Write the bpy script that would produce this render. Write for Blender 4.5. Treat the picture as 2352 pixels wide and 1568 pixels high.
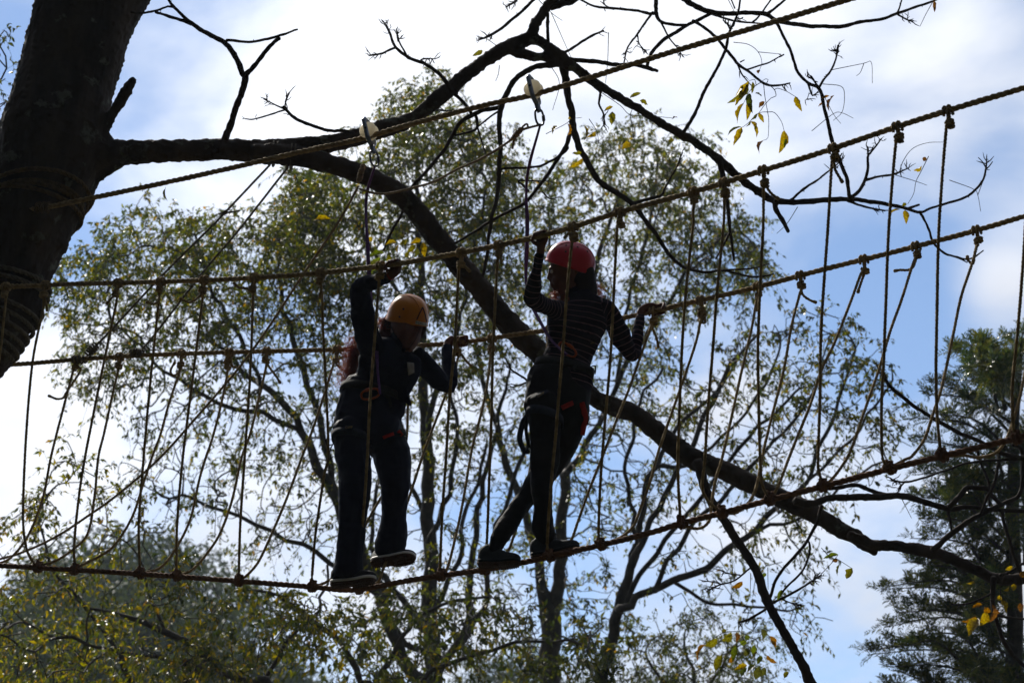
import bpy, math, random
import numpy as np
from mathutils import Vector, Matrix
from mathutils.bvhtree import BVHTree

for o in list(bpy.data.objects):
    bpy.data.objects.remove(o)
scene = bpy.context.scene
COL = scene.collection
random.seed(7)
RNG = np.random.default_rng(11)

# ------------------------------------------------------------------ camera
PITCH = math.radians(24.0)
LENS = 67.2
CAMZ = 1.6
cam_d = bpy.data.cameras.new('camera')
cam = bpy.data.objects.new('camera', cam_d)
COL.objects.link(cam)
cam.location = (0, 0, CAMZ)
cam.rotation_euler = (math.pi / 2 + PITCH, 0, 0)
cam_d.sensor_width = 36.0
cam_d.lens = LENS
cam_d.clip_start = 0.1
cam_d.clip_end = 2000
cam_d.dof.use_dof = True
cam_d.dof.focus_distance = 10.9
cam_d.dof.aperture_fstop = 3.6
scene.camera = cam

# ------------------------------------------------------------------ sky, sun, exposure
SUN_EL, SUN_AZ = math.radians(47), math.radians(-30)      # azimuth measured from +Y towards +X
EXPOSURE = 0.12
HAZE = 0.0007
scene.view_settings.view_transform = 'Standard'
scene.view_settings.look = 'None'
scene.view_settings.gamma = 1
scene.view_settings.use_curve_mapping = False
scene.view_settings.exposure = EXPOSURE
sun_dir = Vector((math.sin(SUN_AZ) * math.cos(SUN_EL), math.cos(SUN_AZ) * math.cos(SUN_EL), math.sin(SUN_EL)))
sd = bpy.data.lights.new('sun', 'SUN')
sd.energy = 4.6
sd.angle = math.radians(0.53)
sd.color = (1.0, 0.95, 0.86)
sun = bpy.data.objects.new('sun', sd)
COL.objects.link(sun)
sun.rotation_euler = (-sun_dir).to_track_quat('-Z', 'Y').to_euler()
sun.location = (0, 0, 40)

FS = LENS / 36.0 * 2352.0            # focal length in the 2352-wide survey grid
FW = np.array([0, math.cos(PITCH), math.sin(PITCH)])
UP = np.array([0, -math.sin(PITCH), math.cos(PITCH)])
RT = np.array([1.0, 0, 0])
CAM = np.array([0, 0, CAMZ])


def P(x, y, d):
    """survey-grid bearing and distance along the view axis -> world point"""
    return CAM + RT * ((x - 1176.0) / FS * d) + UP * ((784.0 - y) / FS * d) + FW * d


def DIR(x, y):
    v = P(x, y, 1.0) - CAM
    return v / np.linalg.norm(v)


def make_world():
    w = bpy.data.worlds.new('World')
    scene.world = w
    w.use_nodes = True
    nt = w.node_tree
    nt.nodes.clear()
    N = nt.nodes.new
    L = nt.links.new
    out = N('ShaderNodeOutputWorld')
    sky = N('ShaderNodeTexSky')
    sky.sky_type = 'NISHITA'
    sky.sun_disc = False
    sky.sun_elevation = SUN_EL
    sky.sun_rotation = SUN_AZ
    sky.altitude = 1200
    sky.air_density = 1.0
    sky.dust_density = 0.15
    sky.ozone_density = 1.0
    bg = N('ShaderNodeBackground')
    bg.inputs['Strength'].default_value = 0.15
    L(sky.outputs[0], bg.inputs['Color'])
    tc = N('ShaderNodeTexCoord')
    sep = N('ShaderNodeSeparateXYZ')
    L(tc.outputs['Generated'], sep.inputs[0])

    def math_(op, a, b=None, c=None):
        n = N('ShaderNodeMath')
        n.operation = op
        for i, v in enumerate((a, b, c)):
            if v is None:
                continue
            if isinstance(v, (int, float)):
                n.inputs[i].default_value = v
            else:
                L(v, n.inputs[i])
        return n.outputs[0]
    # flat cloud deck mapping
    zz = math_('MAXIMUM', sep.outputs[2], 0.05)
    zz = math_('ADD', zz, 0.25)
    cx = math_('DIVIDE', sep.outputs[0], zz)
    cy = math_('DIVIDE', sep.outputs[1], zz)
    comb = N('ShaderNodeCombineXYZ')
    L(cx, comb.inputs[0]); L(cy, comb.inputs[1])
    comb.inputs[2].default_value = 3.7
    n1 = N('ShaderNodeTexNoise')
    n1.inputs['Scale'].default_value = 4.3
    n1.inputs['Detail'].default_value = 9
    n1.inputs['Roughness'].default_value = 0.52
    n1.inputs['Distortion'].default_value = 0.35
    L(comb.outputs[0], n1.inputs['Vector'])
    dens = n1.outputs['Fac']

    def blob(x, y, width_deg, amp, d):
        dv = DIR(x, y)
        dot = N('ShaderNodeVectorMath'); dot.operation = 'DOT_PRODUCT'
        nrm = N('ShaderNodeVectorMath'); nrm.operation = 'NORMALIZE'
        L(tc.outputs['Generated'], nrm.inputs[0])
        L(nrm.outputs[0], dot.inputs[0])
        dot.inputs[1].default_value = tuple(dv)
        k = 1.0 / (math.radians(width_deg) ** 2)
        e = math_('MULTIPLY', math_('SUBTRACT', 1.0, dot.outputs['Value']), -2 * k)
        g = math_('MULTIPLY', math_('POWER', 2.718, e), amp)
        return math_('ADD', d, g)
    dens = math_('ADD', dens, 0.10)
    # gaps of blue between the clouds, and the thicker banks
    for bx, by, wd, am in ((2020, 640, 2.6, -.26), (1700, 640, 2.6, -.14), (1330, 1060, 3.0, -.24), (20, 120, 2.2, -.22), (330, 150, 1.5, -.04), (500, 430, 1.6, -.04), (660, 760, 2.0, -.14), (900, 1050, 2.0, -.10),
                           (150, 590, 1.3, -.20), (2300, 330, 1.7, -.14), (2030, 880, 1.8, -.16), (1980, 1350, 2.2, -.06),
                           (2290, 640, 1.3, .22), (2230, 120, 2.4, .24), (1500, 250, 3.0, .12), (1000, 60, 4.4, .22), (150, 1000, 3.4, .25), (1120, 1420, 1.5, .10)):
        dens = blob(bx, by, wd, am, dens)
    mr = N('ShaderNodeMapRange')
    mr.interpolation_type = 'SMOOTHSTEP'
    mr.inputs['From Min'].default_value = 0.34
    mr.inputs['From Max'].default_value = 0.80
    L(dens, mr.inputs['Value'])
    # forward scattering: clouds seen towards the sun are the brightest
    nrm = N('ShaderNodeVectorMath'); nrm.operation = 'NORMALIZE'
    L(tc.outputs['Generated'], nrm.inputs[0])
    dot = N('ShaderNodeVectorMath'); dot.operation = 'DOT_PRODUCT'
    L(nrm.outputs[0], dot.inputs[0]); dot.inputs[1].default_value = tuple(sun_dir)
    mu = math_('MAXIMUM', math_('ADD', math_('MULTIPLY', dot.outputs['Value'], 0.5), 0.5), 0.0)
    ph = math_('POWER', mu, 2.9)
    st = math_('ADD', math_('MULTIPLY', ph, 1.30), 0.02)
    n2 = N('ShaderNodeTexNoise')
    n2.inputs['Scale'].default_value = 5.2
    n2.inputs['Detail'].default_value = 5
    L(comb.outputs[0], n2.inputs['Vector'])
    st = math_('MULTIPLY', st, math_('ADD', math_('MULTIPLY', n2.outputs['Fac'], 0.50), 0.78))
    cb = N('ShaderNodeBackground')
    cb.inputs['Color'].default_value = (0.90, 0.93, 1.0, 1)
    L(st, cb.inputs['Strength'])
    mix = N('ShaderNodeMixShader')
    L(mr.outputs[0], mix.inputs[0])
    L(bg.outputs[0], mix.inputs[1]); L(cb.outputs[0], mix.inputs[2])
    L(mix.outputs[0], out.inputs['Surface'])


make_world()

# ------------------------------------------------------------------ helpers: objects
def tag(o, label=None, cat=None, group=None, kind=None):
    if label: o['label'] = label
    if cat: o['category'] = cat
    if group: o['group'] = group
    if kind: o['kind'] = kind
    return o


def empty(name, loc, label=None, cat=None, group=None):
    o = bpy.data.objects.new(name, None)
    o.empty_display_size = 0.2
    COL.objects.link(o)
    o.location = tuple(loc)
    return tag(o, label, cat, group)


def mkmesh(name, V, quads=None, tris=None, smooth=True, attrs=None):
    me = bpy.data.meshes.new(name)
    V = np.asarray(V, dtype=np.float32).reshape(-1, 3)
    loops, starts, totals = [], [], []
    n = 0
    if quads is not None and len(quads):
        q = np.asarray(quads, dtype=np.int32).reshape(-1, 4)
        loops.append(q.ravel()); starts.append(np.arange(len(q)) * 4 + n); totals.append(np.full(len(q), 4)); n += q.size
    if tris is not None and len(tris):
        t = np.asarray(tris, dtype=np.int32).reshape(-1, 3)
        loops.append(t.ravel()); starts.append(np.arange(len(t)) * 3 + n); totals.append(np.full(len(t), 3)); n += t.size
    loops = np.concatenate(loops); starts = np.concatenate(starts).astype(np.int32); totals = np.concatenate(totals).astype(np.int32)
    me.vertices.add(len(V)); me.vertices.foreach_set('co', V.ravel())
    me.loops.add(len(loops)); me.loops.foreach_set('vertex_index', loops.astype(np.int32))
    me.polygons.add(len(starts)); me.polygons.foreach_set('loop_start', starts); me.polygons.foreach_set('loop_total', totals)
    if smooth:
        me.polygons.foreach_set('use_smooth', np.ones(len(starts), dtype=bool))
    for k, v in (attrs or {}).items():
        v = np.asarray(v, dtype=np.float32)
        if v.ndim == 2:
            a = me.attributes.new(k, 'FLOAT_COLOR', 'POINT')
            c = np.ones((len(V), 4), dtype=np.float32); c[:, :v.shape[1]] = v
            a.data.foreach_set('color', c.ravel())
        else:
            a = me.attributes.new(k, 'FLOAT', 'POINT')
            a.data.foreach_set('value', v)
    me.update(calc_edges=True)
    return me


class MB:
    """collects geometry of ONE part"""
    def __init__(s):
        s.V, s.Q, s.T, s.n, s.A = [], [], [], 0, []

    def add(s, V, Q=None, T=None, a=None):
        V = np.asarray(V, dtype=float).reshape(-1, 3)
        s.V.append(V)
        if Q is not None and len(Q): s.Q.append(np.asarray(Q).reshape(-1, 4) + s.n)
        if T is not None and len(T): s.T.append(np.asarray(T).reshape(-1, 3) + s.n)
        if a is not None: s.A.append(np.broadcast_to(np.asarray(a, dtype=float), (len(V), 3)))
        s.n += len(V)
        return s

    def build(s, name, mat, parent=None, smooth=True, kind=None):
        V = np.concatenate(s.V)
        org = V.mean(0) if parent is None else np.array(parent_world(parent))
        at = {'col': np.concatenate(s.A)} if s.A else None
        me = mkmesh(name, V - org, np.concatenate(s.Q) if s.Q else None, np.concatenate(s.T) if s.T else None, smooth, at)
        for m in (mat if isinstance(mat, (list, tuple)) else [mat]):
            me.materials.append(m)
        o = bpy.data.objects.new(name, me)
        COL.objects.link(o)
        if parent is None:
            o.location = tuple(org)
        else:
            o.parent = parent
        if kind: o['kind'] = kind
        return o


WORLDPOS = {}


def parent_world(o):
    # parents are only translated, never rotated or scaled
    p = Vector((0, 0, 0))
    while o is not None:
        p += Vector(o.location)
        o = o.parent
    return p


def obj_from(name, me, mat, parent=None, kind=None):
    if mat is not None: me.materials.append(mat)
    o = bpy.data.objects.new(name, me)
    COL.objects.link(o)
    if parent is not None: o.parent = parent
    if kind: o['kind'] = kind
    return o


# ------------------------------------------------------------------ helpers: curves and sweeps
def catmull(pts, spacing):
    """pts (n,k): first three columns are position"""
    p = np.asarray(pts, dtype=float)
    if len(p) == 2:
        n = max(2, int(np.linalg.norm(p[1, :3] - p[0, :3]) / spacing) + 1)
        t = np.linspace(0, 1, n)[:, None]
        return p[0] * (1 - t) + p[1] * t
    ext = np.vstack([2 * p[0] - p[1], p, 2 * p[-1] - p[-2]])
    res = []
    for i in range(1, len(ext) - 2):
        a, b, c, d = ext[i - 1], ext[i], ext[i + 1], ext[i + 2]
        n = max(1, int(np.ceil(np.linalg.norm(c[:3] - b[:3]) / spacing)))
        t = (np.arange(n) / n)[:, None]
        res.append(0.5 * ((2 * b) + (-a + c) * t + (2 * a - 5 * b + 4 * c - d) * t ** 2 + (-a + 3 * b - 3 * c + d) * t ** 3))
    res.append(p[-1:])
    return np.concatenate(res)


def frames(C):
    T = np.gradient(C, axis=0)
    T /= np.maximum(np.linalg.norm(T, axis=1, keepdims=True), 1e-9)
    ref = np.array([0, 0, 1.0]) if abs(T[0, 2]) < 0.9 else np.array([1.0, 0, 0])
    n = np.cross(T[0], ref); n /= np.linalg.norm(n)
    Ns = np.empty_like(C)
    for i in range(len(C)):
        n = n - T[i] * (n @ T[i])
        n /= max(np.linalg.norm(n), 1e-9)
        Ns[i] = n
    return T, Ns, np.cross(T, Ns)


def grid_quads(nr, ns, off=0):
    i = np.arange(nr - 1)[:, None] * ns
    j = np.arange(ns)[None, :]
    j2 = (j + 1) % ns
    return (np.stack([i + j, i + j2, i + ns + j2, i + ns + j], -1).reshape(-1, 4) + off)


def sweep(C, r, sides=8, cap=True, rough=0.0, rng=RNG):
    C = np.asarray(C, dtype=float)
    r = np.broadcast_to(np.asarray(r, dtype=float), (len(C),))
    T, N, B = frames(C)
    a = np.linspace(0, 2 * np.pi, sides, endpoint=False)
    rr = r[:, None] * np.ones(sides)
    if rough:
        rr = rr * (1 + rough * rng.normal(size=rr.shape))
    V = C[:, None, :] + rr[..., None] * (np.cos(a)[None, :, None] * N[:, None, :] + np.sin(a)[None, :, None] * B[:, None, :])
    V = V.reshape(-1, 3)
    Q = grid_quads(len(C), sides)
    Tt = []
    if cap:
        V = np.vstack([V, C[0] - T[0] * r[0] * .5, C[-1] + T[-1] * r[-1] * .5])
        n = len(V)
        j = np.arange(sides); j2 = (j + 1) % sides
        Tt = np.vstack([np.stack([j2, j, np.full(sides, n - 2)], 1),
                        np.stack([j + (len(C) - 1) * sides, j2 + (len(C) - 1) * sides, np.full(sides, n - 1)], 1)])
    return V, Q, Tt


def rope_geo(mb, path, R, pitch=None, sides=6, seg=7, phase=0.0):
    """a laid rope: three strands twisted round the path"""
    pitch = pitch or R * 6.6
    C = catmull(path, pitch / seg)
    T, N, B = frames(C)
    s = np.concatenate([[0], np.cumsum(np.linalg.norm(np.diff(C, axis=0), axis=1))])
    for k in range(3):
        a = 2 * np.pi * (s / pitch + k / 3.0) + phase
        S = C + R * .50 * (np.cos(a)[:, None] * N + np.sin(a)[:, None] * B)
        jit = 1 + .05 * RNG.normal(size=len(S))
        V, Q, Tt = sweep(S, R * .56 * jit, sides)
        mb.add(V, Q, Tt)
    return mb


def fuzz(mb, path, R, per_m=60, ln=0.012):
    """stray fibres standing off a natural-fibre rope"""
    C = catmull(path, 0.02)
    T, N, B = frames(C)
    L = np.linalg.norm(np.diff(C, axis=0), axis=1).sum()
    n = int(L * per_m)
    i = RNG.integers(0, len(C), n)
    a = RNG.uniform(0, 2 * np.pi, n)
    out = np.cos(a)[:, None] * N[i] + np.sin(a)[:, None] * B[i]
    base = C[i] + out * R * .95 + T[i] * RNG.uniform(-.01, .01, (n, 1))
    d = out * RNG.uniform(.4, 1, (n, 1)) + T[i] * RNG.normal(0, .7, (n, 1))
    tip = base + d * ln * RNG.uniform(.4, 1.2, (n, 1))
    side = np.cross(out, d) ; side /= np.maximum(np.linalg.norm(side, axis=1, keepdims=True), 1e-6)
    V = np.stack([base - side * .0005, base + side * .0005, tip], 1).reshape(-1, 3)
    mb.add(V, None, np.arange(len(V)).reshape(-1, 3))


# ------------------------------------------------------------------ materials
def mat(name):
    m = bpy.data.materials.new(name)
    m.use_nodes = True
    nt = m.node_tree
    b = nt.nodes['Principled BSDF']
    return m, nt, b


def noise_mat(name, c1, c2, scale=8, rough=0.85, bump=0.3, bscale=None, detail=6, spec=0.3, lo=.35, hi=.65, stretch=None, sheen=0, bdist=.01):
    m, nt, b = mat(name)
    N, L = nt.nodes.new, nt.links.new
    tc = N('ShaderNodeTexCoord')
    src = tc.outputs['Object']
    if stretch:
        mp = N('ShaderNodeMapping'); mp.inputs['Scale'].default_value = stretch
        L(src, mp.inputs[0]); src = mp.outputs[0]
    n = N('ShaderNodeTexNoise'); n.inputs['Scale'].default_value = scale; n.inputs['Detail'].default_value = detail
    L(src, n.inputs['Vector'])
    r = N('ShaderNodeValToRGB')
    r.color_ramp.elements[0].color = (*c1, 1); r.color_ramp.elements[1].color = (*c2, 1)
    r.color_ramp.elements[0].position = lo; r.color_ramp.elements[1].position = hi
    L(n.outputs['Fac'], r.inputs[0]); L(r.outputs[0], b.inputs['Base Color'])
    b.inputs['Roughness'].default_value = rough
    b.inputs['Specular IOR Level'].default_value = spec
    if sheen:
        b.inputs['Sheen Weight'].default_value = sheen
    if bump:
        n2 = N('ShaderNodeTexNoise'); n2.inputs['Scale'].default_value = bscale or scale * 4; n2.inputs['Detail'].default_value = 5
        L(src, n2.inputs['Vector'])
        bp = N('ShaderNodeBump'); bp.inputs['Strength'].default_value = bump; bp.inputs['Distance'].default_value = bdist
        L(n2.outputs['Fac'], bp.inputs['Height']); L(bp.outputs[0], b.inputs['Normal'])
    return m


def plain(name, c, rough=.6, metal=0, spec=.5, coat=0):
    m, nt, b = mat(name)
    b.inputs['Base Color'].default_value = (*c, 1)
    b.inputs['Roughness'].default_value = rough
    b.inputs['Metallic'].default_value = metal
    b.inputs['Specular IOR Level'].default_value = spec
    b.inputs['Coat Weight'].default_value = coat
    return m


def leaf_mat(name, c=None, transl=.5, rough=.35, spots=False, gloss=.5):
    """thin leaf: reflecting, letting backlight through, a little shiny"""
    m, nt, b = mat(name)
    N, L = nt.nodes.new, nt.links.new
    out = nt.nodes['Material Output']
    if c is None:
        a = N('ShaderNodeAttribute'); a.attribute_name = 'col'; csrc = a.outputs['Color']
    else:
        rgb = N('ShaderNodeRGB'); rgb.outputs[0].default_value = (*c, 1); csrc = rgb.outputs[0]
    if spots:
        tc = N('ShaderNodeTexCoord')
        n = N('ShaderNodeTexNoise'); n.inputs['Scale'].default_value = 9; n.inputs['Detail'].default_value = 6
        L(tc.outputs['Object'], n.inputs['Vector'])
        r = N('ShaderNodeValToRGB'); r.color_ramp.elements[0].position = .30; r.color_ramp.elements[1].position = .62
        r.color_ramp.elements[0].color = (.35, .22, .12, 1); r.color_ramp.elements[1].color = (1.15, 1.15, 1.0, 1)
        L(n.outputs['Fac'], r.inputs[0])
        mx = N('ShaderNodeMix'); mx.data_type = 'RGBA'; mx.blend_type = 'MULTIPLY'; mx.inputs[0].default_value = 1
        L(csrc, mx.inputs[6]); L(r.outputs[0], mx.inputs[7]); csrc = mx.outputs[2]
    L(csrc, b.inputs['Base Color'])
    b.inputs['Roughness'].default_value = rough
    b.inputs['Specular IOR Level'].default_value = gloss
    t = N('ShaderNodeBsdfTranslucent')
    hs = N('ShaderNodeHueSaturation'); hs.inputs['Saturation'].default_value = 1.15; hs.inputs['Value'].default_value = 1.5
    L(csrc, hs.inputs['Color']); L(hs.outputs[0], t.inputs['Color'])
    mix = N('ShaderNodeMixShader'); mix.inputs[0].default_value = transl
    L(b.outputs[0], mix.inputs[1]); L(t.outputs[0], mix.inputs[2]); L(mix.outputs[0], out.inputs['Surface'])
    return m


def bark_mat(name, c1, c2, lichen, amount=.62, scale=6):
    m = noise_mat(name, c1, c2, scale=scale, bump=.7, bscale=26, stretch=(1, 1, .35), bdist=.02, spec=.1)
    nt = m.node_tree; N, L = nt.nodes.new, nt.links.new
    b = nt.nodes['Principled BSDF']
    src = b.inputs['Base Color'].links[0].from_socket
    tc = N('ShaderNodeTexCoord')
    n = N('ShaderNodeTexNoise'); n.inputs['Scale'].default_value = 5.5; n.inputs['Detail'].default_value = 7; n.inputs['Roughness'].default_value = .62
    L(tc.outputs['Object'], n.inputs['Vector'])
    r = N('ShaderNodeValToRGB'); r.color_ramp.elements[0].position = amount; r.color_ramp.elements[1].position = amount + .06
    r.color_ramp.elements[0].color = (0, 0, 0, 1); r.color_ramp.elements[1].color = (1, 1, 1, 1)
    L(n.outputs['Fac'], r.inputs[0])
    mx = N('ShaderNodeMix'); mx.data_type = 'RGBA'
    L(r.outputs[0], mx.inputs[0]); L(src, mx.inputs[6]); mx.inputs[7].default_value = (*lichen, 1)
    L(mx.outputs[2], b.inputs['Base Color'])
    return m


M = {}
M['bark'] = bark_mat('bark', (.022, .016, .012), (.068, .050, .038), (.105, .11, .085), .60)
M['bark_branch'] = bark_mat('bark_branch', (.024, .018, .014), (.055, .042, .033), (.085, .09, .07), .66)
M['bark_bg'] = noise_mat('bark_background', (.030, .026, .022), (.075, .062, .050), scale=9, bump=.4)
M['rope'] = noise_mat('rope_manila', (.19, .132, .055), (.40, .29, .14), scale=30, bump=.5, bscale=260, spec=.2, bdist=.002)
M['rope_dark'] = noise_mat('rope_foot_worn', (.10, .045, .022), (.22, .11, .055), scale=28, bump=.5, bscale=240, spec=.2, bdist=.002)
M['rope_grey'] = noise_mat('rope_grey', (.075, .065, .045), (.15, .13, .095), scale=30, bump=.4, bscale=240, spec=.3, bdist=.002)
M['cord'] = noise_mat('cord_tan', (.22, .16, .09), (.36, .27, .16), scale=40, bump=.4, bscale=300, spec=.2, bdist=.002)
M['wrap'] = noise_mat('rope_wrap_yellow', (.06, .036, .011), (.11, .068, .02), scale=30, bump=.4, bscale=220, bdist=.002)
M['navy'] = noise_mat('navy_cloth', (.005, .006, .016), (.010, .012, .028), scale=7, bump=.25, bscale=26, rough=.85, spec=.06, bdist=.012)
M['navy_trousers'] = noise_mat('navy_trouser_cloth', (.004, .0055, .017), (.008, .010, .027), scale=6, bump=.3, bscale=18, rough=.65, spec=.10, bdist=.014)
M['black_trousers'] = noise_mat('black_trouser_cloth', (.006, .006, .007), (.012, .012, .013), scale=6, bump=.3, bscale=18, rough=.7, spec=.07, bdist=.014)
M['skin'] = noise_mat('skin_brown', (.085, .030, .017), (.135, .052, .030), scale=14, bump=.08, rough=.6, spec=.2)
M['hair'] = leaf_mat('hair_dark_brown', (.060, .018, .010), transl=.35, rough=.35)
M['hair_wisp'] = leaf_mat('hair_wisp_brown', (.34, .11, .060), transl=.65, rough=.35)
M['hair_black'] = plain('hair_black_brown', (.014, .008, .006), .65, spec=.12)
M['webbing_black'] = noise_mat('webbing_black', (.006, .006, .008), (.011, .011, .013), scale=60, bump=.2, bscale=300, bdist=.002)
M['webbing_blue'] = noise_mat('webbing_dark_blue', (.008, .013, .026), (.012, .019, .036), scale=60, bump=.2, bscale=300, bdist=.002)
M['webbing_red'] = noise_mat('webbing_red', (.30, .012, .010), (.42, .02, .015), scale=60, bump=.2, bscale=300, bdist=.002)
M['webbing_purple'] = noise_mat('webbing_purple', (.075, .028, .11), (.13, .05, .19), scale=60, bump=.2, bscale=300, bdist=.002)
M['orange_metal'] = plain('orange_anodised_metal', (.36, .065, .010), .35, .3)
M['steel'] = noise_mat('steel_plate', (.20, .23, .30), (.30, .34, .42), scale=20, bump=.1, rough=.38, spec=.5)
M['steel'].node_tree.nodes['Principled BSDF'].inputs['Metallic'].default_value = .45
M['dark_steel'] = plain('dark_steel', (.06, .06, .065), .35, .8)
M['nylon'] = noise_mat('nylon_cream', (.66, .56, .38), (.76, .67, .50), scale=12, bump=.1, rough=.4)
M['nylon'] = leaf_mat('nylon_cream', (.74, .70, .60), transl=.5, rough=.4)
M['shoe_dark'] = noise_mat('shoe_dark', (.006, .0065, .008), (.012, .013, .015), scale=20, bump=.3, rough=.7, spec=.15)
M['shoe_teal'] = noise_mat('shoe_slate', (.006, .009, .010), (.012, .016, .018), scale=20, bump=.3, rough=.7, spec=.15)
M['midsole'] = noise_mat('midsole_white', (.52, .50, .46), (.68, .66, .62), scale=15, bump=.1, rough=.6)
M['sole'] = noise_mat('sole_rubber', (.045, .022, .014), (.09, .05, .035), scale=30, bump=.5, rough=.8)
M['badge'] = noise_mat('badge_grey', (.28, .27, .26), (.38, .37, .36), scale=30, bump=.1)
M['label_white'] = plain('label_white', (.62, .64, .62), .5)
M['ink'] = plain('ink_black', (.012, .012, .012), .5)
M['camp_yellow'] = plain('print_yellow', (.30, .19, .03), .6)
M['eye'] = plain('eye_white', (.6, .57, .54), .2)
M['iris'] = plain('iris_dark', (.02, .012, .008), .15)
M['lips'] = plain('lips', (.22, .06, .045), .4)
M['leaf_bg'] = leaf_mat('leaf_background', transl=.56, rough=.38, gloss=.35)
M['leaf_far'] = leaf_mat('leaf_far', transl=.30, rough=.6, gloss=.25)
M['leaf_back'] = leaf_mat('leaf_shade', transl=.15, rough=.6)
M['leaf_spray'] = leaf_mat('leaf_spray', transl=.38, rough=.27, gloss=.7)
LEAFC = {'green': (.075, .10, .018), 'olive': (.115, .11, .020), 'yellow': (.23, .17, .026), 'orange': (.17, .085, .018), 'brown': (.10, .05, .02), 'dark': (.05, .055, .014)}
for k, c in LEAFC.items():
    M['leaf_' + k] = leaf_mat('leaf_' + k, c, transl=.62, rough=.4, spots=True)


def helmet_mat(name, c1, c2):
    m = noise_mat(name, c1, c2, scale=5, bump=.03, rough=.36, spec=.4)
    b = m.node_tree.nodes['Principled BSDF']
    b.inputs['Coat Weight'].default_value = .12
    return m


M['helmet_yellow'] = helmet_mat('helmet_yellow', (.56, .185, .006), (.64, .225, .010))
M['helmet_red'] = helmet_mat('helmet_red', (.48, .010, .034), (.56, .014, .045))
M['ground'] = noise_mat('forest_floor', (.030, .026, .016), (.060, .058, .026), scale=.8, bump=.8, bscale=6, bdist=.1)


def stripe_mat():
    m = noise_mat('striped_jersey', (.007, .006, .012), (.013, .010, .020), scale=8, bump=.2, bscale=26, rough=.9, spec=.05, bdist=.012)
    nt = m.node_tree; N, L = nt.nodes.new, nt.links.new
    b = nt.nodes['Principled BSDF']
    src = b.inputs['Base Color'].links[0].from_socket
    a = N('ShaderNodeAttribute'); a.attribute_name = 'along'
    d = N('ShaderNodeMath'); d.operation = 'DIVIDE'; d.inputs[1].default_value = .034; L(a.outputs['Fac'], d.inputs[0])
    f = N('ShaderNodeMath'); f.operation = 'FRACT'; L(d.outputs[0], f.inputs[0])
    g = N('ShaderNodeMath'); g.operation = 'LESS_THAN'; g.inputs[1].default_value = .13; L(f.outputs[0], g.inputs[0])
    mx = N('ShaderNodeMix'); mx.data_type = 'RGBA'
    L(g.outputs[0], mx.inputs[0]); L(src, mx.inputs[6]); mx.inputs[7].default_value = (.16, .10, .115, 1)
    L(mx.outputs[2], b.inputs['Base Color'])
    return m


M['stripes'] = stripe_mat()

# ------------------------------------------------------------------ survey grids of the enlarged views (to 2352-wide grid)
def Zm(x0, y0, sc):
    return lambda x, y: ((x0 + x / sc) / 1.74149, (y0 + y / sc) / 1.74149)


r1 = Zm(0, 0, 1.679); r2 = Zm(1350, 0, 1.679); r3 = Zm(2696, 0, 1.679); r4 = Zm(0, 900, 1.679)
r5 = Zm(2696, 900, 1.679); r6 = Zm(0, 1797, 1.679); r7 = Zm(1350, 1797, 1.679); r8 = Zm(2696, 1797, 1.679)
q1 = Zm(1250, 950, 2.09); q2 = Zm(1250, 1550, 1.803); q3 = Zm(1950, 880, 2.0364); q4 = Zm(1850, 1400, 1.6857)
zl = Zm(2850, 280, 4.355)
r0 = lambda x, y: (x, y)
PX = lambda d: d / FS        # metres per survey unit at distance d

# ------------------------------------------------------------------ bridge distances (along view axis)
def smooth01(t):
    t = min(1, max(0, t)); return t * t * (3 - 2 * t)


def dF(x): return 11.3 - 2.4 * x / 2352.0                       # foot rope
def dN(x): return dF(x) + .34 - .26 * smooth01(x / 900.0)       # near handrail
def dR(x): return dF(x) + .86 + .28 * smooth01(x / 900.0)       # far handrail
def dO(x): return dF(x) + .72 + .28 * smooth01(x / 900.0)       # overhead rope
def dT(y): return 11.4 + .61 * (1300 - y) / 600.0               # leaning trunk

# ================================================================== SETTING
def gh(x, y):
    """ground height: level under the bridge, rising to a wooded hill behind"""
    t = np.clip(np.asarray(y, dtype=float) - 40.0, 0, 60)
    s = 1 + .5 * np.clip(-np.asarray(x, dtype=float) / 20.0, 0, 1.2)
    return .20 * t * s * np.clip(t / 15.0, 0, 1) + .06 * np.sin(np.asarray(x) * .7) * np.cos(np.asarray(y) * .6)


def build_ground():
    xs = np.concatenate([np.linspace(-1500, -80, 14), np.linspace(-75, 75, 61), np.linspace(80, 1500, 14)])
    ys = np.concatenate([np.linspace(-1500, -40, 14), np.linspace(-35, 170, 83), np.linspace(200, 1500, 14)])
    X, Y = np.meshgrid(xs, ys)
    V = np.stack([X, Y, gh(X, Y)], -1).reshape(-1, 3)
    nx = len(xs)
    i = np.arange(len(ys) - 1)[:, None] * nx; j = np.arange(nx - 1)[None, :]
    Q = np.stack([i + j, i + j + 1, i + nx + j + 1, i + nx + j], -1).reshape(-1, 4)
    o = obj_from('ground', mkmesh('ground', V, Q), M['ground'])
    tag(o, kind='structure')


build_ground()

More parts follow.
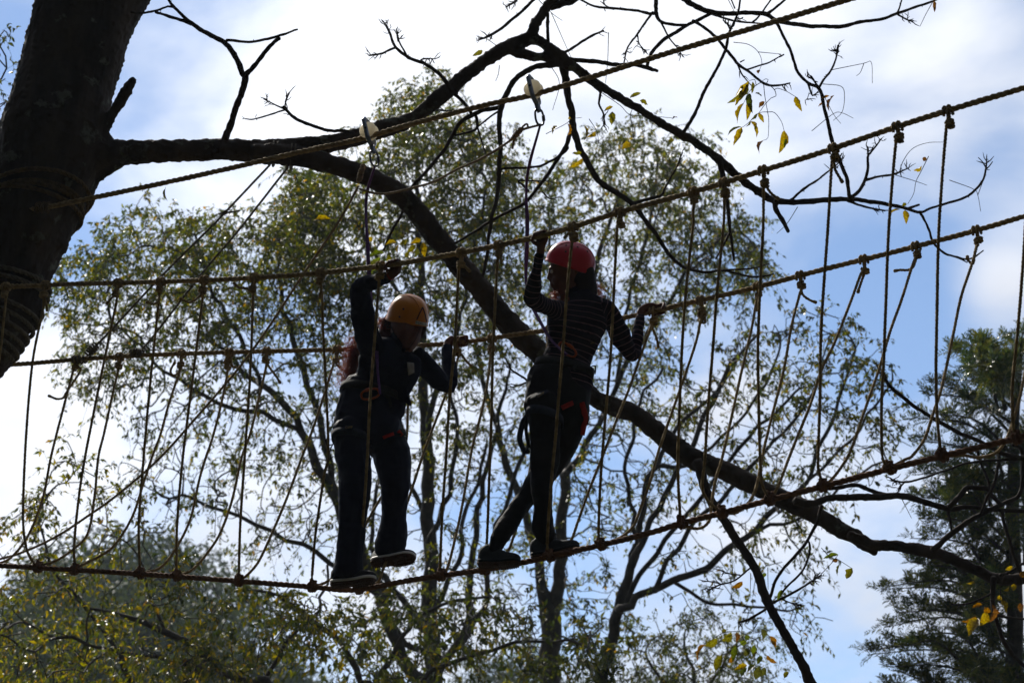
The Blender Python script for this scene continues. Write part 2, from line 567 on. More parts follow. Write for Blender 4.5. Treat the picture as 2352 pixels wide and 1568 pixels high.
# ------------------------------------------------------------------ the leaning tree
def remesh(mb, voxel, smooth_it=4, name='tmp'):
    V = np.concatenate(mb.V)
    me = mkmesh(name, V, np.concatenate(mb.Q) if mb.Q else None, np.concatenate(mb.T) if mb.T else None)
    o = bpy.data.objects.new(name, me); COL.objects.link(o)
    m = o.modifiers.new('r', 'REMESH'); m.mode = 'VOXEL'; m.voxel_size = voxel
    if smooth_it:
        s = o.modifiers.new('s', 'SMOOTH'); s.iterations = smooth_it; s.factor = .5
    dg = bpy.context.evaluated_depsgraph_get()
    e = o.evaluated_get(dg)
    m2 = e.to_mesh()
    n = len(m2.vertices)
    co = np.empty(n * 3, dtype=np.float32); m2.vertices.foreach_get('co', co)
    quads, tris = [], []
    lt = np.empty(len(m2.polygons), dtype=np.int32); m2.polygons.foreach_get('loop_total', lt)
    ls = np.empty(len(m2.polygons), dtype=np.int32); m2.polygons.foreach_get('loop_start', ls)
    lv = np.empty(len(m2.loops), dtype=np.int32); m2.loops.foreach_get('vertex_index', lv)
    q = ls[lt == 4]; quads = lv[q[:, None] + np.arange(4)] if len(q) else None
    t = ls[lt == 3]; tris = lv[t[:, None] + np.arange(3)] if len(t) else None
    e.to_mesh_clear()
    bpy.data.objects.remove(o); bpy.data.meshes.remove(me)
    return co.reshape(-1, 3).astype(float), quads, tris


def chain3(pts, depth):
    """(x, y, hw) on the survey grid -> (n,4) world point and radius"""
    out = []
    for i, p in enumerate(pts):
        d = depth(p[0], p[1], i / max(1, len(pts) - 1)) if callable(depth) else depth
        out.append([*P(p[0], p[1], d), p[2] * PX(d)])
    return np.array(out)


TREE_BASE = (-4.75, 10.9, 0.0)
main_tree = empty('leaning_tree', TREE_BASE, 'big dark leaning tree at left with mostly bare limbs reaching over the bridge', 'tree')

trunk_pts = [(330, -230, 120), (275, -120, 118), (207, 0, 117), (172, 113, 111), (146, 205, 111), (128, 300, 122), (103, 400, 118), (66, 500, 104),
             (32, 600, 93), (3, 700, 90), (-48, 800, 79), (-84, 850, 80), (-118, 900, 82), (-215, 1100, 86), (-300, 1300, 92)]
trunk = chain3(trunk_pts, lambda x, y, t: dT(y))
trunk = np.vstack([trunk, [-4.32, 10.95, 2.6, .27], [-4.62, 10.92, .9, .32], [-4.75, 10.9, .1, .44], [-4.78, 10.9, -.4, .60]])
limb_d = lambda x, y, t: 12.35 + .25 * smooth01((x - 200) / 900.)
mbt = MB()


def add_chain(mb, ch, sp, sides, rough=0.02):
    c = catmull(ch, sp)
    mb.add(*sweep(c[:, :3], np.maximum(c[:, 3], .002), sides, True, rough))
    return c


TRUNKC = add_chain(mbt, trunk, .06, 40, .006)
top_ext = [P(330, -230, dT(-230)), P(420, -420, 12.9), P(470, -640, 12.8), P(500, -900, 12.6)]
add_chain(mbt, np.array([[*top_ext[0], .32], [*top_ext[1], .28], [*top_ext[2], .2], [*top_ext[3], .1]]), .1, 24, .01)
L0 = [(120, 372, 70), (200, 362, 50), (262, 352, 31), (330, 348, 26.5), (420, 346, 25), (520, 345, 25), (600, 349, 26), (660, 352, 24)]
UPL = [(580, 344, 20), (640, 342, 21), (700, 334, 20), (775, 328, 20), (860, 302, 20), (929, 280, 18), (980, 250, 17), (1031, 205, 16.5), (1100, 150, 15.5), (1168, 106, 15),
       (1216, 86, 16), (1228, 60, 13), (1254, 20, 13), (1268, 0, 13), (1292, -40, 12), (1350, -100, 10), (1420, -190, 7)]
LOL = [(580, 352, 20), (650, 356, 22), (700, 362, 21), (775, 383, 21), (843, 407, 20), (912, 441, 22), (966, 496, 23), (997, 536, 24), (1050, 600, 24), (1110, 672, 26),
       (1160, 735, 27), (1220, 792, 27), (1290, 855, 24), (1365, 914, 20), (1430, 940, 22), (1464, 953, 21), (1520, 1000, 21), (1582, 1046, 22), (1667, 1083, 22), (1753, 1124, 21), (1822, 1157, 21),
       (1873, 1179, 19), (1924, 1210, 18), (1975, 1240, 15), (2000, 1258, 12), (2011, 1272, 7)]
LO2 = [(1950, 1228, 10), (2006, 1250, 11), (2044, 1252, 12), (2095, 1259, 12), (2146, 1268, 13), (2198, 1288, 13), (2249, 1312, 12), (2290, 1329, 13), (2352, 1328, 13), (2470, 1300, 12), (2650, 1250, 9)]
ARMB = [(1200, 92, 12), (1230, 91, 12), (1271, 116, 11), (1308, 144, 11), (1350, 178, 10.5), (1390, 205, 10), (1442, 236, 9.5), (1493, 267, 9), (1544, 297, 9), (1582, 318, 9), (1623, 345, 9), (1650, 366, 9.5),
        (1685, 397, 9), (1719, 424, 9), (1760, 451, 8.5), (1787, 467, 8)]
ARM2 = [(1170, 110, 10), (1192, 123, 10), (1237, 130, 9), (1281, 143, 9), (1310, 155, 8)]
STUB = [(235, 300, 14), (260, 260, 14), (284, 219, 13), (301, 192, 11), (310, 182, 9)]
FIL1 = [(110, 560, 46), (165, 450, 34), (215, 400, 22), (275, 372, 14)]
FIL2 = [(150, 250, 60), (205, 310, 52), (250, 332, 20)]
for ch, dd, sp, sd_ in ((L0, limb_d, .05, 24), (UPL, limb_d, .05, 18), (LOL, lambda x, y, t: 12.35 + .3 * smooth01((x - 500) / 700.) - .3 * smooth01((x - 1300) / 900.), .05, 18),
                        (LO2, 12.3, .05, 14), (ARMB, 12.6, .04, 14), (ARM2, 12.6, .04, 14), (STUB, lambda x, y, t: 12.35 - .05 * t, .03, 12), (FIL1, lambda x, y, t: dT(y) * (1 - t) + 12.37 * t, .05, 20), (FIL2, lambda x, y, t: dT(y) * (1 - t) + 12.37 * t, .05, 20)):
    add_chain(mbt, chain3(ch, dd), sp, sd_, .03)
Vt, Qt, Tt = remesh(mbt, .0135, 3, 'trunkraw')
# knobbly bark relief
def fbm3(V, sc, seed):
    r = np.random.default_rng(seed)
    out = np.zeros(len(V))
    for o in range(4):
        for k in range(5):
            w = r.normal(size=3) * sc * 2 ** o
            out += np.sin(V @ w + r.uniform(0, 6.28)) / 2 ** o / 5
    return out


nrm = fbm3(Vt, 9, 3) * .009 + fbm3(Vt, 34, 4) * .005 + np.maximum(0, fbm3(Vt, 62, 14)) * .010
ctr = TRUNKC[:, :3]
rad = Vt - Vt.mean(0)
# push along an approximate outward direction from a smoothed copy
me_tmp = mkmesh('t', Vt, Qt, Tt)
nn = np.empty(len(Vt) * 3, dtype=np.float32); me_tmp.vertices.foreach_get('normal', nn); nn = nn.reshape(-1, 3)
bpy.data.meshes.remove(me_tmp)
Vt = Vt + nn * nrm[:, None]
mb = MB().add(Vt, Qt, Tt)
mb.build('trunk', M['bark'], main_tree)

# ---- secondary branches, each a part of its own
def spur(mb, p, d, ln, r):
    d = d / np.linalg.norm(d)
    mid = p + d * ln * .5 + RNG.normal(0, ln * .08, 3)
    tip = p + d * ln
    mb.add(*sweep(np.array([p, mid, tip]), np.array([r, r * 1.05, r * .45]), 5))


def spur_cluster(mb, p, d, n=7, ln=.05, r=.0022):
    d = d / np.linalg.norm(d)
    for k in range(n):
        v = d + RNG.normal(0, .75, 3)
        q = p - d * RNG.uniform(0, .09)
        spur(mb, q, v, ln * RNG.uniform(.35, 1.0), r * RNG.uniform(.7, 1.2))
        if RNG.random() < .5:
            spur(mb, q + v / np.linalg.norm(v) * ln * .4, v + RNG.normal(0, .8, 3), ln * .35, r * .7)


BR = []


def br(pts, d=12.55, spurs=0, d2=None):
    BR.append((pts, d, d if d2 is None else d2, spurs))


# branch standing on the limb at upper left
br([(510, 335, 10), (520, 312, 8.5), (533, 273, 7.5), (550, 226, 7.5), (564, 181, 7.5), (557, 167, 7), (543, 137, 6.5), (520, 102, 6), (479, 79, 5.5), (445, 58, 5), (421, 38, 4), (397, 15, 3.5), (385, -3, 3), (360, -40, 2.5)], 12.4)
br([(562, 184, 7), (566, 172, 6), (581, 154, 5.5), (605, 123, 5), (630, 99, 4.6), (643, 88, 4.6)], 12.4)
br([(519, 101, 4), (522, 93, 3.5), (535, 93, 3.3), (564, 97, 3), (602, 92, 3), (643, 82, 3), (684, 68, 2)], 12.4, 0)
br([(440, 56, 4), (427, 51, 4), (383, 36, 3.5), (356, 28, 3)], 12.4)
br([(400, 17, 3), (385, 15, 2.6), (362, 24, 2.5), (325, 31, 2.5), (300, 28, 2)], 12.4)
br([(820, 312, 5), (804, 304, 4), (752, 299, 4), (711, 287, 4), (677, 270, 4), (657, 253, 3.5), (650, 244, 2.5)], 12.5, 4)
br([(655, 253, 2.2), (640, 257, 2), (609, 267, 2), (580, 274, 1.7), (563, 273, 1.4)], 12.5, 3)
br([(652, 250, 2), (630, 240, 1.7), (605, 227, 1.3)], 12.5, 6)
br([(654, 248, 2), (659, 228, 1.7), (667, 209, 1.2)], 12.5, 6)
# left of the fork
br([(1050, 215, 5.5), (1042, 212, 5), (1025, 188, 5), (1001, 164, 4.5), (977, 147, 4), (939, 133, 4), (908, 109, 3.5), (895, 75, 3), (884, 55, 2.2)], 12.55, 8)
br([(908, 110, 3), (893, 116, 2.6), (878, 123, 2.5), (847, 128, 1.7)], 12.55, 8)
br([(935, 130, 2.4), (931, 122, 2.2), (915, 92, 2), (911, 66, 1.5)], 12.55, 9)
br([(978, 148, 2.6), (966, 138, 2.2), (985, 135, 1.6), (1000, 136, 1.2)], 12.55, 7)
br([(1040, 214, 4.5), (1055, 226, 4), (1076, 250, 4), (1083, 262, 4)], 12.6)
br([(1150, 246, 5.5), (1117, 252, 5), (1083, 264, 5.5), (1055, 284, 5), (1035, 318, 4.5), (1014, 352, 4.5), (980, 393, 4), (946, 431, 4), (922, 492, 3.5), (898, 534, 3), (880, 575, 2.4)], 12.65)
br([(1090, 262, 3.6), (1094, 270, 3.5), (1096, 294, 3.5), (1076, 304, 3), (1045, 311, 2.5)], 12.65, 3)
br([(1096, 290, 2.6), (1104, 318, 2), (1114, 352, 1.4)], 12.65, 3)
br([(1152, 252, 2.6), (1130, 266, 2.2), (1107, 284, 2), (1094, 295, 2)], 12.65)
br([(1082, 248, 2.8), (1055, 254, 2.5), (1030, 256, 2.2), (1008, 252, 1.5)], 12.65, 4)
br([(1290, 146, 7.5), (1254, 150, 7), (1213, 161, 6.5), (1182, 185, 6.5), (1165, 215, 6.5), (1151, 246, 6.5), (1148, 291, 6), (1149, 342, 5.5), (1146, 393, 5.5), (1141, 455, 5), (1131, 496, 4.5), (1124, 536, 4.5), (1116, 600, 4), (1100, 680, 3)], 12.6)
# hanging branch right of the fork
br([(1290, 140, 11), (1295, 157, 10), (1302, 205, 8.5), (1312, 253, 8), (1319, 301, 8), (1332, 342, 7.5), (1356, 386, 7), (1380, 421, 7), (1418, 445, 6.5), (1452, 468, 6), (1480, 503, 5.5), (1503, 534, 5), (1530, 575, 4.5),
    (1560, 606, 4), (1578, 617, 4), (1616, 624, 3.5), (1661, 621, 3), (1702, 630, 2.5), (1740, 636, 2.5), (1777, 629, 1.8)], 12.65, 0, 12.5)
br([(1655, 621, 2.5), (1690, 619, 2.2), (1729, 616, 2), (1766, 606, 1.3)], 12.5)
br([(1450, 468, 4.5), (1486, 458, 4), (1520, 448, 3.5), (1526, 436, 2.6), (1540, 410, 2.2), (1555, 383, 2), (1568, 350, 1.5)], 12.6, 6)
br([(1316, 290, 6), (1312, 303, 5.5), (1302, 332, 5), (1281, 366, 4.5), (1260, 397, 4.5), (1230, 438, 4), (1202, 468, 4), (1161, 489, 3.5), (1120, 513, 3.5), (1083, 536, 3), (1040, 560, 2.4), (1005, 566, 1.6)], 12.6)
br([(1303, 335, 3.4), (1300, 347, 3), (1254, 376, 3), (1216, 385, 3), (1180, 386, 3), (1150, 388, 3)], 12.6)
br([(1215, 440, 3), (1200, 424, 2.5), (1190, 415, 2.2), (1230, 416, 1.8), (1262, 416, 1.3)], 12.6, 4)
br([(1245, 440, 2), (1262, 456, 1.6), (1285, 452, 1.2)], 12.6)
br([(1296, 137, 6), (1330, 138, 5.5), (1356, 140, 5.5), (1408, 147, 5), (1459, 150, 5), (1486, 157, 5), (1500, 162, 4.4), (1511, 164, 3.5)], 12.6)
br([(1486, 156, 4), (1488, 140, 4), (1500, 116, 4.2), (1527, 89, 4.5), (1552, 75, 4.2), (1582, 56, 4), (1608, 44, 4), (1634, 30, 4)], 12.6)
br([(1292, 124, 4), (1298, 121, 3.5), (1322, 106, 3), (1356, 85, 3), (1387, 71, 2)], 12.6, 4)
br([(1259, 110, 4), (1259, 99, 4), (1258, 60, 4), (1258, 30, 4)], 12.6)
br([(1240, -20, 4), (1226, 0, 3.5), (1185, 38, 3.5), (1151, 65, 3.5), (1120, 84, 3), (1102, 91, 2)], 12.6, 12)
br([(1200, -14, 2.5), (1180, 6, 2.2), (1161, 17, 1.6)], 12.6, 8)
br([(1265, 16, 9), (1295, 8, 9), (1322, -3, 8.5), (1400, -60, 6.5), (1480, -140, 4)], 12.6)
br([(1505, -60, 5.5), (1507, 0, 5), (1507, 31, 4.5), (1520, 51, 3.6), (1545, 56, 3.5), (1580, 58, 3.2)], 12.6)
br([(1506, 30, 4), (1490, 32, 3.5), (1456, 24, 3), (1408, 20, 3), (1363, 14, 2.5), (1329, -3, 2.2)], 12.6, 3)
br([(1410, 22, 2), (1390, 12, 1.6), (1385, -4, 1.2)], 12.6, 6)
br([(1500, 28, 3), (1473, 65, 2.5), (1462, 82, 2.5), (1442, 109, 2), (1433, 145, 1.6)], 12.6, 5)
br([(1464, 80, 2), (1468, 100, 1.6), (1480, 116, 1.2)], 12.6, 8)
br([(1519, 53, 2.6), (1538, 89, 2), (1558, 113, 1.6), (1567, 128, 1.2)], 12.6, 8)
br([(1366, 200, 3.2), (1378, 212, 3), (1376, 238, 2.4), (1386, 262, 2), (1388, 292, 1.2)], 12.6, 12)
# along the outer arm
br([(1780, 462, 8), (1822, 465, 7), (1856, 463, 7), (1907, 458, 6.5), (1952, 458, 5.5), (1993, 463, 5), (2044, 470, 4.5), (2081, 479, 4), (2116, 487, 3.5), (2136, 479, 3), (2170, 468, 3), (2205, 458, 3), (2239, 438, 3), (2259, 410, 2.5), (2265, 380, 2), (2266, 366, 1.3)], 12.55, 6)
br([(2264, 384, 1.8), (2255, 370, 1.4), (2247, 362, 1)], 12.55)
br([(2262, 392, 1.8), (2272, 382, 1.4), (2280, 371, 1)], 12.55)
br([(2112, 485, 3.5), (2126, 510, 3), (2136, 535, 3), (2143, 554, 3), (2164, 578, 3), (2198, 590, 2.5), (2229, 595, 2.3), (2259, 575, 1.5)], 12.55)
br([(2185, 586, 2), (2205, 594, 1.8), (2222, 603, 1.3)], 12.55)
br([(2085, 479, 3), (2100, 474, 3), (2112, 470, 2.4)], 12.55)
br([(1783, 463, 8), (1781, 475, 6.5), (1791, 496, 5.5), (1801, 516, 5), (1811, 533, 4)], 12.6)
br([(1652, 362, 8), (1655, 375, 7), (1659, 404, 6), (1666, 445, 5), (1673, 486, 4.5), (1676, 523, 4), (1681, 558, 3.5), (1686, 599, 2.8)], 12.55)
br([(1676, 535, 3), (1668, 552, 2.8), (1655, 575, 2.4), (1644, 595, 2)], 12.55)
br([(1652, 368, 4), (1640, 364, 3.5), (1626, 354, 2.5)], 12.55)
br([(1952, 458, 5), (1950, 448, 4.5), (1945, 410, 4.5), (1928, 369, 4.5), (1912, 328, 4.5), (1904, 291, 4.5), (1893, 246, 4), (1883, 205, 4), (1856, 191, 3.5), (1832, 164, 3.5), (1822, 137, 3.5), (1811, 106, 3.5), (1798, 79, 3.5), (1784, 54, 3.5)], 12.5)
br([(1882, 200, 3.2), (1892, 184, 2.7), (1907, 164, 2.5), (1919, 137, 2.2), (1924, 104, 1.4)], 12.5, 12)
br([(1880, 200, 2.8), (1868, 184, 2), (1854, 175, 1.4)], 12.5, 6)
br([(1856, 193, 3), (1860, 208, 2.5), (1866, 219, 2.2), (1876, 214, 1.4)], 12.5, 7)
br([(1926, 366, 2), (1934, 352, 1.5)], 12.5, 2)
br([(1955, 452, 5), (1966, 445, 4.5), (1982, 424, 4), (1993, 393, 3.5), (1993, 362, 3), (1999, 352, 2.5), (2014, 333, 2), (2025, 318, 1.4)], 12.5, 5)
br([(1994, 360, 2.4), (1993, 345, 2), (1992, 336, 1.4)], 12.5, 6)
br([(1988, 414, 3.2), (2005, 409, 3), (2020, 405, 2.5), (2054, 400, 2.5), (2088, 386, 1.3)], 12.5, 8)
br([(1810, 462, 3.4), (1822, 455, 3), (1846, 434, 3), (1876, 414, 2.5), (1904, 393, 2), (1932, 370, 1.5)], 12.55, 5)
br([(1946, 460, 3.4), (1958, 465, 3), (1993, 477, 2.5), (2034, 484, 1.8)], 12.55, 9)
# top right
br([(1470, -150, 8), (1540, -30, 7.5), (1575, 0, 7), (1599, 17, 6.5), (1634, 29, 6), (1668, 32, 5.5), (1712, 31, 5), (1753, 31, 5.5), (1787, 48, 5), (1839, 58, 5), (1890, 61, 4.5), (1934, 61, 4.5), (1976, 51, 4), (2027, 43, 3.5), (2061, 32, 3.5), (2095, 19, 3), (2157, -3, 2.4), (2200, -30, 2)], 12.6)
br([(2060, 32, 2.4), (2066, 18, 2), (2073, -6, 1.8)], 12.6)
br([(2062, 34, 2.2), (2080, 44, 2), (2098, 52, 1.4)], 12.6, 8)
br([(1756, 34, 4), (1767, 29, 3.5), (1787, 14, 3), (1810, -6, 2.6)], 12.6)
br([(1728, 52, 2.6), (1736, 46, 2.4), (1754, 24, 2), (1775, -6, 1.8)], 12.6)
br([(1630, 31, 2.8), (1650, 38, 2.5), (1685, 48, 2.5), (1715, 52, 2.3), (1745, 54, 1.6)], 12.6)
br([(1590, 48, 4), (1606, 56, 3.5), (1644, 85, 3.5), (1668, 113, 3.5), (1695, 147, 3.5), (1719, 164, 3), (1753, 191, 3), (1781, 197, 2.5), (1815, 191, 1.6)], 12.55, 4)
br([(1712, 161, 2.4), (1740, 152, 2), (1767, 143, 1.8), (1801, 125, 1.2)], 12.55, 3)
br([(1694, 148, 2.4), (1702, 168, 2), (1716, 186, 1.6)], 12.55, 3)
br([(1700, 143, 1.8), (1710, 138, 1.3)], 12.55)
br([(1702, -10, 2.2), (1692, 38, 2.5), (1676, 72, 3), (1667, 112, 3.5), (1647, 157, 3.5), (1620, 205, 4), (1599, 253, 4), (1572, 301, 4.5), (1562, 306, 5)], 12.55)
br([(1678, 70, 2.4), (1670, 55, 2), (1660, 46, 1.4)], 12.55, 8)
br([(1690, 40, 2.2), (1700, 44, 1.6), (1707, 40, 1.2)], 12.55, 6)
br([(1688, 20, 2), (1680, 0, 1.6), (1672, -20, 1.3)], 12.55)
# below: branch falling from the lower limb, with twigs
br([(1600, 1060, 14), (1610, 1083, 12), (1623, 1128, 11), (1661, 1189, 11), (1695, 1244, 10.5), (1729, 1295, 10.5), (1750, 1347, 11), (1767, 1391, 11), (1794, 1439, 10.5), (1822, 1487, 11), (1846, 1531, 12), (1863, 1568, 13), (1900, 1650, 13), (1960, 1800, 12)], 12.3, 0, 11.8)
br([(1888, 1160, 4.5), (1876, 1200, 4), (1852, 1244, 3.5), (1818, 1285, 3.5), (1784, 1326, 3.5), (1772, 1360, 3.8), (1768, 1372, 4)], 12.25)
br([(1852, 1240, 3), (1858, 1246, 2.5), (1859, 1268, 2.5), (1846, 1305, 2.5), (1808, 1346, 2.5), (1790, 1368, 2.2)], 12.25)
br([(1768, 1388, 3.4), (1790, 1376, 3), (1822, 1360, 3), (1856, 1340, 2.5), (1887, 1319, 1.6)], 12.2, 12)
br([(1764, 1392, 3.2), (1757, 1399, 3), (1726, 1418, 3), (1695, 1429, 2.2)], 12.2, 7)
br([(1790, 1372, 2), (1812, 1382, 1.6), (1842, 1391, 1.3)], 12.2, 6)
br([(1728, 1300, 2.6), (1715, 1310, 2.2), (1685, 1333, 2), (1651, 1343, 2), (1622, 1358, 1.3)], 12.2, 12)
br([(1700, 1320, 1.8), (1680, 1318, 1.5), (1660, 1312, 1.2)], 12.2, 6)
br([(1655, 1340, 1.6), (1638, 1336, 1.4), (1624, 1334, 1.2)], 12.2, 6)
# right
br([(1825, 1150, 11), (1866, 1155, 9), (1907, 1145, 8), (1958, 1141, 8.5), (2016, 1141, 8.5), (2061, 1138, 8), (2112, 1148, 7.5), (2164, 1165, 7), (2188, 1167, 7), (2232, 1165, 5), (2300, 1172, 5), (2352, 1172, 5), (2440, 1165, 4)], 12.2)
br([(2180, 1164, 7), (2208, 1134, 6.5), (2222, 1119, 6), (2266, 1122, 6), (2278, 1138, 5), (2300, 1158, 5)], 12.15)
br([(1895, 1120, 4.5), (1907, 1122, 5), (1958, 1114, 5), (1985, 1119, 5), (2014, 1132, 5), (2040, 1138, 5)], 12.25)
br([(2140, 1262, 8), (2153, 1254, 7), (2181, 1230, 7), (2215, 1203, 6.5), (2253, 1182, 6), (2300, 1158, 5.5), (2341, 1138, 5), (2350, 1100, 5), (2346, 1032, 5), (2325, 1020, 4)], 12.2)
br([(2018, 848, 2), (2027, 852, 2.8), (2041, 883, 4), (2071, 910, 4.5), (2112, 941, 4.5), (2164, 972, 5), (2215, 999, 5), (2256, 1016, 5), (2300, 1040, 5.5), (2352, 1052, 6), (2430, 1060, 6)], 12.1, 0)
br([(2041, 883, 2.4), (2030, 868, 2), (2018, 850, 1.4)], 12.1, 9)
br([(2050, 893, 2), (2042, 897, 1.7), (2032, 894, 1.2)], 12.1, 3)
br([(2352, 1052, 4), (2225, 1063, 3), (2164, 1083, 2.5), (2095, 1105, 2.5), (2060, 1105, 2.2), (2044, 1097, 1.8)], 12.1, 7)
br([(2080, 1104, 2), (2068, 1118, 1.8), (2062, 1130, 1.4)], 12.1, 5)
br([(2245, 1030, 3.4), (2249, 1052, 3), (2270, 1107, 3), (2273, 1162, 2.8)], 12.15)
br([(2300, 1010, 4.4), (2297, 1032, 4), (2287, 1100, 4), (2266, 1145, 3.5), (2252, 1182, 3)], 12.12)
br([(2302, 1172, 4.4), (2304, 1190, 4), (2317, 1237, 4), (2338, 1299, 4), (2356, 1340, 4)], 12.18)
br([(2178, 1160, 4.4), (2178, 1180, 4), (2184, 1200, 3.2), (2185, 1222, 2.2)], 12.2)
br([(2284, 1325, 8), (2280, 1357, 6), (2283, 1401, 5), (2294, 1442, 5), (2314, 1487, 5), (2352, 1528, 4), (2420, 1590, 3)], 12.2)
br([(2281, 1362, 3), (2265, 1368, 2.4), (2230, 1384, 2.2), (2196, 1388, 1.8), (2186, 1386, 1.3)], 12.2, 5)
br([(2286, 1412, 3), (2310, 1416, 2.6), (2352, 1421, 2.2), (2380, 1424, 1.8)], 12.2)
br([(2296, 1320, 4), (2320, 1312, 3.4), (2352, 1292, 3), (2390, 1270, 2.4)], 12.2)
# behind the second climber
br([(1225, 800, 3), (1205, 880, 2), (1220, 885, 2)], 12.6) if False else None
br([(1240, 842, 4), (1222, 878, 3), (1205, 868, 2.6), (1176, 850, 2.2), (1168, 838, 1.4)], 12.5, 5)
br([(1214, 876, 2.4), (1195, 884, 2), (1176, 889, 1.5)], 12.5, 4)

for pts, d0, d1, ns in BR:
    ch = chain3(pts, lambda x, y, t, a=d0, b=d1: a * (1 - t) + b * t)
    c = catmull(ch, .022)
    rr = np.maximum(c[:, 3], .0016)
    c = c.copy()
    if len(c) > 6:
        w = RNG.normal(0, 1, (len(c), 3)); w = (w + np.roll(w, 1, 0) + np.roll(w, -1, 0) + np.roll(w, 2, 0)) / 4
        c[1:-1, :3] += w[1:-1] * np.minimum(rr[1:-1, None] * .30, .004)
    mb = MB()
    lump = 1 + .10 * np.sin(np.arange(len(c)) * 1.7 + RNG.uniform(0, 6)) * RNG.random(len(c))
    mb.add(*sweep(c[:, :3], rr * lump, 8 if rr.max() > .012 else 6, True, .05))
    tang = c[-1, :3] - c[max(-3, -len(c)), :3]
    # leaf scars and short spurs along the thin wood
    for k in range(4, len(c) - 2):
        if rr[k] < .013 and RNG.random() < .16:
            sp_ = RNG.normal(size=3); spur(mb, c[k, :3], sp_, rr[k] + RNG.uniform(.004, .014), .0028)
    if ns:
        spur_cluster(mb, c[-1, :3], tang, int(ns * 1.3), .070, .0032)
    mb.build('branch', M['bark_branch'], main_tree)

# ---- leaves still hanging on the leaning tree: leaf objects sharing three leaf shapes
def leaf_shape(seed, wav=.12):
    r = np.random.default_rng(seed)
    n = 9
    t = np.linspace(0, 1, n)
    half = .5 * np.sin(np.pi * t ** .82) ** .9 * (1 - .25 * t)
    bend = .16 * np.sin(np.pi * t) + .22 * t ** 2 * r.uniform(-1, 1)
    V = []
    for i in range(n):
        wl, wr = half[i] * (1 + wav * r.normal()), half[i] * (1 + wav * r.normal())
        zc = bend[i]
        V += [(t[i], -wl, zc + .35 * wl + .05 * r.normal() * (0 < i < n - 1)), (t[i], 0, zc - .02), (t[i], wr, zc + .35 * wr + .05 * r.normal() * (0 < i < n - 1))]
    Q = []
    for i in range(n - 1):
        a = i * 3
        Q += [(a, a + 3, a + 4, a + 1), (a + 1, a + 4, a + 5, a + 2)]
    return mkmesh('leaf', np.array(V), np.array(Q), smooth=True)


LEAFMESH = {k: [leaf_shape(50 + i * 7 + j, .10 + .05 * i) for i in range(3)] for j, k in enumerate(LEAFC)}
for k, ms in LEAFMESH.items():
    for m_ in ms: m_.materials.append(M['leaf_' + k])


def place_leaf(base, tip, width, color, parent, name='leaf', tilt=.5):
    base = np.asarray(base, float); tip = np.asarray(tip, float)
    ax = tip - base; L = np.linalg.norm(ax); ax /= L
    ax3 = ax + FW * RNG.normal(0, .25); ax3 /= np.linalg.norm(ax3)
    n = -FW + RNG.normal(0, tilt, 3); n -= ax3 * (n @ ax3); n /= np.linalg.norm(n)
    b = np.cross(n, ax3)
    m = Matrix(((ax3[0] * L, b[0] * width, n[0] * L * .8, 0), (ax3[1] * L, b[1] * width, n[1] * L * .8, 0), (ax3[2] * L, b[2] * width, n[2] * L * .8, 0), (0, 0, 0, 1)))
    o = bpy.data.objects.new(name, LEAFMESH[color][int(RNG.integers(0, 3))])
    COL.objects.link(o)
    org = np.array(parent_world(parent)) if parent else np.zeros(3)
    m.translation = Vector(tuple(base - org))
    if parent: o.parent = parent
    o.matrix_basis = m
    return o


def leaves(zf, scale, items, d, cols):
    for it in items:
        (x0, y0, x1, y1, w) = it[:5]
        a = zf(x0, y0); b = zf(x1, y1)
        c = it[5] if len(it) > 5 else cols[int(RNG.integers(0, len(cols)))]
        dd = d + RNG.uniform(-.06, .06)
        b = (a[0] + (b[0] - a[0]) * 1.22, a[1] + (b[1] - a[1]) * 1.22)
        place_leaf(P(*a, dd), P(*b, dd), w / scale / 1.74149 * PX(dd) * 1.55, c, main_tree)


def stalks(zf, lines, d, r=.0021):
    for ln in lines:
        c = catmull(np.array([P(*zf(x, y), d) for x, y in ln]), .02)
        MB().add(*sweep(c, np.linspace(r * 1.3, r * .8, len(c)), 5)).build('leaf_stalk', M['bark_branch'], main_tree)


leaves(zl, 4.355, [(520, 270, 235, 530, 80), (640, 190, 455, 555, 110), (600, 235, 460, 440, 80, 'dark'), (700, 205, 680, 385, 45, 'olive'), (545, 575, 475, 890, 70), (620, 545, 600, 820, 80), (640, 410, 690, 740, 90, 'green'),  # first 'dark' leaf stands in for the shadow over the overlapping pair
                   (740, 405, 830, 470, 35, 'dark'), (905, 550, 825, 640, 50, 'brown'), (1440, 460, 1540, 680, 75), (800, 750, 880, 890, 55), (770, 765, 675, 860, 35, 'dark'), (670, 890, 745, 1130, 60, 'yellow'),
                   (520, 1000, 390, 1270, 75), (500, 990, 305, 1115, 30, 'dark'), (660, 880, 590, 970, 25, 'dark'), (1250, 1050, 1170, 1380, 110), (1290, 1200, 1265, 1340, 45, 'green'), (885, 1230, 800, 1440, 60, 'brown')], 12.5, ['olive', 'yellow', 'yellow', 'yellow'])
stalks(zl, [[(890, 250), (915, 480), (960, 735), (980, 880), (965, 1180), (885, 1225)], [(960, 735), (1080, 745), (1200, 900), (1245, 1050)], [(960, 735), (870, 735), (770, 770)],
            [(1000, 270), (1080, 350), (1105, 455), (1020, 490), (900, 620), (805, 750), (660, 890), (520, 1000), (460, 990)], [(1080, 350), (1130, 320), (1280, 370), (1440, 465)],
            [(850, 215), (760, 270), (640, 380), (545, 575)], [(760, 270), (735, 170), (640, 190)], [(940, 240), (970, 170), (930, 155), (860, 200)]], 12.5)
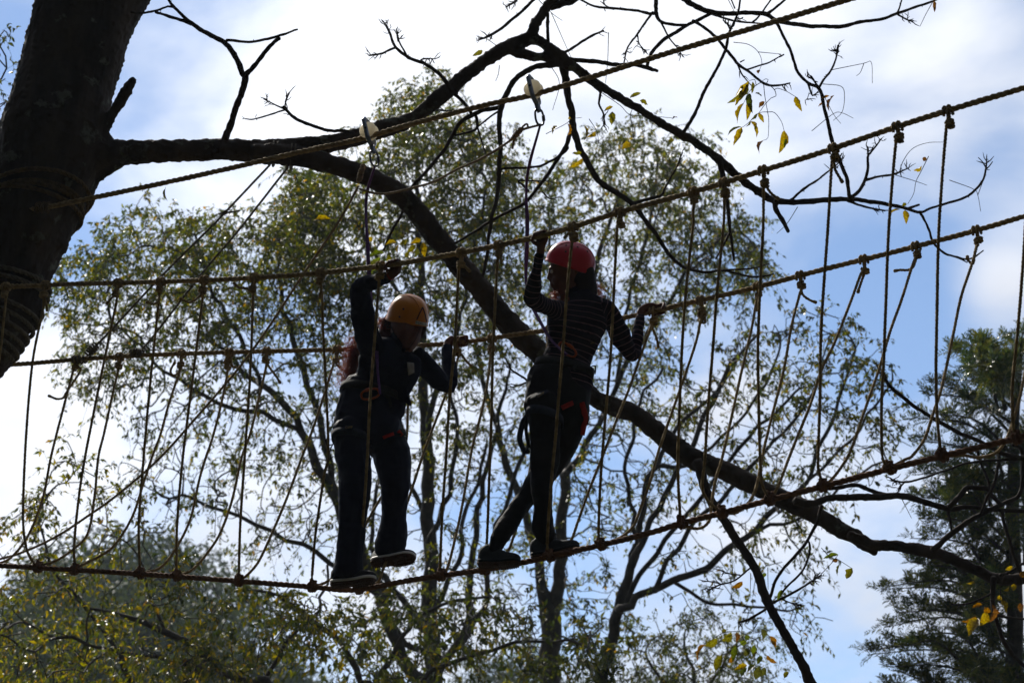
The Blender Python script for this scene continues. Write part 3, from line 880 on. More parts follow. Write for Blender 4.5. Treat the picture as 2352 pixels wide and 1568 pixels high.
leaves(r2, 1.679, [(975, 340, 910, 378, 22, 'olive'), (1475, 845, 1452, 892, 38, 'yellow'), (1845, 750, 1843, 825, 32), (1735, 890, 1672, 925, 22), (1660, 845, 1655, 925, 28), (1545, 830, 1550, 905, 20, 'orange'), (2038, 625, 1970, 650, 20, 'olive'),
                   (2030, 675, 2075, 700, 22, 'olive'), (1850, 715, 1800, 745, 18), (1965, 960, 1915, 1000, 35), (1640, 1025, 1585, 1030, 18), (1648, 1065, 1562, 1115, 24), (2285, 790, 2250, 800, 14, 'brown'), (2260, 940, 2225, 950, 22, 'olive'), (1565, 790, 1550, 800, 14)], 12.5, ['yellow', 'olive', 'yellow'])
stalks(r2, [[(1770, 620), (1900, 710), (1965, 770), (2110, 780), (2260, 795)], [(1965, 770), (1985, 720)], [(1965, 770), (2000, 980)], [(1690, 800), (1740, 880), (1755, 960)], [(1400, 900), (1520, 840), (1580, 800), (1640, 790)], [(1435, 85), (1530, 300), (1575, 400)],
            [(1430, 440), (1490, 560), (1445, 740)], [(1820, 220), (1815, 400), (1800, 560)], [(1000, 260), (1095, 325)], [(940, 390), (1070, 320)], [(1350, 0), (1440, 90), (1510, 140)], [(1088, 440), (1080, 500), (1062, 545)]], 12.55)
leaves(q1, 2.09, [(700, 40, 610, 75, 35), (790, 20, 735, 60, 30), (905, 15, 830, 45, 35), (920, 40, 935, 150, 40), (720, 60, 715, 120, 30), (860, 60, 800, 120, 30, 'olive'), (600, 130, 490, 165, 40, 'green'), (640, 145, 650, 205, 35, 'olive'), (570, 170, 480, 220, 35, 'green'),
                  (545, 200, 470, 215, 30, 'dark'), (800, 120, 790, 170, 30, 'olive'), (500, 0, 470, 25, 30), (540, 270, 500, 290, 24, 'green'), (880, 90, 850, 150, 30, 'dark')], 12.5, ['yellow', 'olive', 'yellow'])
stalks(q1, [[(960, 80), (800, 60), (700, 60), (600, 120), (540, 170)], [(800, 60), (920, 35)], [(700, 60), (640, 145)]], 12.52)
leaves(r8, 1.679, [(590, 1200, 590, 1265, 38), (385, 1225, 335, 1295, 38), (290, 1270, 220, 1310, 42), (210, 1310, 155, 1390, 28, 'orange'), (320, 1380, 290, 1470, 40), (640, 1250, 680, 1320, 26, 'orange'), (480, 1245, 500, 1270, 28), (440, 1290, 490, 1300, 30, 'green'),
                   (420, 1320, 395, 1405, 34, 'green'), (390, 1380, 375, 1430, 24, 'orange'), (560, 1355, 540, 1395, 26), (590, 1385, 565, 1430, 28), (620, 1380, 680, 1425, 22, 'orange'), (490, 1445, 420, 1475, 30, 'yellow'), (545, 1445, 505, 1490, 34), (570, 1455, 550, 1530, 38, 'dark'),
                   (490, 1465, 465, 1525, 34, 'green'), (610, 1460, 590, 1515, 28, 'dark'), (420, 1225, 415, 1285, 24, 'brown'), (540, 1310, 525, 1360, 28, 'green'), (500, 1330, 480, 1380, 28, 'dark'), (350, 1210, 325, 1225, 22), (770, 1490, 750, 1530, 26),
                   (460, 885, 400, 925, 28, 'orange'), (1105, 705, 1020, 730, 22, 'green'), (1100, 735, 1068, 748, 20, 'brown'), (1112, 765, 1105, 835, 12, 'dark'), (1195, 795, 1165, 860, 36, 'olive'), (620, 830, 590, 855, 20), (725, 940, 700, 1000, 22),
                   (2040, 1130, 1980, 1240, 60, 'yellow'), (2100, 1090, 2060, 1165, 45, 'yellow'), (2195, 1010, 2215, 1085, 30, 'yellow'), (2030, 1120, 1950, 1150, 25, 'orange'), (2110, 1060, 2090, 1090, 40, 'orange'), (2140, 1040, 2130, 1140, 45, 'brown'), (2275, 785, 2235, 805, 20, 'yellow'),
                   (2285, 900, 2280, 940, 25, 'yellow'), (2250, 925, 2215, 940, 20, 'yellow'), (2330, 820, 2350, 850, 35, 'orange'), (2015, 882, 1965, 895, 14, 'yellow'), (2070, 1040, 2015, 1060, 20, 'orange'), (2200, 990, 2160, 1000, 24, 'yellow'), (2330, 1030, 2325, 1080, 28, 'brown')], 12.15, ['olive', 'green', 'green', 'olive', 'dark'])
stalks(r8, [[(430, 1160), (440, 1220), (500, 1260), (420, 1330), (320, 1380)], [(500, 1260), (560, 1290), (540, 1400), (520, 1450)], [(440, 1220), (330, 1230), (220, 1300)], [(985, 840), (1060, 760), (1100, 710)], [(1060, 760), (1090, 735), (1200, 800)], [(560, 1165), (520, 1230)], [(990, 660), (1060, 740)],
            [(2190, 1010), (2200, 900), (2240, 810)], [(2040, 1040), (2150, 1000), (2195, 1010)], [(630, 790), (632, 940)], [(515, 830), (512, 960)], [(1530, 330), (1595, 460)]], 12.15)
leaves(r3, 1.679, [(1665, 1115, 1610, 1135, 30, 'yellow'), (1690, 1055, 1680, 1080, 22, 'brown'), (1075, 640, 1040, 725, 22, 'brown'), (1045, 645, 1000, 660, 12, 'orange'), (1010, 690, 975, 710, 12, 'orange'), (1520, 1405, 1465, 1445, 22, 'yellow'), (1550, 1410, 1555, 1490, 30, 'yellow'), (1560, 1365, 1535, 1385, 18, 'olive'), (570, 470, 565, 495, 16, 'brown'), (1748, 5, 1752, 70, 16, 'brown')], 12.5, ['yellow'])
stalks(r3, [[(1710, 1050), (1660, 1150), (1625, 1220), (1610, 1300), (1570, 1370)], [(1485, 1175), (1630, 1220), (1700, 1245)], [(1060, 470), (1270, 428), (1325, 420), (1332, 560)], [(1275, 430), (1250, 490), (1225, 510)], [(1000, 565), (1120, 580), (1145, 640), (1130, 750), (1070, 810)], [(985, 600), (1070, 765), (1120, 830)],
            [(925, 880), (1070, 765), (1130, 760), (1205, 795)], [(1515, 1150), (1540, 1080), (1600, 1000), (1700, 960), (1810, 955)], [(1850, 1210), (2010, 1270), (2040, 1310), (2060, 1420)], [(2040, 1310), (2090, 1180)], [(830, 1390), (760, 1500), (690, 1568)], [(400, 285), (500, 300), (565, 350), (590, 420), (570, 480)], [(565, 350), (720, 365)], [(1740, 10), (1690, 100), (1652, 178)], [(365, 0), (405, 80)]], 12.5)
leaves(r1, 1.679, [(2220, 1470, 2120, 1485, 32, 'yellow')], 12.9, ['yellow'])
stalks(r1, [[(2220, 1472), (2300, 1440), (2345, 1380), (2360, 1240)]], 12.8)
fl = place_leaf(P(*r1(1112, 1255), 12.0), P(*r1(1128, 1350), 12.0), 24 / 1.679 / 1.7415 * PX(12), 'dark', None, 'falling_leaf')
tag(fl, 'single dark leaf falling through the air below the overhead rope', 'leaf')

# ------------------------------------------------------------------ background trees grown towards crown volumes
def in_poly(pts, poly):
    x, y = pts[:, 0], pts[:, 1]
    inside = np.zeros(len(pts), bool)
    n = len(poly)
    for i in range(n):
        x0, y0 = poly[i]; x1, y1 = poly[(i + 1) % n]
        c = ((y0 > y) != (y1 > y)) & (x < (x1 - x0) * (y - y0) / ((y1 - y0) + 1e-9) + x0)
        inside ^= c
    return inside


def sample_crown(poly, n, dmid, dthick, rng, clump=0):
    poly = np.array(poly, float)
    lo, hi = poly.min(0), poly.max(0)
    out = []
    while sum(len(o) for o in out) < n:
        c = rng.uniform(lo, hi, (n * 2, 2))
        out.append(c[in_poly(c, poly)])
    c = np.concatenate(out)[:n]
    c = c + rng.normal(0, 26, c.shape) + (rng.random((n, 1)) < .12) * rng.normal(0, 55, c.shape)
    d = dmid + dthick * rng.uniform(-1, 1, n)
    return np.array([P(a, b, e) for (a, b), e in zip(c, d)])


class Grow:
    def __init__(s, rng):
        s.pos, s.par, s.rmin, s.kids, s.rng = [], [], [], [], rng

    def node(s, p, par, r=0.0):
        s.pos.append(np.asarray(p, float)); s.par.append(par); s.rmin.append(r); s.kids.append([])
        if par >= 0: s.kids[par].append(len(s.pos) - 1)
        return len(s.pos) - 1

    def stem(s, ch, root=-1, sp=.22):
        c = catmull(ch, sp)
        if root == -1 and s.pos:
            d = np.linalg.norm(np.array(s.pos) - c[0, :3], axis=1)
            root = int(d.argmin())
        last = root
        w = s.rng.normal(0, .02, (len(c), 3))
        for k in range(len(c)):
            last = s.node(c[k, :3] + w[k], last, c[k, 3])
        return last

    def colonize(s, A, step=.2, infl=1.6, kill=.34, iters=70, up=.0):
        A = np.asarray(A); n0 = len(s.pos)
        Pn = np.array(s.pos)
        near = np.zeros(len(A), int); dist = np.full(len(A), 1e9)
        for i in range(0, len(A), 500):
            D = np.linalg.norm(A[i:i + 500, None] - Pn[None], axis=2)
            near[i:i + 500] = D.argmin(1); dist[i:i + 500] = D.min(1)
        alive = dist > kill
        infl_now = np.maximum(infl, 0)
        for it in range(iters):
            act = alive & (dist < infl_now)
            if not act.any():
                infl_now *= 1.5
                if infl_now > 8: break
                continue
            idx = near[act]
            vec = A[act] - Pn[idx]
            vec /= np.maximum(np.linalg.norm(vec, axis=1, keepdims=True), 1e-6)
            acc = np.zeros((len(Pn), 3)); np.add.at(acc, idx, vec)
            new = []
            for i in np.unique(idx):
                if len(s.kids[i]) > 3: continue
                v = acc[i]; L = np.linalg.norm(v)
                if L < .15: v = s.rng.normal(size=3); L = np.linalg.norm(v)
                v = v / L + s.rng.normal(0, .28, 3); v[2] += up; v /= np.linalg.norm(v)
                q = s.pos[i] + v * step
                if any(np.linalg.norm(s.pos[k] - q) < step * .5 for k in s.kids[i]): continue
                new.append(s.node(q, int(i)))
            if not new: 
                break
            Q = np.array([s.pos[k] for k in new])
            D = np.linalg.norm(A[:, None] - Q[None], axis=2)
            m = D.argmin(1); dm = D.min(1)
            better = dm < dist
            near[better] = np.array(new)[m[better]]; dist[better] = dm[better]
            alive &= dist > kill
            Pn = np.array(s.pos)

    def radii(s, tip=.0045, e=2.15):
        n = len(s.pos)
        acc = np.zeros(n)
        order = range(n - 1, -1, -1)
        r = np.zeros(n)
        for i in order:
            r[i] = max(tip, acc[i] ** (1 / e)) if acc[i] > 0 else tip
            pipe = r[i]
            if s.rmin[i] > 0: r[i] = s.rmin[i]
            if s.par[i] >= 0: acc[s.par[i]] += pipe ** e
        s.r = r
        return r

    def chains(s):
        res, stack = [], [i for i, p in enumerate(s.par) if p < 0]
        stack = [(i, -1) for i in stack]
        while stack:
            i, p = stack.pop()
            ch = ([p] if p >= 0 else []) + [i]
            st = 1 if p >= 0 else 0
            cur = i
            while s.kids[cur]:
                ks = sorted(s.kids[cur], key=lambda k: -s.r[k])
                for k in ks[1:]: stack.append((k, cur))
                cur = ks[0]; ch.append(cur)
            res.append(ch)
        return res


def leaf_cloud(mb, base, ax, nrm, L, W, cols):
    """many folded leaves: 5 points, 4 triangles each"""
    n = len(base)
    ax = ax / np.maximum(np.linalg.norm(ax, axis=1, keepdims=True), 1e-6)
    nrm = nrm - ax * (nrm * ax).sum(1, keepdims=True); nrm /= np.maximum(np.linalg.norm(nrm, axis=1, keepdims=True), 1e-6)
    b = np.cross(nrm, ax)
    L = L[:, None]; W = W[:, None]
    mid = base + ax * L * .45 + nrm * L * .06
    V = np.stack([base, mid + b * W * .5 + nrm * W * .22, mid, mid - b * W * .5 + nrm * W * .22, base + ax * L - nrm * L * .06], 1)
    T = np.array([[0, 2, 1], [0, 3, 2], [1, 2, 4], [2, 3, 4]])
    F = (np.arange(n)[:, None, None] * 5 + T[None]).reshape(-1, 3)
    mb.add(V.reshape(-1, 3), None, F)
    mb.A.append(np.repeat(cols, 5, axis=0))


PALETTE = np.array([(.032, .044, .011), (.050, .064, .013), (.076, .088, .015), (.11, .115, .016), (.15, .138, .018), (.23, .175, .020), (.27, .155, .016)])


def pick_cols(n, rng, w):
    w = np.array(w, float) / sum(w)
    c = PALETTE[rng.choice(len(PALETTE), n, p=w)]
    return c * rng.uniform(.75, 1.3, (n, 1))


SOLO = leaf_shape(301, .06)
SOLO_COLS = []
for i_, c_ in enumerate(((.032, .046, .012), (.05, .062, .014), (.09, .09, .016), (.17, .13, .018))):
    m_ = leaf_mat('leaf_solo_%d' % i_, c_, transl=.45, rough=.32)
    me_ = leaf_shape(301 + i_, .05); me_.materials.append(m_)
    SOLO_COLS.append(me_)


def grow_tree(name, label, group, stems, crowns, seed, leaf_n=5.0, leafL=.092, solo=150, weights=(3, 4, 4, 3, 2, 1, .3), kill=.28, keep=None, cat='tree', tipr=.0052):
    rng = np.random.default_rng(seed)
    g = Grow(rng)
    b0 = stems[0][0][0]
    base = np.array([b0[0], b0[1], float(gh(b0[0], b0[1]))])
    root = empty(name, base, label, cat, group)
    for st, _ in stems:
        g.stem(np.array(st))
    nst = len(g.pos)
    A = np.concatenate([sample_crown(poly, n, dm, dt, rng) for poly, n, dm, dt in crowns])
    g.colonize(A, kill=kill)
    r = g.radii(tip=tipr)
    pos = np.array(g.pos)
    trunk_mb, br_mb = MB(), MB()
    for ch in g.chains():
        c = pos[ch]; rr = r[ch].copy()
        if len(ch) > 1 and ch[1] != ch[0] and g.par[ch[0]] != -1 or (len(ch) > 1 and g.par[ch[1]] == ch[0] and ch[0] < ch[1] and rr[0] > rr[1] * 1.6):
            rr[0] = min(rr[0], rr[1] * 1.3)
        if len(c) < 2: continue
        if len(c) > 2:
            cc = catmull(np.hstack([c, rr[:, None]]), .12)
        else:
            cc = np.hstack([c, rr[:, None]])
        big = rr.max() > .035
        (trunk_mb if big else br_mb).add(*sweep(cc[:, :3], np.maximum(cc[:, 3], .003), 12 if big else 5, True, .03))
    if trunk_mb.n: trunk_mb.build('trunk', M['bark_bg'], root)
    if br_mb.n: br_mb.build('branches', M['bark_bg'], root, kind='stuff')
    # leafy shoots on the thin wood
    cand = np.array([i for i in range(nst, len(pos)) if r[i] < .016])
    if len(cand) == 0: return root
    dirs = np.array([pos[i] - pos[g.par[i]] for i in cand]); dirs /= np.maximum(np.linalg.norm(dirs, axis=1, keepdims=True), 1e-6)
    if keep is not None:
        m = keep(pos[cand], rng); cand, dirs = cand[m], dirs[m]
    clump = np.clip(1.0 + 1.2 * fbm3(pos[cand], .75, seed + 9), .2, 1.9)
    nsh = rng.poisson(leaf_n * clump, len(cand))
    ci = np.repeat(np.arange(len(cand)), nsh)
    o = pos[cand][ci] + rng.normal(0, .03, (len(ci), 3))
    d = dirs[ci] + rng.normal(0, .7, (len(ci), 3)); d[:, 2] += .1
    d /= np.linalg.norm(d, axis=1, keepdims=True)
    ln = rng.uniform(.14, .34, len(ci))
    tw = MB()
    nseg = 3
    sp = []
    for k in range(nseg + 1):
        t = k / nseg
        sp.append(o + d * (ln * t)[:, None] + np.array([0, 0, -1.0]) * (ln * .55 * t * t)[:, None])
    sp = np.stack(sp, 1)                                    # shoot, point
    w = np.array([[1, 0, 0], [-.5, .8, 0], [-.5, -.8, .3]]) * .0018
    V = (sp[:, :, None, :] + w[None, None]).reshape(-1, 3)
    q = np.concatenate([grid_quads(nseg + 1, 3)[None] + (np.arange(len(sp)) * (nseg + 1) * 3)[:, None, None]]).reshape(-1, 4)
    tw.add(V, q)
    tw.build('shoots', M['bark_bg'], root, kind='stuff')
    per = 7
    t = rng.uniform(.10, 1.0, (len(sp), per))
    t[:, 0] = 1.0
    f = t * nseg; i0 = np.minimum(f.astype(int), nseg - 1); fr = (f - i0)[..., None]
    ar = np.arange(len(sp))[:, None]
    base_l = (sp[ar, i0] * (1 - fr) + sp[ar, i0 + 1] * fr).reshape(-1, 3)
    tan = (sp[ar, i0 + 1] - sp[ar, i0]).reshape(-1, 3); tan /= np.linalg.norm(tan, axis=1, keepdims=True)
    nl = len(base_l)
    ax = tan * .6 + rng.normal(0, .62, (nl, 3)); ax[:, 2] -= .55
    nr = rng.normal(0, .7, (nl, 3)); nr[:, 2] += .8
    L = leafL * rng.uniform(.6, 1.25, nl)
    W = L * rng.uniform(.32, .46, nl)
    # leaf colour varies clump by clump
    tone = fbm3(base_l, 1.3, seed + 5)
    cols = pick_cols(nl, rng, weights) * (1 + .45 * tone)[:, None]
    mb = MB()
    # the leaves that show largest stand as objects of their own
    dist = np.linalg.norm(base_l - CAM, axis=1)
    vw = base_l - CAM
    dep = vw @ FW; sx = 1176 + (vw @ RT) / dep * FS; sy = 784 - (vw @ UP) / dep * FS
    vis = (sx > 0) & (sx < 2352) & (sy > 0) & (sy < 1568)
    order = np.argsort(dist - 1e3 * vis - 20 * L)
    sol = order[:solo]
    rest = np.ones(nl, bool); rest[sol] = False
    leaf_cloud(mb, base_l[rest], ax[rest], nr[rest], L[rest], W[rest], cols[rest])
    mb.build('crown', M['leaf_bg'], root, smooth=False, kind='stuff')
    for k in sol:
        a = ax[k] / np.linalg.norm(ax[k]); n_ = nr[k] - a * (nr[k] @ a); n_ /= np.linalg.norm(n_); b_ = np.cross(n_, a)
        ob = bpy.data.objects.new('leaf', SOLO_COLS[int(min(3, rng.integers(0, 100) // 30))])
        COL.objects.link(ob); ob.parent = root
        Lk, Wk = L[k], W[k] * 1.1
        mm = Matrix(((a[0] * Lk, b_[0] * Wk, n_[0] * Lk, 0), (a[1] * Lk, b_[1] * Wk, n_[1] * Lk, 0), (a[2] * Lk, b_[2] * Wk, n_[2] * Lk, 0), (0, 0, 0, 1)))
        mm.translation = Vector(tuple(base_l[k] - base))
        ob.matrix_basis = mm
    return root


def stem_pts(pts, d, ground=True, spread=0.0, rng=None):
    """survey-grid stem (bottom first) at distance d, carried down to the ground if asked"""
    ch = chain3(pts, d)
    if ground:
        b = ch[0].copy()
        g0 = float(gh(b[0], b[1]))
        top = b.copy()
        low = np.array([b[0] + .25 * (b[0] - ch[1][0]), b[1], g0 - .3, b[3] * 1.9])
        mid = np.array([b[0] + .15 * (b[0] - ch[1][0]), b[1], (b[2] + g0) / 2, b[3] * 1.3])
        ch = np.vstack([low, mid, ch])
    return ch


BGROUP = 'leafy trees standing behind the rope bridge'
D1 = 25.5
# centre tree (tall straight stem)
sA = stem_pts([(1000, 1620, 20), (990, 1450, 19), (988, 1300, 17), (983, 1150, 15), (978, 1000, 13), (972, 850, 11), (968, 700, 9), (965, 500, 6), (960, 320, 3)], D1)
sE = chain3([(1000, 1560, 9), (1075, 1440, 9), (1080, 1350, 8), (1095, 1200, 7), (1115, 1080, 6), (1150, 960, 5), (1175, 840, 3)], D1 + .6)
sA2 = chain3([(990, 1480, 10), (940, 1400, 8), (880, 1330, 7), (830, 1250, 6), (800, 1150, 5), (790, 1040, 3)], D1 - .6)
sA3 = chain3([(978, 1000, 8), (1010, 860, 6), (1060, 720, 5), (1090, 560, 4), (1120, 420, 3)], D1 - .3)
sA4 = chain3([(972, 820, 6), (910, 680, 5), (850, 560, 4), (820, 470, 3)], D1 + .4)
grow_tree('broadleaf_tree', 'tall leafy tree between the two climbers with a straight dark stem and the highest top', BGROUP, [(sA, 0), (sE, 0), (sA2, 0), (sA3, 0), (sA4, 0)] + [(chain3(p_, D1 + o_), 0) for p_, o_ in (([(1000, 1540, 8), (1110, 1400, 7), (1120, 1300, 6.5), (1165, 1150, 5.5), (1215, 1000, 4.5), (1250, 860, 3)], .9), ([(995, 1500, 8), (905, 1450, 7), (868, 1330, 6), (852, 1220, 5), (872, 1080, 4), (880, 960, 3)], -.9), ([(985, 1250, 7), (1030, 1130, 6), (1050, 1000, 5), (1040, 880, 4), (1050, 760, 3)], -.5), ([(985, 1200, 6), (930, 1080, 5.5), (915, 960, 4.5), (880, 850, 4), (870, 740, 3)], .5), ([(990, 1420, 7), (1050, 1290, 6), (1070, 1180, 5), (1120, 1040, 4)], -.2))],
          [([(690, 400), (790, 430), (900, 260), (960, 195), (1040, 240), (1100, 290), (1150, 300), (1190, 400), (1190, 640), (1120, 800), (1000, 860), (800, 760), (740, 800), (680, 560)], 1700, D1, 2.6),
           ([(760, 800), (1120, 800), (1080, 1000), (1150, 1250), (1060, 1400), (900, 1400), (820, 1300), (760, 1100)], 900, D1, 2.4), ([(800, 1300), (1160, 1300), (1180, 1560), (820, 1560)], 260, D1, 2.0)], 21,
          leaf_n=4.9, leafL=.074, solo=300, keep=lambda p, rng: rng.random(len(p)) < np.clip(.30 + (p[:, 2] - 11.0) * .26, .25, 1))
# left tree
sB = stem_pts([(975, 1640, 17), (940, 1540, 15), (915, 1480, 14), (880, 1380, 13), (840, 1300, 12.5), (790, 1190, 12), (740, 1080, 11), (690, 990, 9), (640, 920, 8), (560, 850, 6), (480, 780, 4)], 24.0)
sB2 = chain3([(790, 1200, 8), (740, 1000, 8), (700, 860, 7), (660, 740, 6), (640, 620, 4), (650, 510, 3)], 24.2)
sB3 = chain3([(690, 990, 6), (600, 950, 6), (500, 920, 5), (380, 850, 4), (280, 760, 3)], 24.0)
sB4 = chain3([(600, 880, 5), (540, 760, 5), (480, 650, 4), (450, 540, 3)], 23.7)
sB5 = chain3([(880, 1380, 7), (760, 1290, 6), (620, 1220, 5), (480, 1160, 4), (360, 1130, 3)], 23.6)
grow_tree('broadleaf_tree', 'leafy tree behind the left half of the bridge with stems leaning left', BGROUP, [(sB, 0), (sB2, 0), (sB3, 0), (sB4, 0), (sB5, 0)],
          [([(130, 620), (230, 560), (330, 505), (450, 485), (560, 570), (650, 470), (700, 420), (790, 520), (800, 860), (700, 980), (560, 900), (440, 960), (300, 900), (170, 880), (150, 740)], 1700, 24.0, 2.3),
           ([(170, 880), (300, 900), (560, 900), (800, 900), (760, 1050), (720, 1250), (600, 1300), (420, 1180), (330, 1150), (300, 1000)], 800, 24.0, 2.0)], 33,
          leaf_n=4.9, leafL=.074, solo=300, keep=lambda p, rng: rng.random(len(p)) < np.clip(.45 + (p[:, 2] - 10.0) * .25, .4, 1))
# right tree: forked stem
sC = stem_pts([(1262, 1640, 26), (1264, 1480, 24), (1264, 1400, 24), (1245, 1350, 13), (1228, 1250, 11), (1195, 1150, 9), (1150, 1010, 8), (1110, 890, 6), (1090, 780, 4)], 27.5)
sC2 = chain3([(1266, 1400, 18), (1285, 1340, 15), (1290, 1200, 13), (1300, 1080, 12), (1315, 960, 10), (1330, 850, 9), (1348, 700, 7), (1385, 560, 5), (1425, 440, 3)], 27.5)
sC3 = chain3([(1302, 1090, 8), (1360, 1000, 7), (1420, 880, 6), (1460, 800, 6), (1530, 700, 5), (1600, 600, 4), (1680, 530, 3)], 27.2)
sC4 = chain3([(1315, 960, 6), (1280, 800, 5), (1270, 650, 4), (1260, 500, 3)], 27.8)
sC5 = chain3([(1420, 880, 5), (1440, 700, 4), (1490, 520, 4), (1510, 380, 3)], 27.4)
grow_tree('broadleaf_tree', 'leafy tree behind the red helmeted climber with a forked pale trunk', BGROUP, [(sC, 0), (sC2, 0), (sC3, 0), (sC4, 0), (sC5, 0)],
          [([(1200, 430), (1290, 400), (1400, 320), (1480, 270), (1560, 330), (1640, 440), (1740, 540), (1790, 600), (1700, 700), (1560, 740), (1480, 840), (1330, 860), (1220, 860), (1190, 650)], 1700, 27.5, 2.6),
           ([(1220, 860), (1500, 840), (1560, 780), (1480, 960), (1400, 1050), (1310, 1200), (1180, 1250), (1150, 1050)], 700, 27.5, 2.2), ([(1380, 900), (1560, 820), (1600, 1000), (1520, 1200), (1400, 1300), (1320, 1250)], 320, 27.5, 2.2), ([(1150, 1250), (1400, 1300), (1440, 1500), (1160, 1520)], 240, 27.5, 2.0)], 47,
          leaf_n=4.7, solo=300, leafL=.080, keep=lambda p, rng: rng.random(len(p)) < np.clip(.30 + (p[:, 2] - 12.5) * .26, .22, 1))
# slender right-leaning tree, nearly bare
sD = stem_pts([(1370, 1640, 15), (1400, 1490, 13.5), (1422, 1400, 12.5), (1440, 1330, 11), (1470, 1250, 8), (1510, 1170, 7), (1560, 1080, 6.5), (1620, 960, 6), (1680, 840, 5), (1740, 760, 3)], 22.5)
sD2 = chain3([(1425, 1400, 9), (1470, 1370, 9), (1548, 1333, 8.5), (1633, 1295, 8), (1685, 1254, 7.5), (1739, 1217, 7), (1787, 1169, 6), (1839, 1118, 5), (1870, 1050, 5), (1925, 920, 4), (1965, 800, 3)], 22.3)
sD3 = chain3([(1450, 1310, 8), (1475, 1200, 7), (1490, 1100, 6), (1560, 980, 5), (1640, 900, 4), (1700, 820, 3)], 22.9)
sD4 = chain3([(1787, 1169, 4), (1900, 1060, 4), (1990, 960, 3.5), (2050, 880, 2.6)], 22.1)
sD5 = chain3([(1548, 1333, 5), (1620, 1380, 4), (1720, 1390, 3.5), (1800, 1400, 2.6)], 22.3)
grow_tree('slender_tree', 'slender sparsely leaved tree leaning right behind the right half of the bridge', None, [(sD, 0), (sD2, 0), (sD3, 0), (sD4, 0), (sD5, 0)] + [(chain3(p_, 22.5 + o_), 0) for p_, o_ in (([(1430, 1385, 7), (1490, 1290, 6), (1600, 1150, 5.5), (1720, 1010, 4.5), (1840, 890, 3)], .5), ([(1500, 1350, 6), (1600, 1200, 5.5), (1700, 1100, 5), (1800, 990, 4), (1890, 860, 3)], -.4), ([(1450, 1310, 6), (1455, 1180, 5), (1440, 1050, 4.5), (1470, 930, 3.5), (1520, 850, 3)], .2), ([(1560, 1080, 5), (1660, 1000, 4), (1760, 880, 3.5), (1800, 780, 2.6)], .3), ([(1740, 1216, 5), (1840, 1190, 4), (1940, 1110, 3.5), (2040, 1060, 2.6)], 0))],
          [([(1560, 900), (1720, 740), (1800, 720), (1840, 760), (1960, 720), (2060, 860), (2100, 1000), (1980, 1100), (1840, 1180), (1650, 1100)], 800, 22.4, 1.8),
           ([(1480, 1050), (1650, 1050), (1640, 1250), (1500, 1300)], 120, 22.5, 1.4),
           ([(1600, 1240), (1860, 1180), (1910, 1450), (1700, 1470)], 150, 22.4, 1.4)], 59,
          leaf_n=2.6, solo=220, leafL=.074, weights=(2, 3, 4, 4, 3, 2, .6), keep=lambda p, rng: rng.random(len(p)) < np.where(p[:, 2] > 9.4, .8, .42))
# low tree at lower left with yellowing leaves
sL = stem_pts([(640, 1640, 10), (581, 1570, 9), (513, 1538, 9), (462, 1494, 9), (410, 1466, 8), (369, 1442, 8), (308, 1422, 6), (239, 1401, 4), (171, 1374, 3)], 18.5)
sL2 = chain3([(369, 1440, 5), (359, 1391, 4), (342, 1357, 3), (320, 1280, 2.4)], 18.5)
sL3 = stem_pts([(340, 1640, 7), (308, 1568, 7), (274, 1511, 6), (253, 1470, 5), (200, 1400, 4), (120, 1300, 3), (90, 1180, 2.4)], 18.3, False)
sL4 = chain3([(513, 1538, 5), (400, 1520, 5), (280, 1500, 4), (160, 1470, 4), (60, 1430, 3)], 18.2)
sL5 = chain3([(600, 1590, 6), (660, 1480, 5), (720, 1400, 4), (760, 1300, 3)], 18.8)
grow_tree('yellowing_tree', 'low tree at lower left below the foot rope with yellowing leaves', None, [(sL, 0), (sL3, 0), (sL2, 0), (sL4, 0), (sL5, 0)],
          [([(0, 1280), (40, 1130), (120, 1050), (240, 1090), (330, 1180), (250, 1300), (120, 1340)], 150, 18.5, 1.5),
           ([(-40, 1330), (130, 1340), (330, 1290), (500, 1340), (560, 1450), (520, 1600), (-40, 1600)], 560, 18.5, 1.8),
           ([(560, 1400), (740, 1360), (760, 1500), (600, 1560)], 90, 18.6, 1.4)], 71,
          leaf_n=3.4, solo=220, leafL=.070, weights=(1.5, 2.5, 4, 4.5, 4.5, 3, .8), kill=.3)
# sapling mass at the foot of the trees, bottom centre
sF = stem_pts([(870, 1660, 9), (830, 1560, 8), (780, 1480, 7), (720, 1420, 6), (660, 1380, 5), (600, 1350, 3)], 20.5)
sF2 = chain3([(850, 1600, 7), (900, 1500, 6), (960, 1420, 5), (1040, 1380, 4), (1130, 1370, 3)], 20.8)
sF3 = chain3([(860, 1630, 7), (960, 1560, 6), (1100, 1500, 5), (1230, 1470, 4), (1350, 1480, 3)], 21.0)
grow_tree('understorey_tree', 'thin branching understorey tree low in the centre, small scattered leaves', None, [(sF, 0), (sF2, 0), (sF3, 0)],
          [([(580, 1340), (760, 1360), (1000, 1370), (1180, 1380), (1380, 1440), (1380, 1568), (700, 1568), (620, 1450)], 420, 20.8, 1.8)], 83,
          leaf_n=1.8, solo=120, weights=(3, 4, 4, 3, 2, 1.5, .3), kill=.3)
# leafy twigs seen past the left side of the trunk
sG = stem_pts([(-260, 700, 16), (-250, 500, 12), (-200, 380, 8), (-120, 300, 5), (-40, 240, 3), (20, 150, 2)], 16.5)
sG2 = chain3([(-200, 380, 5), (-100, 390, 4), (-20, 340, 3), (10, 300, 2)], 16.5)
grow_tree('glossy_leaved_tree', 'leafy twigs of a tree showing past the left edge of the big trunk', None, [(sG, 0), (sG2, 0)],
          [([(-140, 60), (24, 60), (44, 150), (46, 200), (10, 350), (-140, 420)], 120, 16.5, .9)], 91, leaf_n=1.6, solo=60, leafL=.06, weights=(4, 4, 3, 1, 0, 0, 0), kill=.25)

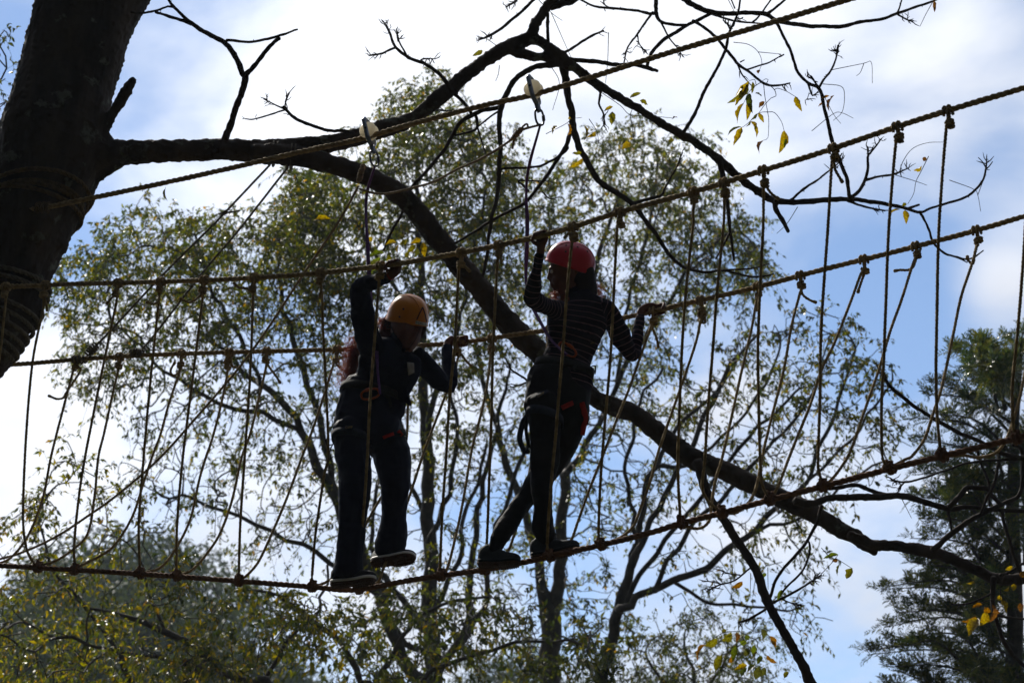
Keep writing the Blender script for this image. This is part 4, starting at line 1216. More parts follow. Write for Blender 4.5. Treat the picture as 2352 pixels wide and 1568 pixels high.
# ------------------------------------------------------------------ feathery evergreen at the right
def feather_tree(name, label, stemline, boughs, seed, dens=1.0, group=None):
    rng = np.random.default_rng(seed)
    ch = np.array(stemline)
    base = np.array([ch[0, 0], ch[0, 1], float(gh(ch[0, 0], ch[0, 1]))])
    root = empty(name, base, label, 'tree', group)
    c = catmull(ch, .2)
    MB().add(*sweep(c[:, :3], c[:, 3], 12, True, .03)).build('trunk', M['bark_bg'], root)
    V, T, A = [], [], []
    bm_ = MB()
    nb, ax, nr, L, W, cl = [], [], [], [], [], []
    for (p0, p1, w) in boughs:
        p0 = np.array(p0); p1 = np.array(p1)
        mid = (p0 + p1) / 2 + np.array([0, 0, .12 * np.linalg.norm(p1 - p0)])
        c = catmull(np.array([p0, mid, p1]), .07)
        bm_.add(*sweep(c, np.linspace(.02, .005, len(c)), 5))
        tdir = (p1 - p0) / np.linalg.norm(p1 - p0)
        n = len(c)
        for k in range(max(1, n // 7), n):
            t = k / n
            for s_ in range(int(rng.poisson(3.2 * dens))):
                # a side spray: thin rachis carrying two rows of narrow leaflets
                d = tdir * .45 + rng.normal(0, .62, 3); d[2] += .42; d /= np.linalg.norm(d)
                ln = w * rng.uniform(.5, 1.1) * (1.1 - .5 * t)
                up = rng.normal(0, .5, 3) + np.array([0, 0, 1.]); up -= d * (up @ d); up /= np.linalg.norm(up)
                sd_ = np.cross(up, d)
                m = max(5, int(ln / .02))
                tt = np.linspace(.08, 1, m)
                curve = c[k] + d * (ln * tt)[:, None] - np.array([0, 0, 1.]) * (.25 * ln * tt ** 2)[:, None]
                for sg in (-1, 1):
                    nb.append(curve); ax.append(d * .75 + sg * sd_ * .75 + rng.normal(0, .15, (m, 3)))
                    nr.append(np.broadcast_to(up, (m, 3)) + rng.normal(0, .25, (m, 3)))
                    ll = .095 * (1 - .55 * tt) * rng.uniform(.8, 1.2, m)
                    L.append(ll); W.append(np.full(m, .013))
                    cc = np.array([(.024, .042, .014), (.040, .060, .018), (.070, .085, .020), (.115, .115, .026)])[rng.integers(0, 4)] * rng.uniform(.8, 1.2)
                    cl.append(np.broadcast_to(cc, (m, 3)))
    bm_.build('branches', M['bark_bg'], root, kind='stuff')
    mb = MB()
    leaf_cloud(mb, np.concatenate(nb), np.concatenate(ax), np.concatenate(nr), np.concatenate(L), np.concatenate(W), np.concatenate(cl))
    mb.build('crown', M['leaf_spray'], root, smooth=False, kind='stuff')
    return root


def bough_set(axis, tips, d, seed, w=.34, fill=26, poly=None):
    rng = np.random.default_rng(seed)
    out = []
    ap = np.array(axis, float)
    def near_axis(y):
        return np.interp(y, ap[::-1, 1] if ap[0, 1] > ap[-1, 1] else ap[:, 1], ap[::-1, 0] if ap[0, 1] > ap[-1, 1] else ap[:, 0])
    for (x, y) in tips:
        yr = y + rng.uniform(30, 140)
        dd = d + rng.uniform(-1.0, 1.0)
        out.append((P(near_axis(yr), yr, d), P(x, y, dd), w))
    if poly is not None:
        pts = []
        lo, hi = np.min(poly, 0), np.max(poly, 0)
        while len(pts) < fill:
            c = rng.uniform(lo, hi, (1, 2))
            if in_poly(c, poly)[0]: pts.append(c[0])
        for (x, y) in pts:
            yr = y + rng.uniform(0, 120)
            out.append((P(near_axis(yr) * .5 + x * .5, yr, d + rng.uniform(-.6, .6)), P(x, y, d + rng.uniform(-1.8, 1.2)), w))
    return out


DE = 20.0
axis = [(2340, 1640), (2340, 1300), (2335, 1000), (2345, 780)]
stemE = stem_pts([(2335, 1640, 22), (2332, 1400, 19), (2326, 1200, 16), (2330, 1000, 11), (2340, 860, 7), (2348, 780, 3)], DE)
tips = [(2322, 775), (2352, 760), (2285, 820), (2228, 792), (2200, 850), (2185, 800), (2180, 870), (2150, 880), (2130, 905), (2160, 950), (2110, 960), (2105, 1010), (2125, 1050), (2095, 1090), (2100, 1140), (2110, 1190), (2092, 1235), (2130, 1290), (2090, 1290),
        (2120, 1330), (2022, 1352), (2040, 1345), (2070, 1380), (2060, 1405), (2030, 1440), (2045, 1470), (1985, 1492), (2010, 1500), (2040, 1530), (2020, 1575)]
polyE = [(2325, 800), (2365, 790), (2480, 800), (2520, 1600), (2040, 1600), (2050, 1500), (2090, 1400), (2130, 1290), (2110, 1180), (2120, 1040), (2150, 930), (2240, 810)]
feather_tree('feathery_evergreen', 'dark feathery evergreen tree filling the right edge below the rails', stemE, bough_set(axis, tips, DE, 5, .30, 78, polyE), 101, .85)
# smaller feathery tree tops at the bottom
sH = stem_pts([(1600, 1720, 8), (1600, 1620, 6), (1590, 1540, 4), (1570, 1470, 2.6)], 24.5)
sH2 = chain3([(1598, 1610, 5), (1660, 1530, 4), (1700, 1460, 2.6)], 24.5)
sH3 = chain3([(1600, 1630, 5), (1520, 1560, 4), (1480, 1500, 2.6)], 24.3)
grow_tree('small_leaved_shrub', 'small leaved shrub top at the bottom edge left of the hanging leaf cluster', None, [(sH, 0), (sH2, 0), (sH3, 0)],
          [([(1440, 1500), (1500, 1450), (1570, 1410), (1640, 1425), (1700, 1430), (1770, 1510), (1770, 1600), (1430, 1600)], 420, 24.5, 1.5)], 119,
          leaf_n=3.4, solo=60, leafL=.055, weights=(4, 4, 4, 2, 1.5, .6, 0), kill=.24, cat='shrub')
ax3 = [(1392, 1700), (1392, 1600), (1390, 1530)]
stemG = stem_pts([(1392, 1740, 9), (1392, 1620, 6), (1390, 1540, 2)], 17)
feather_tree('fern_leaved_sapling', 'tip of a bright green fern leaved sapling at the bottom edge', stemG, [(P(1392, 1590, 17), P(1372, 1530, 16.9), .2), (P(1392, 1590, 17), P(1396, 1526, 17), .2), (P(1394, 1600, 17), P(1412, 1542, 17.1), .2), (P(1394, 1610, 17), P(1380, 1560, 17), .2)], 104, .8)

# ------------------------------------------------------------------ wooded hill: far trees
def far_crown(seed, R=4.2, H=9.0, n=4200, leaf=.42, lift=5.0, palette=((.030, .042, .018), (.042, .055, .022), (.06, .068, .022))):
    rng = np.random.default_rng(seed)
    # clumps spread through a tapering volume
    k = 34
    cz = rng.uniform(0, 1, k)
    rad = R * np.sqrt(np.clip(1 - (2 * cz - .85) ** 2 / 1.4, .05, 1)) * np.sqrt(rng.uniform(.15, 1, k))
    an = rng.uniform(0, 2 * np.pi, k)
    C = np.stack([rad * np.cos(an), rad * np.sin(an), lift + cz * H], 1)
    i = rng.integers(0, k, n)
    v = rng.normal(size=(n, 3)); v /= np.linalg.norm(v, axis=1, keepdims=True)
    p = C[i] + v * (rng.uniform(.3, 1, (n, 1)) ** .5) * np.array([1.35, 1.35, .95]) * (R / 4.2)
    pal = np.array(palette)
    mb = MB()
    leaf_cloud(mb, p, rng.normal(size=(n, 3)), v + rng.normal(0, .5, (n, 3)), np.full(n, leaf) * rng.uniform(.5, 1.2, n), np.full(n, leaf * .6), pal[rng.integers(0, len(pal), n)] * rng.uniform(.75, 1.25, (n, 1)))
    V = np.concatenate(mb.V)
    return mkmesh('crown', V, None, np.concatenate(mb.T), False, {'col': np.concatenate(mb.A)}), C


def far_trunk(seed, C, H):
    rng = np.random.default_rng(seed)
    mb = MB()
    tr = np.array([[0, 0, -.5, .32], [.1, .05, H * .4, .24], [0, 0, H * .75, .14], [.1, 0, H, .04]])
    c = catmull(tr, .5); mb.add(*sweep(c[:, :3], c[:, 3], 9))
    for k in range(0, len(C), 2):
        z0 = max(1.5, C[k, 2] - rng.uniform(1, 3))
        mb.add(*sweep(catmull(np.array([[0, 0, z0], [C[k, 0] * .5, C[k, 1] * .5, (z0 + C[k, 2]) / 2 + .2], C[k]]), .6), np.linspace(.08, .02, len(catmull(np.array([[0, 0, z0], [C[k, 0] * .5, C[k, 1] * .5, (z0 + C[k, 2]) / 2 + .2], C[k]]), .6))), 5))
    return mkmesh('trunk', np.concatenate(mb.V), np.concatenate(mb.Q), np.concatenate(mb.T))


PROTO = []
for s_ in range(3):
    cm, cc_ = far_crown(200 + s_, leaf=.25, n=10000)
    tm = far_trunk(210 + s_, cc_, 12)
    cm.materials.append(M['leaf_far']); tm.materials.append(M['bark_bg'])
    PROTO.append((cm, tm))


def place_far(x, y, sc, kind, label, group, name='hillside_tree', rz=None, sz=1.0):
    z = float(gh(x, y))
    o = empty(name, (x, y, z), label, 'tree', group)
    for nm, me in (('crown', PROTO[kind][0]), ('trunk', PROTO[kind][1])):
        c = bpy.data.objects.new(nm, me); COL.objects.link(c); c.parent = o
        c.scale = (sc, sc, sc * sz); c.rotation_euler = (0, 0, rz if rz is not None else (x * 7.3) % 6.28)
    return o


hr = np.random.default_rng(5)


def at_grid(x, y_top, Y, kind, label, group, sc0=1.0):
    """tree whose top shows at (x, y_top) when it stands at ground distance Y"""
    v = P(x, y_top, 1.0) - CAM
    v = v / v[1]
    X = v[0] * Y; ztop = CAMZ + v[2] * Y
    g0 = float(gh(X, Y))
    h = max(6.0, ztop - g0)
    return place_far(X, Y, h / 15.0 * sc0, kind, label, group)


k_ = 0
for (x, yt, Y) in ((-60, 1330, 66), (40, 1350, 62), (250, 1190, 84), (320, 1205, 80), (400, 1210, 86), (180, 1260, 78), (470, 1260, 76), (100, 1320, 74), (-120, 1290, 80), (240, 1330, 66), (350, 1320, 64), (450, 1360, 68), (550, 1440, 70), (150, 1420, 58), (20, 1440, 56), (300, 1430, 56)):
    at_grid(x, yt, Y, k_ % 3, 'hazy tree on the wooded hill at lower left behind the yellowing tree', 'hazy trees on the wooded hill at lower left'); k_ += 1
for (x, yt, Y) in ((1170, 1478, 88), (1130, 1520, 84), (1245, 1500, 90), (650, 1500, 80), (760, 1530, 84)):
    at_grid(x, yt, Y, k_ % 3, 'small hazy treetop low on the bottom edge behind the centre stems', 'hazy treetops along the bottom centre'); k_ += 1
for (x, yt, Y) in ((1480, 1515, 84), (1690, 1545, 82), (1990, 1552, 90)):
    at_grid(x, yt, Y, k_ % 3, 'small hazy treetop low on the bottom edge beneath the falling branch', 'hazy treetops along the bottom right'); k_ += 1

# unseen wood behind and beside the camera: big trees added to cut front light
bc, bcc = far_crown(260, R=5.4, H=11.0, n=9000, leaf=1.0, lift=2.6, palette=((.018, .026, .009), (.026, .034, .011)))
bt = far_trunk(261, bcc, 12); bc.materials.append(M['leaf_back']); bt.materials.append(M['bark_bg'])
PROTO.append((bc, bt))
for i in range(18):
    a = math.radians(76 + i * 208 / 17.0)
    R_ = 10.5 + 3.5 * ((i * 37) % 5) / 4.0
    place_far(R_ * math.sin(a), R_ * math.cos(a) + 1, 1.25 + .12 * (i % 3), 3, 'broad unseen tree added behind the camera to cut front light', 'unseen trees added round the camera to cut front light', 'added_shade_tree')

# ================================================================== ROPE BRIDGE
NEAR = [(-30, 660), (0, 659), (85, 655.5), (171, 652), (342, 647.5), (513, 641.5), (684, 631), (800, 619.4), (905, 607), (1060, 580), (1146, 563), (1240, 542), (1316, 521), (1424, 487), (1548, 453), (1650, 424), (1719, 402), (1890, 349), (2061, 291), (2181, 253), (2352, 202), (2560, 138), (2800, 60)]
FAR = [(-20, 838), (27, 836.6), (85, 833), (164, 826), (239, 821), (342, 815), (513, 809), (684, 804.8), (787, 802), (900, 797), (965, 793), (1014, 790), (1072, 784.5), (1119, 778), (1199, 766), (1252, 759), (1340, 745), (1430, 730), (1528, 709), (1562, 700), (1719, 664), (1890, 619), (2061, 576.7), (2232, 532), (2352, 497), (2560, 436), (2800, 362)]
FOOT = [(-300, 1284), (-205, 1288), (-100, 1292), (0, 1298), (171, 1308), (321, 1317), (513, 1331), (718, 1347), (790, 1354), (843, 1350), (946, 1331), (1014, 1321), (1117, 1307), (1220, 1287), (1288, 1271), (1380, 1251), (1493, 1223), (1565, 1201), (1659, 1177), (1770, 1147), (1892, 1116), (2044, 1076), (2164, 1047), (2335, 1006), (2560, 948), (2800, 880)]
OVER = [(70, 481), (102, 477), (205, 456), (342, 427.5), (513, 390), (684, 350.5), (790, 328), (846, 314), (946, 285), (1117, 241), (1220, 219), (1356, 178), (1548, 118), (1753, 58), (1958, -4), (2300, -112), (2800, -280)]


def rail_pts(line, df): return np.array([P(x, y, df(x)) for x, y in line])


def on(line, df, x):
    y = np.interp(x, [p[0] for p in line], [p[1] for p in line])
    return P(x, y, df(x))


def tangent(line, df, x):
    t = on(line, df, x + 12) - on(line, df, x - 12)
    return t / np.linalg.norm(t)


RR, RT_, RO = .0152, .0086, .0168
mid_b = on(FOOT, dF, 1176)
bridge = empty('rope_bridge', (mid_b[0], mid_b[1], 0.0), 'sagging rope bridge of two handrails, one foot rope and hanging lines', 'rope bridge')
mb = MB(); pn = rail_pts(NEAR, dN); rope_geo(mb, pn, RR); fuzz(mb, pn, RR, 70)
near_rail = mb.build('handrail', M['rope'], bridge); near_rail['label'] = 'near handrail rope, upper in view'
mb = MB(); pf = rail_pts(FAR, dR); rope_geo(mb, pf, RR, phase=1.0); fuzz(mb, pf, RR, 70)
far_rail = mb.build('handrail', M['rope'], bridge); far_rail['label'] = 'far handrail rope, lower in view'
mb = MB(); po = rail_pts(FOOT, dF); rope_geo(mb, po, RR * 1.05, phase=2.0); fuzz(mb, po, RR, 70)
foot_rope = mb.build('foot_rope', M['rope_dark'], bridge); foot_rope['label'] = 'brown foot rope the climbers stand on'


def hitch(mb, c, t, R, r, side=1, drop=.055, lump=1.0, turns=2, seed=0, tail=None):
    """loops round a rail, then a lump of turns below it, and a free tail"""
    rng = np.random.default_rng(seed)
    down = np.array([0, 0, -1.0]); down -= t * (down @ t); down /= np.linalg.norm(down)
    s = np.cross(t, down)
    pts = []
    n = 14
    ph = rng.uniform(0, 6.28)
    for k in range(int(n * turns) + 1):
        a = 2 * np.pi * k / n + np.pi / 2
        x = (k / (n * turns) - .5) * r * 2.6 * turns
        pts.append(c + t * x + (R + r * .85) * (np.cos(a) * s + np.sin(a) * down))
    mb.add(*[z for z in rope_sw(np.array(pts), r)])
    # second knot below
    kc = c + down * (R + r + drop * .55)
    pts = []
    rr = r * 1.95 * lump
    ax = t * rng.uniform(.4, 1) + s * rng.uniform(-1, 1); ax /= np.linalg.norm(ax)
    a2 = np.cross(down, ax); a2 /= np.linalg.norm(a2)
    for k in range(27):
        a = 2 * np.pi * k / 12 + ph
        pts.append(kc + down * ((k / 26 - .5) * r * 4.2) + rr * (np.cos(a) * ax + np.sin(a) * a2))
    mb.add(*rope_sw(np.array(pts), r))
    for sx in (-1, 1):
        p_ = [c + s * (R + r * .6) * sx + down * R * .3, c + down * (R + drop * .25) + s * r * 1.4 * sx, kc + s * r * .8 * sx]
        mb.add(*rope_sw(catmull(np.array(p_), .006), r))
    if tail is not None:
        mb.add(*rope_sw(catmull(np.array([kc] + [np.asarray(q) for q in tail]), .008), r * .95))
        e = np.asarray(tail[-1]); d = e - (np.asarray(tail[-2]) if len(tail) > 1 else kc); d /= np.linalg.norm(d)
        mb.add(*sweep(np.array([e - d * .012, e + d * .006]), np.array([r * 1.15, r * 1.2]), 8))
    return kc


def rope_sw(C, r, pitch=None):
    m = MB(); rope_geo(m, C, r, pitch or r * 6.5, 5, 5)
    return np.concatenate(m.V), np.concatenate(m.Q), np.concatenate(m.T)


FK = {'A': 88, 'B': 172, 'C': 321, 'D': 405, 'E': 548, 'F': 717, 'G': 825, 'H': 1014, 'I': 1114, 'J': 1263, 'K': 1380, 'L': 1565, 'M': 1659, 'N': 1770, 'O': 1892, 'P': 2044, 'Q': 2165, 'R': 2335, 'Z': -60}
near_lines = [
    (14, [(14, 675), (8, 740), (0, 810), (-30, 1000), (-55, 1200)], 'Z'),
    (105, [(101, 690), (98, 715), (75, 830), (60, 1000), (53, 1180), (60, 1255), (76, 1290)], 'A'),
    (272, [(268, 690), (235, 850), (190, 1080), (171, 1240)], 'B'),
    (370, [(365, 690), (345, 880), (330, 1050), (319, 1200)], 'C'),
    (470, [(466, 680), (445, 850), (420, 1050), (407, 1200)], 'D'),
    (585, [(581, 680), (575, 850), (562, 1050), (552, 1200)], 'E'),
    (737, [(739, 670), (742, 760), (749, 893), (754, 1043), (745, 1090), (725, 1223), (717, 1320)], 'F'),
    (875, [(871, 645), (862, 760), (850, 920), (842, 1080), (830, 1240), (823, 1325)], 'G'),
    (1060, [(1054, 620), (1045, 784), (1033, 909), (1025, 1043), (1016, 1177), (1011, 1300)], 'H'),
    (1146, [(1143, 600), (1139, 663), (1132, 815), (1129, 947), (1126, 1032), (1120, 1203), (1116, 1285)], 'I'),
    (1316, [(1314, 556), (1303, 663), (1293, 799), (1282, 928), (1277, 995), (1266, 1110), (1257, 1247)], 'J'),
    (1424, [(1418, 520), (1403, 804), (1389, 974), (1379, 1110), (1375, 1230)], 'K'),
    (1593, [(1592, 495), (1592, 517), (1577, 654), (1567, 790), (1560, 961), (1557, 1053), (1558, 1110), (1562, 1180)], 'L'),
    (1663, [(1664, 450), (1662, 517), (1647, 671), (1637, 807), (1627, 927), (1619, 1053), (1613, 1117), (1625, 1148), (1645, 1166)], 'M'),
    (1753, [(1754, 430), (1753, 517), (1746, 654), (1741, 790), (1742, 893), (1745, 1030), (1750, 1107), (1763, 1136)], 'N'),
    (1914, [(1911, 372), (1902, 517), (1890, 688), (1885, 790), (1883, 927), (1879, 1053), (1882, 1088)], 'O'),
    (2061, [(2058, 325), (2042, 517), (2035, 688), (2030, 825), (2025, 927), (2026, 1042), (2036, 1066)], 'P'),
    (2177, [(2174, 290), (2157, 517), (2152, 722), (2150, 859), (2153, 961), (2160, 1030)], 'Q'),
    (2375, [(2374, 220), (2360, 440), (2350, 602), (2338, 756), (2325, 893), (2328, 985)], 'R'),
]
near_tail = {105: [(108, 705), (108, 712)], 272: [(255, 686), (246, 697)], 370: [(365, 690), (352, 698), (338, 694)], 470: [(460, 678), (438, 694), (415, 686)], 585: [(565, 662), (548, 660), (538, 651)], 737: [(738, 660), (735, 682)],
             1593: None, 1753: [(1760, 428), (1772, 445), (1787, 456)], 1914: [(1917, 385), (1926, 404), (1934, 417)], 1060: [(1068, 612), (1078, 622)], 1316: [(1306, 536), (1298, 545)], 1146: [(1150, 590), (1152, 600)]}
far_lines = [
    (175, [(168, 852), (150, 920), (118, 1045), (99, 1141), (68, 1223), (34, 1271), (0, 1292)], 'Z'),
    (275, [(273, 845), (263, 886), (239, 995), (226, 1049), (217, 1141), (202, 1223), (168, 1261), (126, 1288)], 'A'),
    (418, [(417, 842), (390, 920), (369, 996), (349, 1050), (328, 1114), (304, 1186), (263, 1251), (219, 1282)], 'B'),
    (527, [(523, 852), (510, 920), (489, 1002), (473, 1050), (458, 1100), (438, 1189), (407, 1254), (373, 1299), (342, 1312)], 'C'),
    (613, [(612, 838), (595, 913), (575, 995), (555, 1051), (533, 1148), (506, 1223), (475, 1271), (444, 1306), (420, 1317)], 'D'),
    (775, [(768, 831), (749, 893), (721, 978), (694, 1049), (657, 1148), (619, 1237), (592, 1292), (563, 1324)], 'E'),
    (945, [(941, 850), (937, 931), (932, 1017), (903, 1095), (870, 1151), (848, 1189), (805, 1270), (766, 1323), (738, 1341)], 'F'),
    (1052, [(1055, 809), (1042, 856), (1020, 916), (975, 1035), (941, 1138), (905, 1240), (880, 1307), (866, 1338)], 'G'),
    (1130, [(1128, 805), (1118, 890), (1100, 970), (1084, 1032), (1062, 1159), (1042, 1251), (1027, 1305)], 'H'),
    (1262, [(1258, 790), (1245, 900), (1228, 1020), (1200, 1160), (1179, 1234), (1165, 1268), (1140, 1295)], 'I'),
    (1500, [(1495, 751), (1472, 816), (1446, 890), (1420, 955), (1389, 1035), (1355, 1121), (1328, 1196), (1311, 1242), (1285, 1268)], 'J'),
    (1610, [(1609, 736), (1599, 784), (1579, 845), (1548, 934), (1514, 1032), (1493, 1107), (1473, 1162), (1456, 1206), (1432, 1229), (1404, 1243)], 'K'),
    (1740, [(1738, 688), (1726, 756), (1702, 859), (1681, 955), (1659, 1050), (1644, 1100), (1635, 1152), (1630, 1193), (1610, 1212), (1580, 1210)], 'L'),
    (1838, [(1838, 671), (1818, 749), (1801, 845), (1770, 968), (1755, 1030), (1745, 1083), (1734, 1128), (1716, 1158), (1687, 1178)], 'M'),
    (1984, [(1979, 626), (1952, 698), (1917, 787), (1886, 852), (1862, 927), (1832, 1002), (1813, 1049), (1794, 1100), (1778, 1134)], 'N'),
    (2104, [(2095, 612), (2071, 688), (2044, 763), (2020, 845), (1989, 934), (1955, 1032), (1934, 1070), (1908, 1103)], 'O'),
    (2243, [(2232, 608), (2208, 681), (2187, 780), (2164, 886), (2143, 951), (2123, 1009), (2095, 1047), (2081, 1054), (2056, 1067)], 'P'),
    (2420, [(2405, 560), (2375, 740), (2352, 869), (2331, 955), (2311, 1009), (2287, 1040), (2249, 1050), (2211, 1045), (2178, 1047)], 'Q'),
]
far_tail = {175: [(185, 850), (150, 905), (148, 912), (132, 916), (113, 909)], 275: [(272, 850), (268, 862)], 418: [(410, 855), (397, 862), (392, 850), (401, 833)], 527: [(535, 842), (541, 843)], 613: [(620, 845), (633, 862), (643, 878)], 775: [(772, 835), (783, 846), (796, 852)],
            1052: [(1058, 812), (1070, 828), (1082, 840)], 1500: [(1498, 750), (1508, 776), (1512, 796)], 1610: [(1608, 722), (1606, 735)], 1740: [(1739, 695), (1738, 712)], 1838: [(1843, 675), (1858, 688), (1873, 694)], 1984: [(1981, 640), (1974, 660), (1971, 670)], 2104: [(2098, 612), (2085, 620), (2068, 620), (2056, 622)], 2243: [(2240, 575), (2235, 605), (2222, 596), (2222, 590)], 1130: [(1132, 800), (1130, 818)]}


def hang(lines, rail, df, tails, who, ph):
    for i, (x, pts, k) in enumerate(lines):
        t = tangent(rail, df, x)
        c = on(rail, df, x)
        fx = FK[k]
        fp = on(FOOT, dF, fx)
        d0, d1 = df(x), dF(fx)
        y0 = np.interp(x, [p[0] for p in rail], [p[1] for p in rail]); y1 = np.interp(fx, [p[0] for p in FOOT], [p[1] for p in FOOT])
        w = []
        for (a, b) in pts:
            u = min(1, max(0, (b - y0) / (y1 - y0)))
            w.append(P(a, b, d0 * (1 - u) + d1 * u))
        tail = tails.get(x)
        tw = None
        if tail: tw = [P(a, b, d0 - .03) for a, b in tail]
        kb = MB()
        kc = hitch(kb, c, t, RR, RT_ * .95, seed=i + ph, drop=.05 + .02 * ((i * 7) % 3), lump=1 + .12 * ((i * 5) % 3), tail=tw)
        if x in (1610, 527): hitch(kb, kc + np.array([0, 0, -.012]), t, RT_ * .8, RT_ * .95, seed=i + 90, drop=.04)
        path = np.vstack([kc, w, fp + np.array([0, 0, .012])])
        mb = MB(); rope_geo(mb, path, RT_, RT_ * 6.4, 5, 5, phase=i); fuzz(mb, path, RT_, 40, .008)
        o = mb.build('suspender_rope', M['rope'], bridge)
        kb.build('knot', M['rope'], o)


hang(near_lines, NEAR, dN, near_tail, 'near', 0)
hang(far_lines, FAR, dR, far_tail, 'far', 40)
for i, (k, fx) in enumerate(FK.items()):
    c = on(FOOT, dF, fx); t = tangent(FOOT, dF, fx)
    dn = np.array([0, 0, -1.0]); dn -= t * (dn @ t); dn /= np.linalg.norm(dn); s = np.cross(t, dn)
    kb = MB()
    rng = np.random.default_rng(i)
    for tilt in (.55, -.5, .1):
        pts = []
        n_t = rng.uniform(1.3, 2.1)
        for q in range(int(13 * n_t)):
            a = 2 * np.pi * q / 13 + rng.uniform(0, .2) + i
            x = (q / (13 * n_t) - .5) * RT_ * 3.6 + tilt * RT_ * 2.0 * math.cos(a)
            pts.append(c + t * x + (RR + RT_ * .8 + .004 * rng.random()) * (np.cos(a) * s + np.sin(a) * dn))
        kb.add(*rope_sw(np.array(pts), RT_))
    # lump on top where the two lines meet
    pts = [c - dn * (RR + .006) + RT_ * 1.7 * (math.cos(a) * t + math.sin(a) * s) - dn * a * .0016 for a in np.linspace(0, 11, 24)]
    kb.add(*rope_sw(np.array(pts), RT_))
    kb.build('knot', M['rope_dark'], foot_rope)

# ---- rope ends wound round the leaning trunk
def trunk_at(z):
    i = int(np.abs(TRUNKC[:, 2] - z).argmin())
    a, b = max(0, i - 2), min(len(TRUNKC) - 1, i + 2)
    t = TRUNKC[a, :3] - TRUNKC[b, :3]
    return TRUNKC[i, :3], t / np.linalg.norm(t), TRUNKC[i, 3]


def wind(z0, z1, turns, R, tilt=0.0, a0=0.0, grow=.0):
    pts = []
    n = int(turns * 36)
    for k in range(n + 1):
        u = k / n
        c, t, r = trunk_at(z0 + (z1 - z0) * u)
        e1 = np.array([1.0, 0, 0]); e1 -= t * (e1 @ t); e1 /= np.linalg.norm(e1)
        e2 = np.cross(t, e1)
        a = a0 + 2 * np.pi * turns * u
        rr = r + R * .8 + grow
        pts.append(c + rr * (np.cos(a) * e1 + np.sin(a) * e2) + t * (tilt * math.cos(a + .6)))
    return np.array(pts)


zf = lambda x, y: P(x, y, dT(y))[2]
mb = MB(); rope_geo(mb, wind(zf(0, 706), zf(-30, 800), 7, RR, .03), RR)
o = mb.build('rope_wrap', M['rope_grey'], bridge); o['label'] = 'grey handrail rope wound in tight turns round the trunk'
mb = MB(); rope_geo(mb, wind(zf(0, 652), zf(0, 668), 2, RR, .01, 2.0), RR)
mb.build('rope_wrap', M['rope_grey'], bridge)
mb = MB(); rope_geo(mb, wind(zf(-300, 1275), zf(-300, 1300), 2, RR, .02), RR)
mb.build('rope_wrap', M['rope_grey'], bridge)

# ---- overhead safety rope
pov = rail_pts(OVER, dO)
over = empty('overhead_rope', (pov[8][0], pov[8][1], pov[8][2]), 'thick tan safety rope strung above the bridge from the trunk to the upper right', 'rope')
mb = MB(); rope_geo(mb, pov, RO); fuzz(mb, pov, RO, 90, .014); mb.build('main_rope', M['rope'], over)
for k, (ya, yb, tl, a0) in enumerate(((470, 480, .13, 0.0), (485, 478, .10, .4), (478, 492, .05, .9), (455, 462, .16, .2))):
    mb = MB(); rope_geo(mb, wind(zf(70, ya), zf(70, yb), 1.0, RO, tl, a0, .004 * k), RO * .9)
    mb.build('rope_wrap', M['wrap'], over)
kb = MB()
kc = P(100, 477, dO(100))
for k in range(3):
    pts = [kc + (RO + .012) * (math.cos(a) * np.array([0, .3, 1]) + math.sin(a) * np.array([.2, 1, 0])) + np.array([-.05 + .03 * k + .004 * a, 0, .0]) for a in np.linspace(0, 6.6, 20)]
    kb.add(*rope_sw(np.array(pts), RO * .8))
kb.build('knot', M['wrap'], over)

# ---- ropes that hold the left end of the far rail up from the limb
def support(pts, label, kn, group=None):
    n = len(pts)
    w = np.array([P(x, y, 12.22 * (1 - i / (n - 1)) + dR(pts[-1][0]) * i / (n - 1)) for i, (x, y) in enumerate(pts)])
    o = empty('support_rope', w[-1], label, 'rope')
    mb = MB(); rope_geo(mb, w, .0078, sides=5); mb.build('main_rope', M['rope_grey'], o)
    # loop over the limb
    c = P(pts[0][0], pts[0][1] - 28, 12.42); t = np.array([.97, .1, -.1]); t /= np.linalg.norm(t)
    e1 = np.cross(t, [0, 0, 1.]); e1 /= np.linalg.norm(e1); e2 = np.cross(t, e1)
    lp = np.array([c + .081 * (np.cos(a) * e1 + np.sin(a) * e2) + t * .004 * a for a in np.linspace(0, 12.6, 60)])
    mb = MB(); rope_geo(mb, lp, .0065, sides=5); mb.build('loop', M['rope_grey'], o)
    for (x, y, dx, dy, ln, big) in kn:
        d = 12.2
        kb = MB(); c = P(x, y, d if big is None else dR(x))
        ax = P(x + dx, y + dy, d if big is None else dR(x)) - c; L = np.linalg.norm(ax); ax /= L
        s1 = np.cross(ax, FW); s1 /= np.linalg.norm(s1); s2 = np.cross(ax, s1)
        R0 = .016 if big is None else .026
        turns = max(2, ln)
        pts_ = np.array([c + ax * ((u - .5) * L) + R0 * (1 - .25 * abs(2 * u - 1)) * (np.cos(turns * 6.28 * u) * s1 + np.sin(turns * 6.28 * u) * s2) for u in np.linspace(0, 1, int(turns * 14))])
        kb.add(*rope_sw(pts_, .0075))
        if big is None:
            tl = catmull(np.array([P(x - 14, y + 3, d), P(x, y - 1, d), P(x + 14, y - 2, d), P(x + 35, y - 5, d)]), .01); kb.add(*rope_sw(tl, .0062))
        kb.build('knot', M['rope_grey'], o)


support([(619, 380), (516, 489), (489, 517), (369, 636), (260, 753), (222, 792), (205, 808)], 'thin rope slanting from the limb to the far handrail, with a knot halfway', [(516, 489, 3, 4, 2, None), (211, 803, 22, -22, 5, 1), (183, 826, 34, -2, 4, 1)])
support([(660, 386), (547, 530), (468, 623), (359, 763), (328, 800), (316, 812)], 'thin plain rope slanting from the limb to the far handrail, right of the knotted one', [(315, 811, 28, 2, 5, 1)])

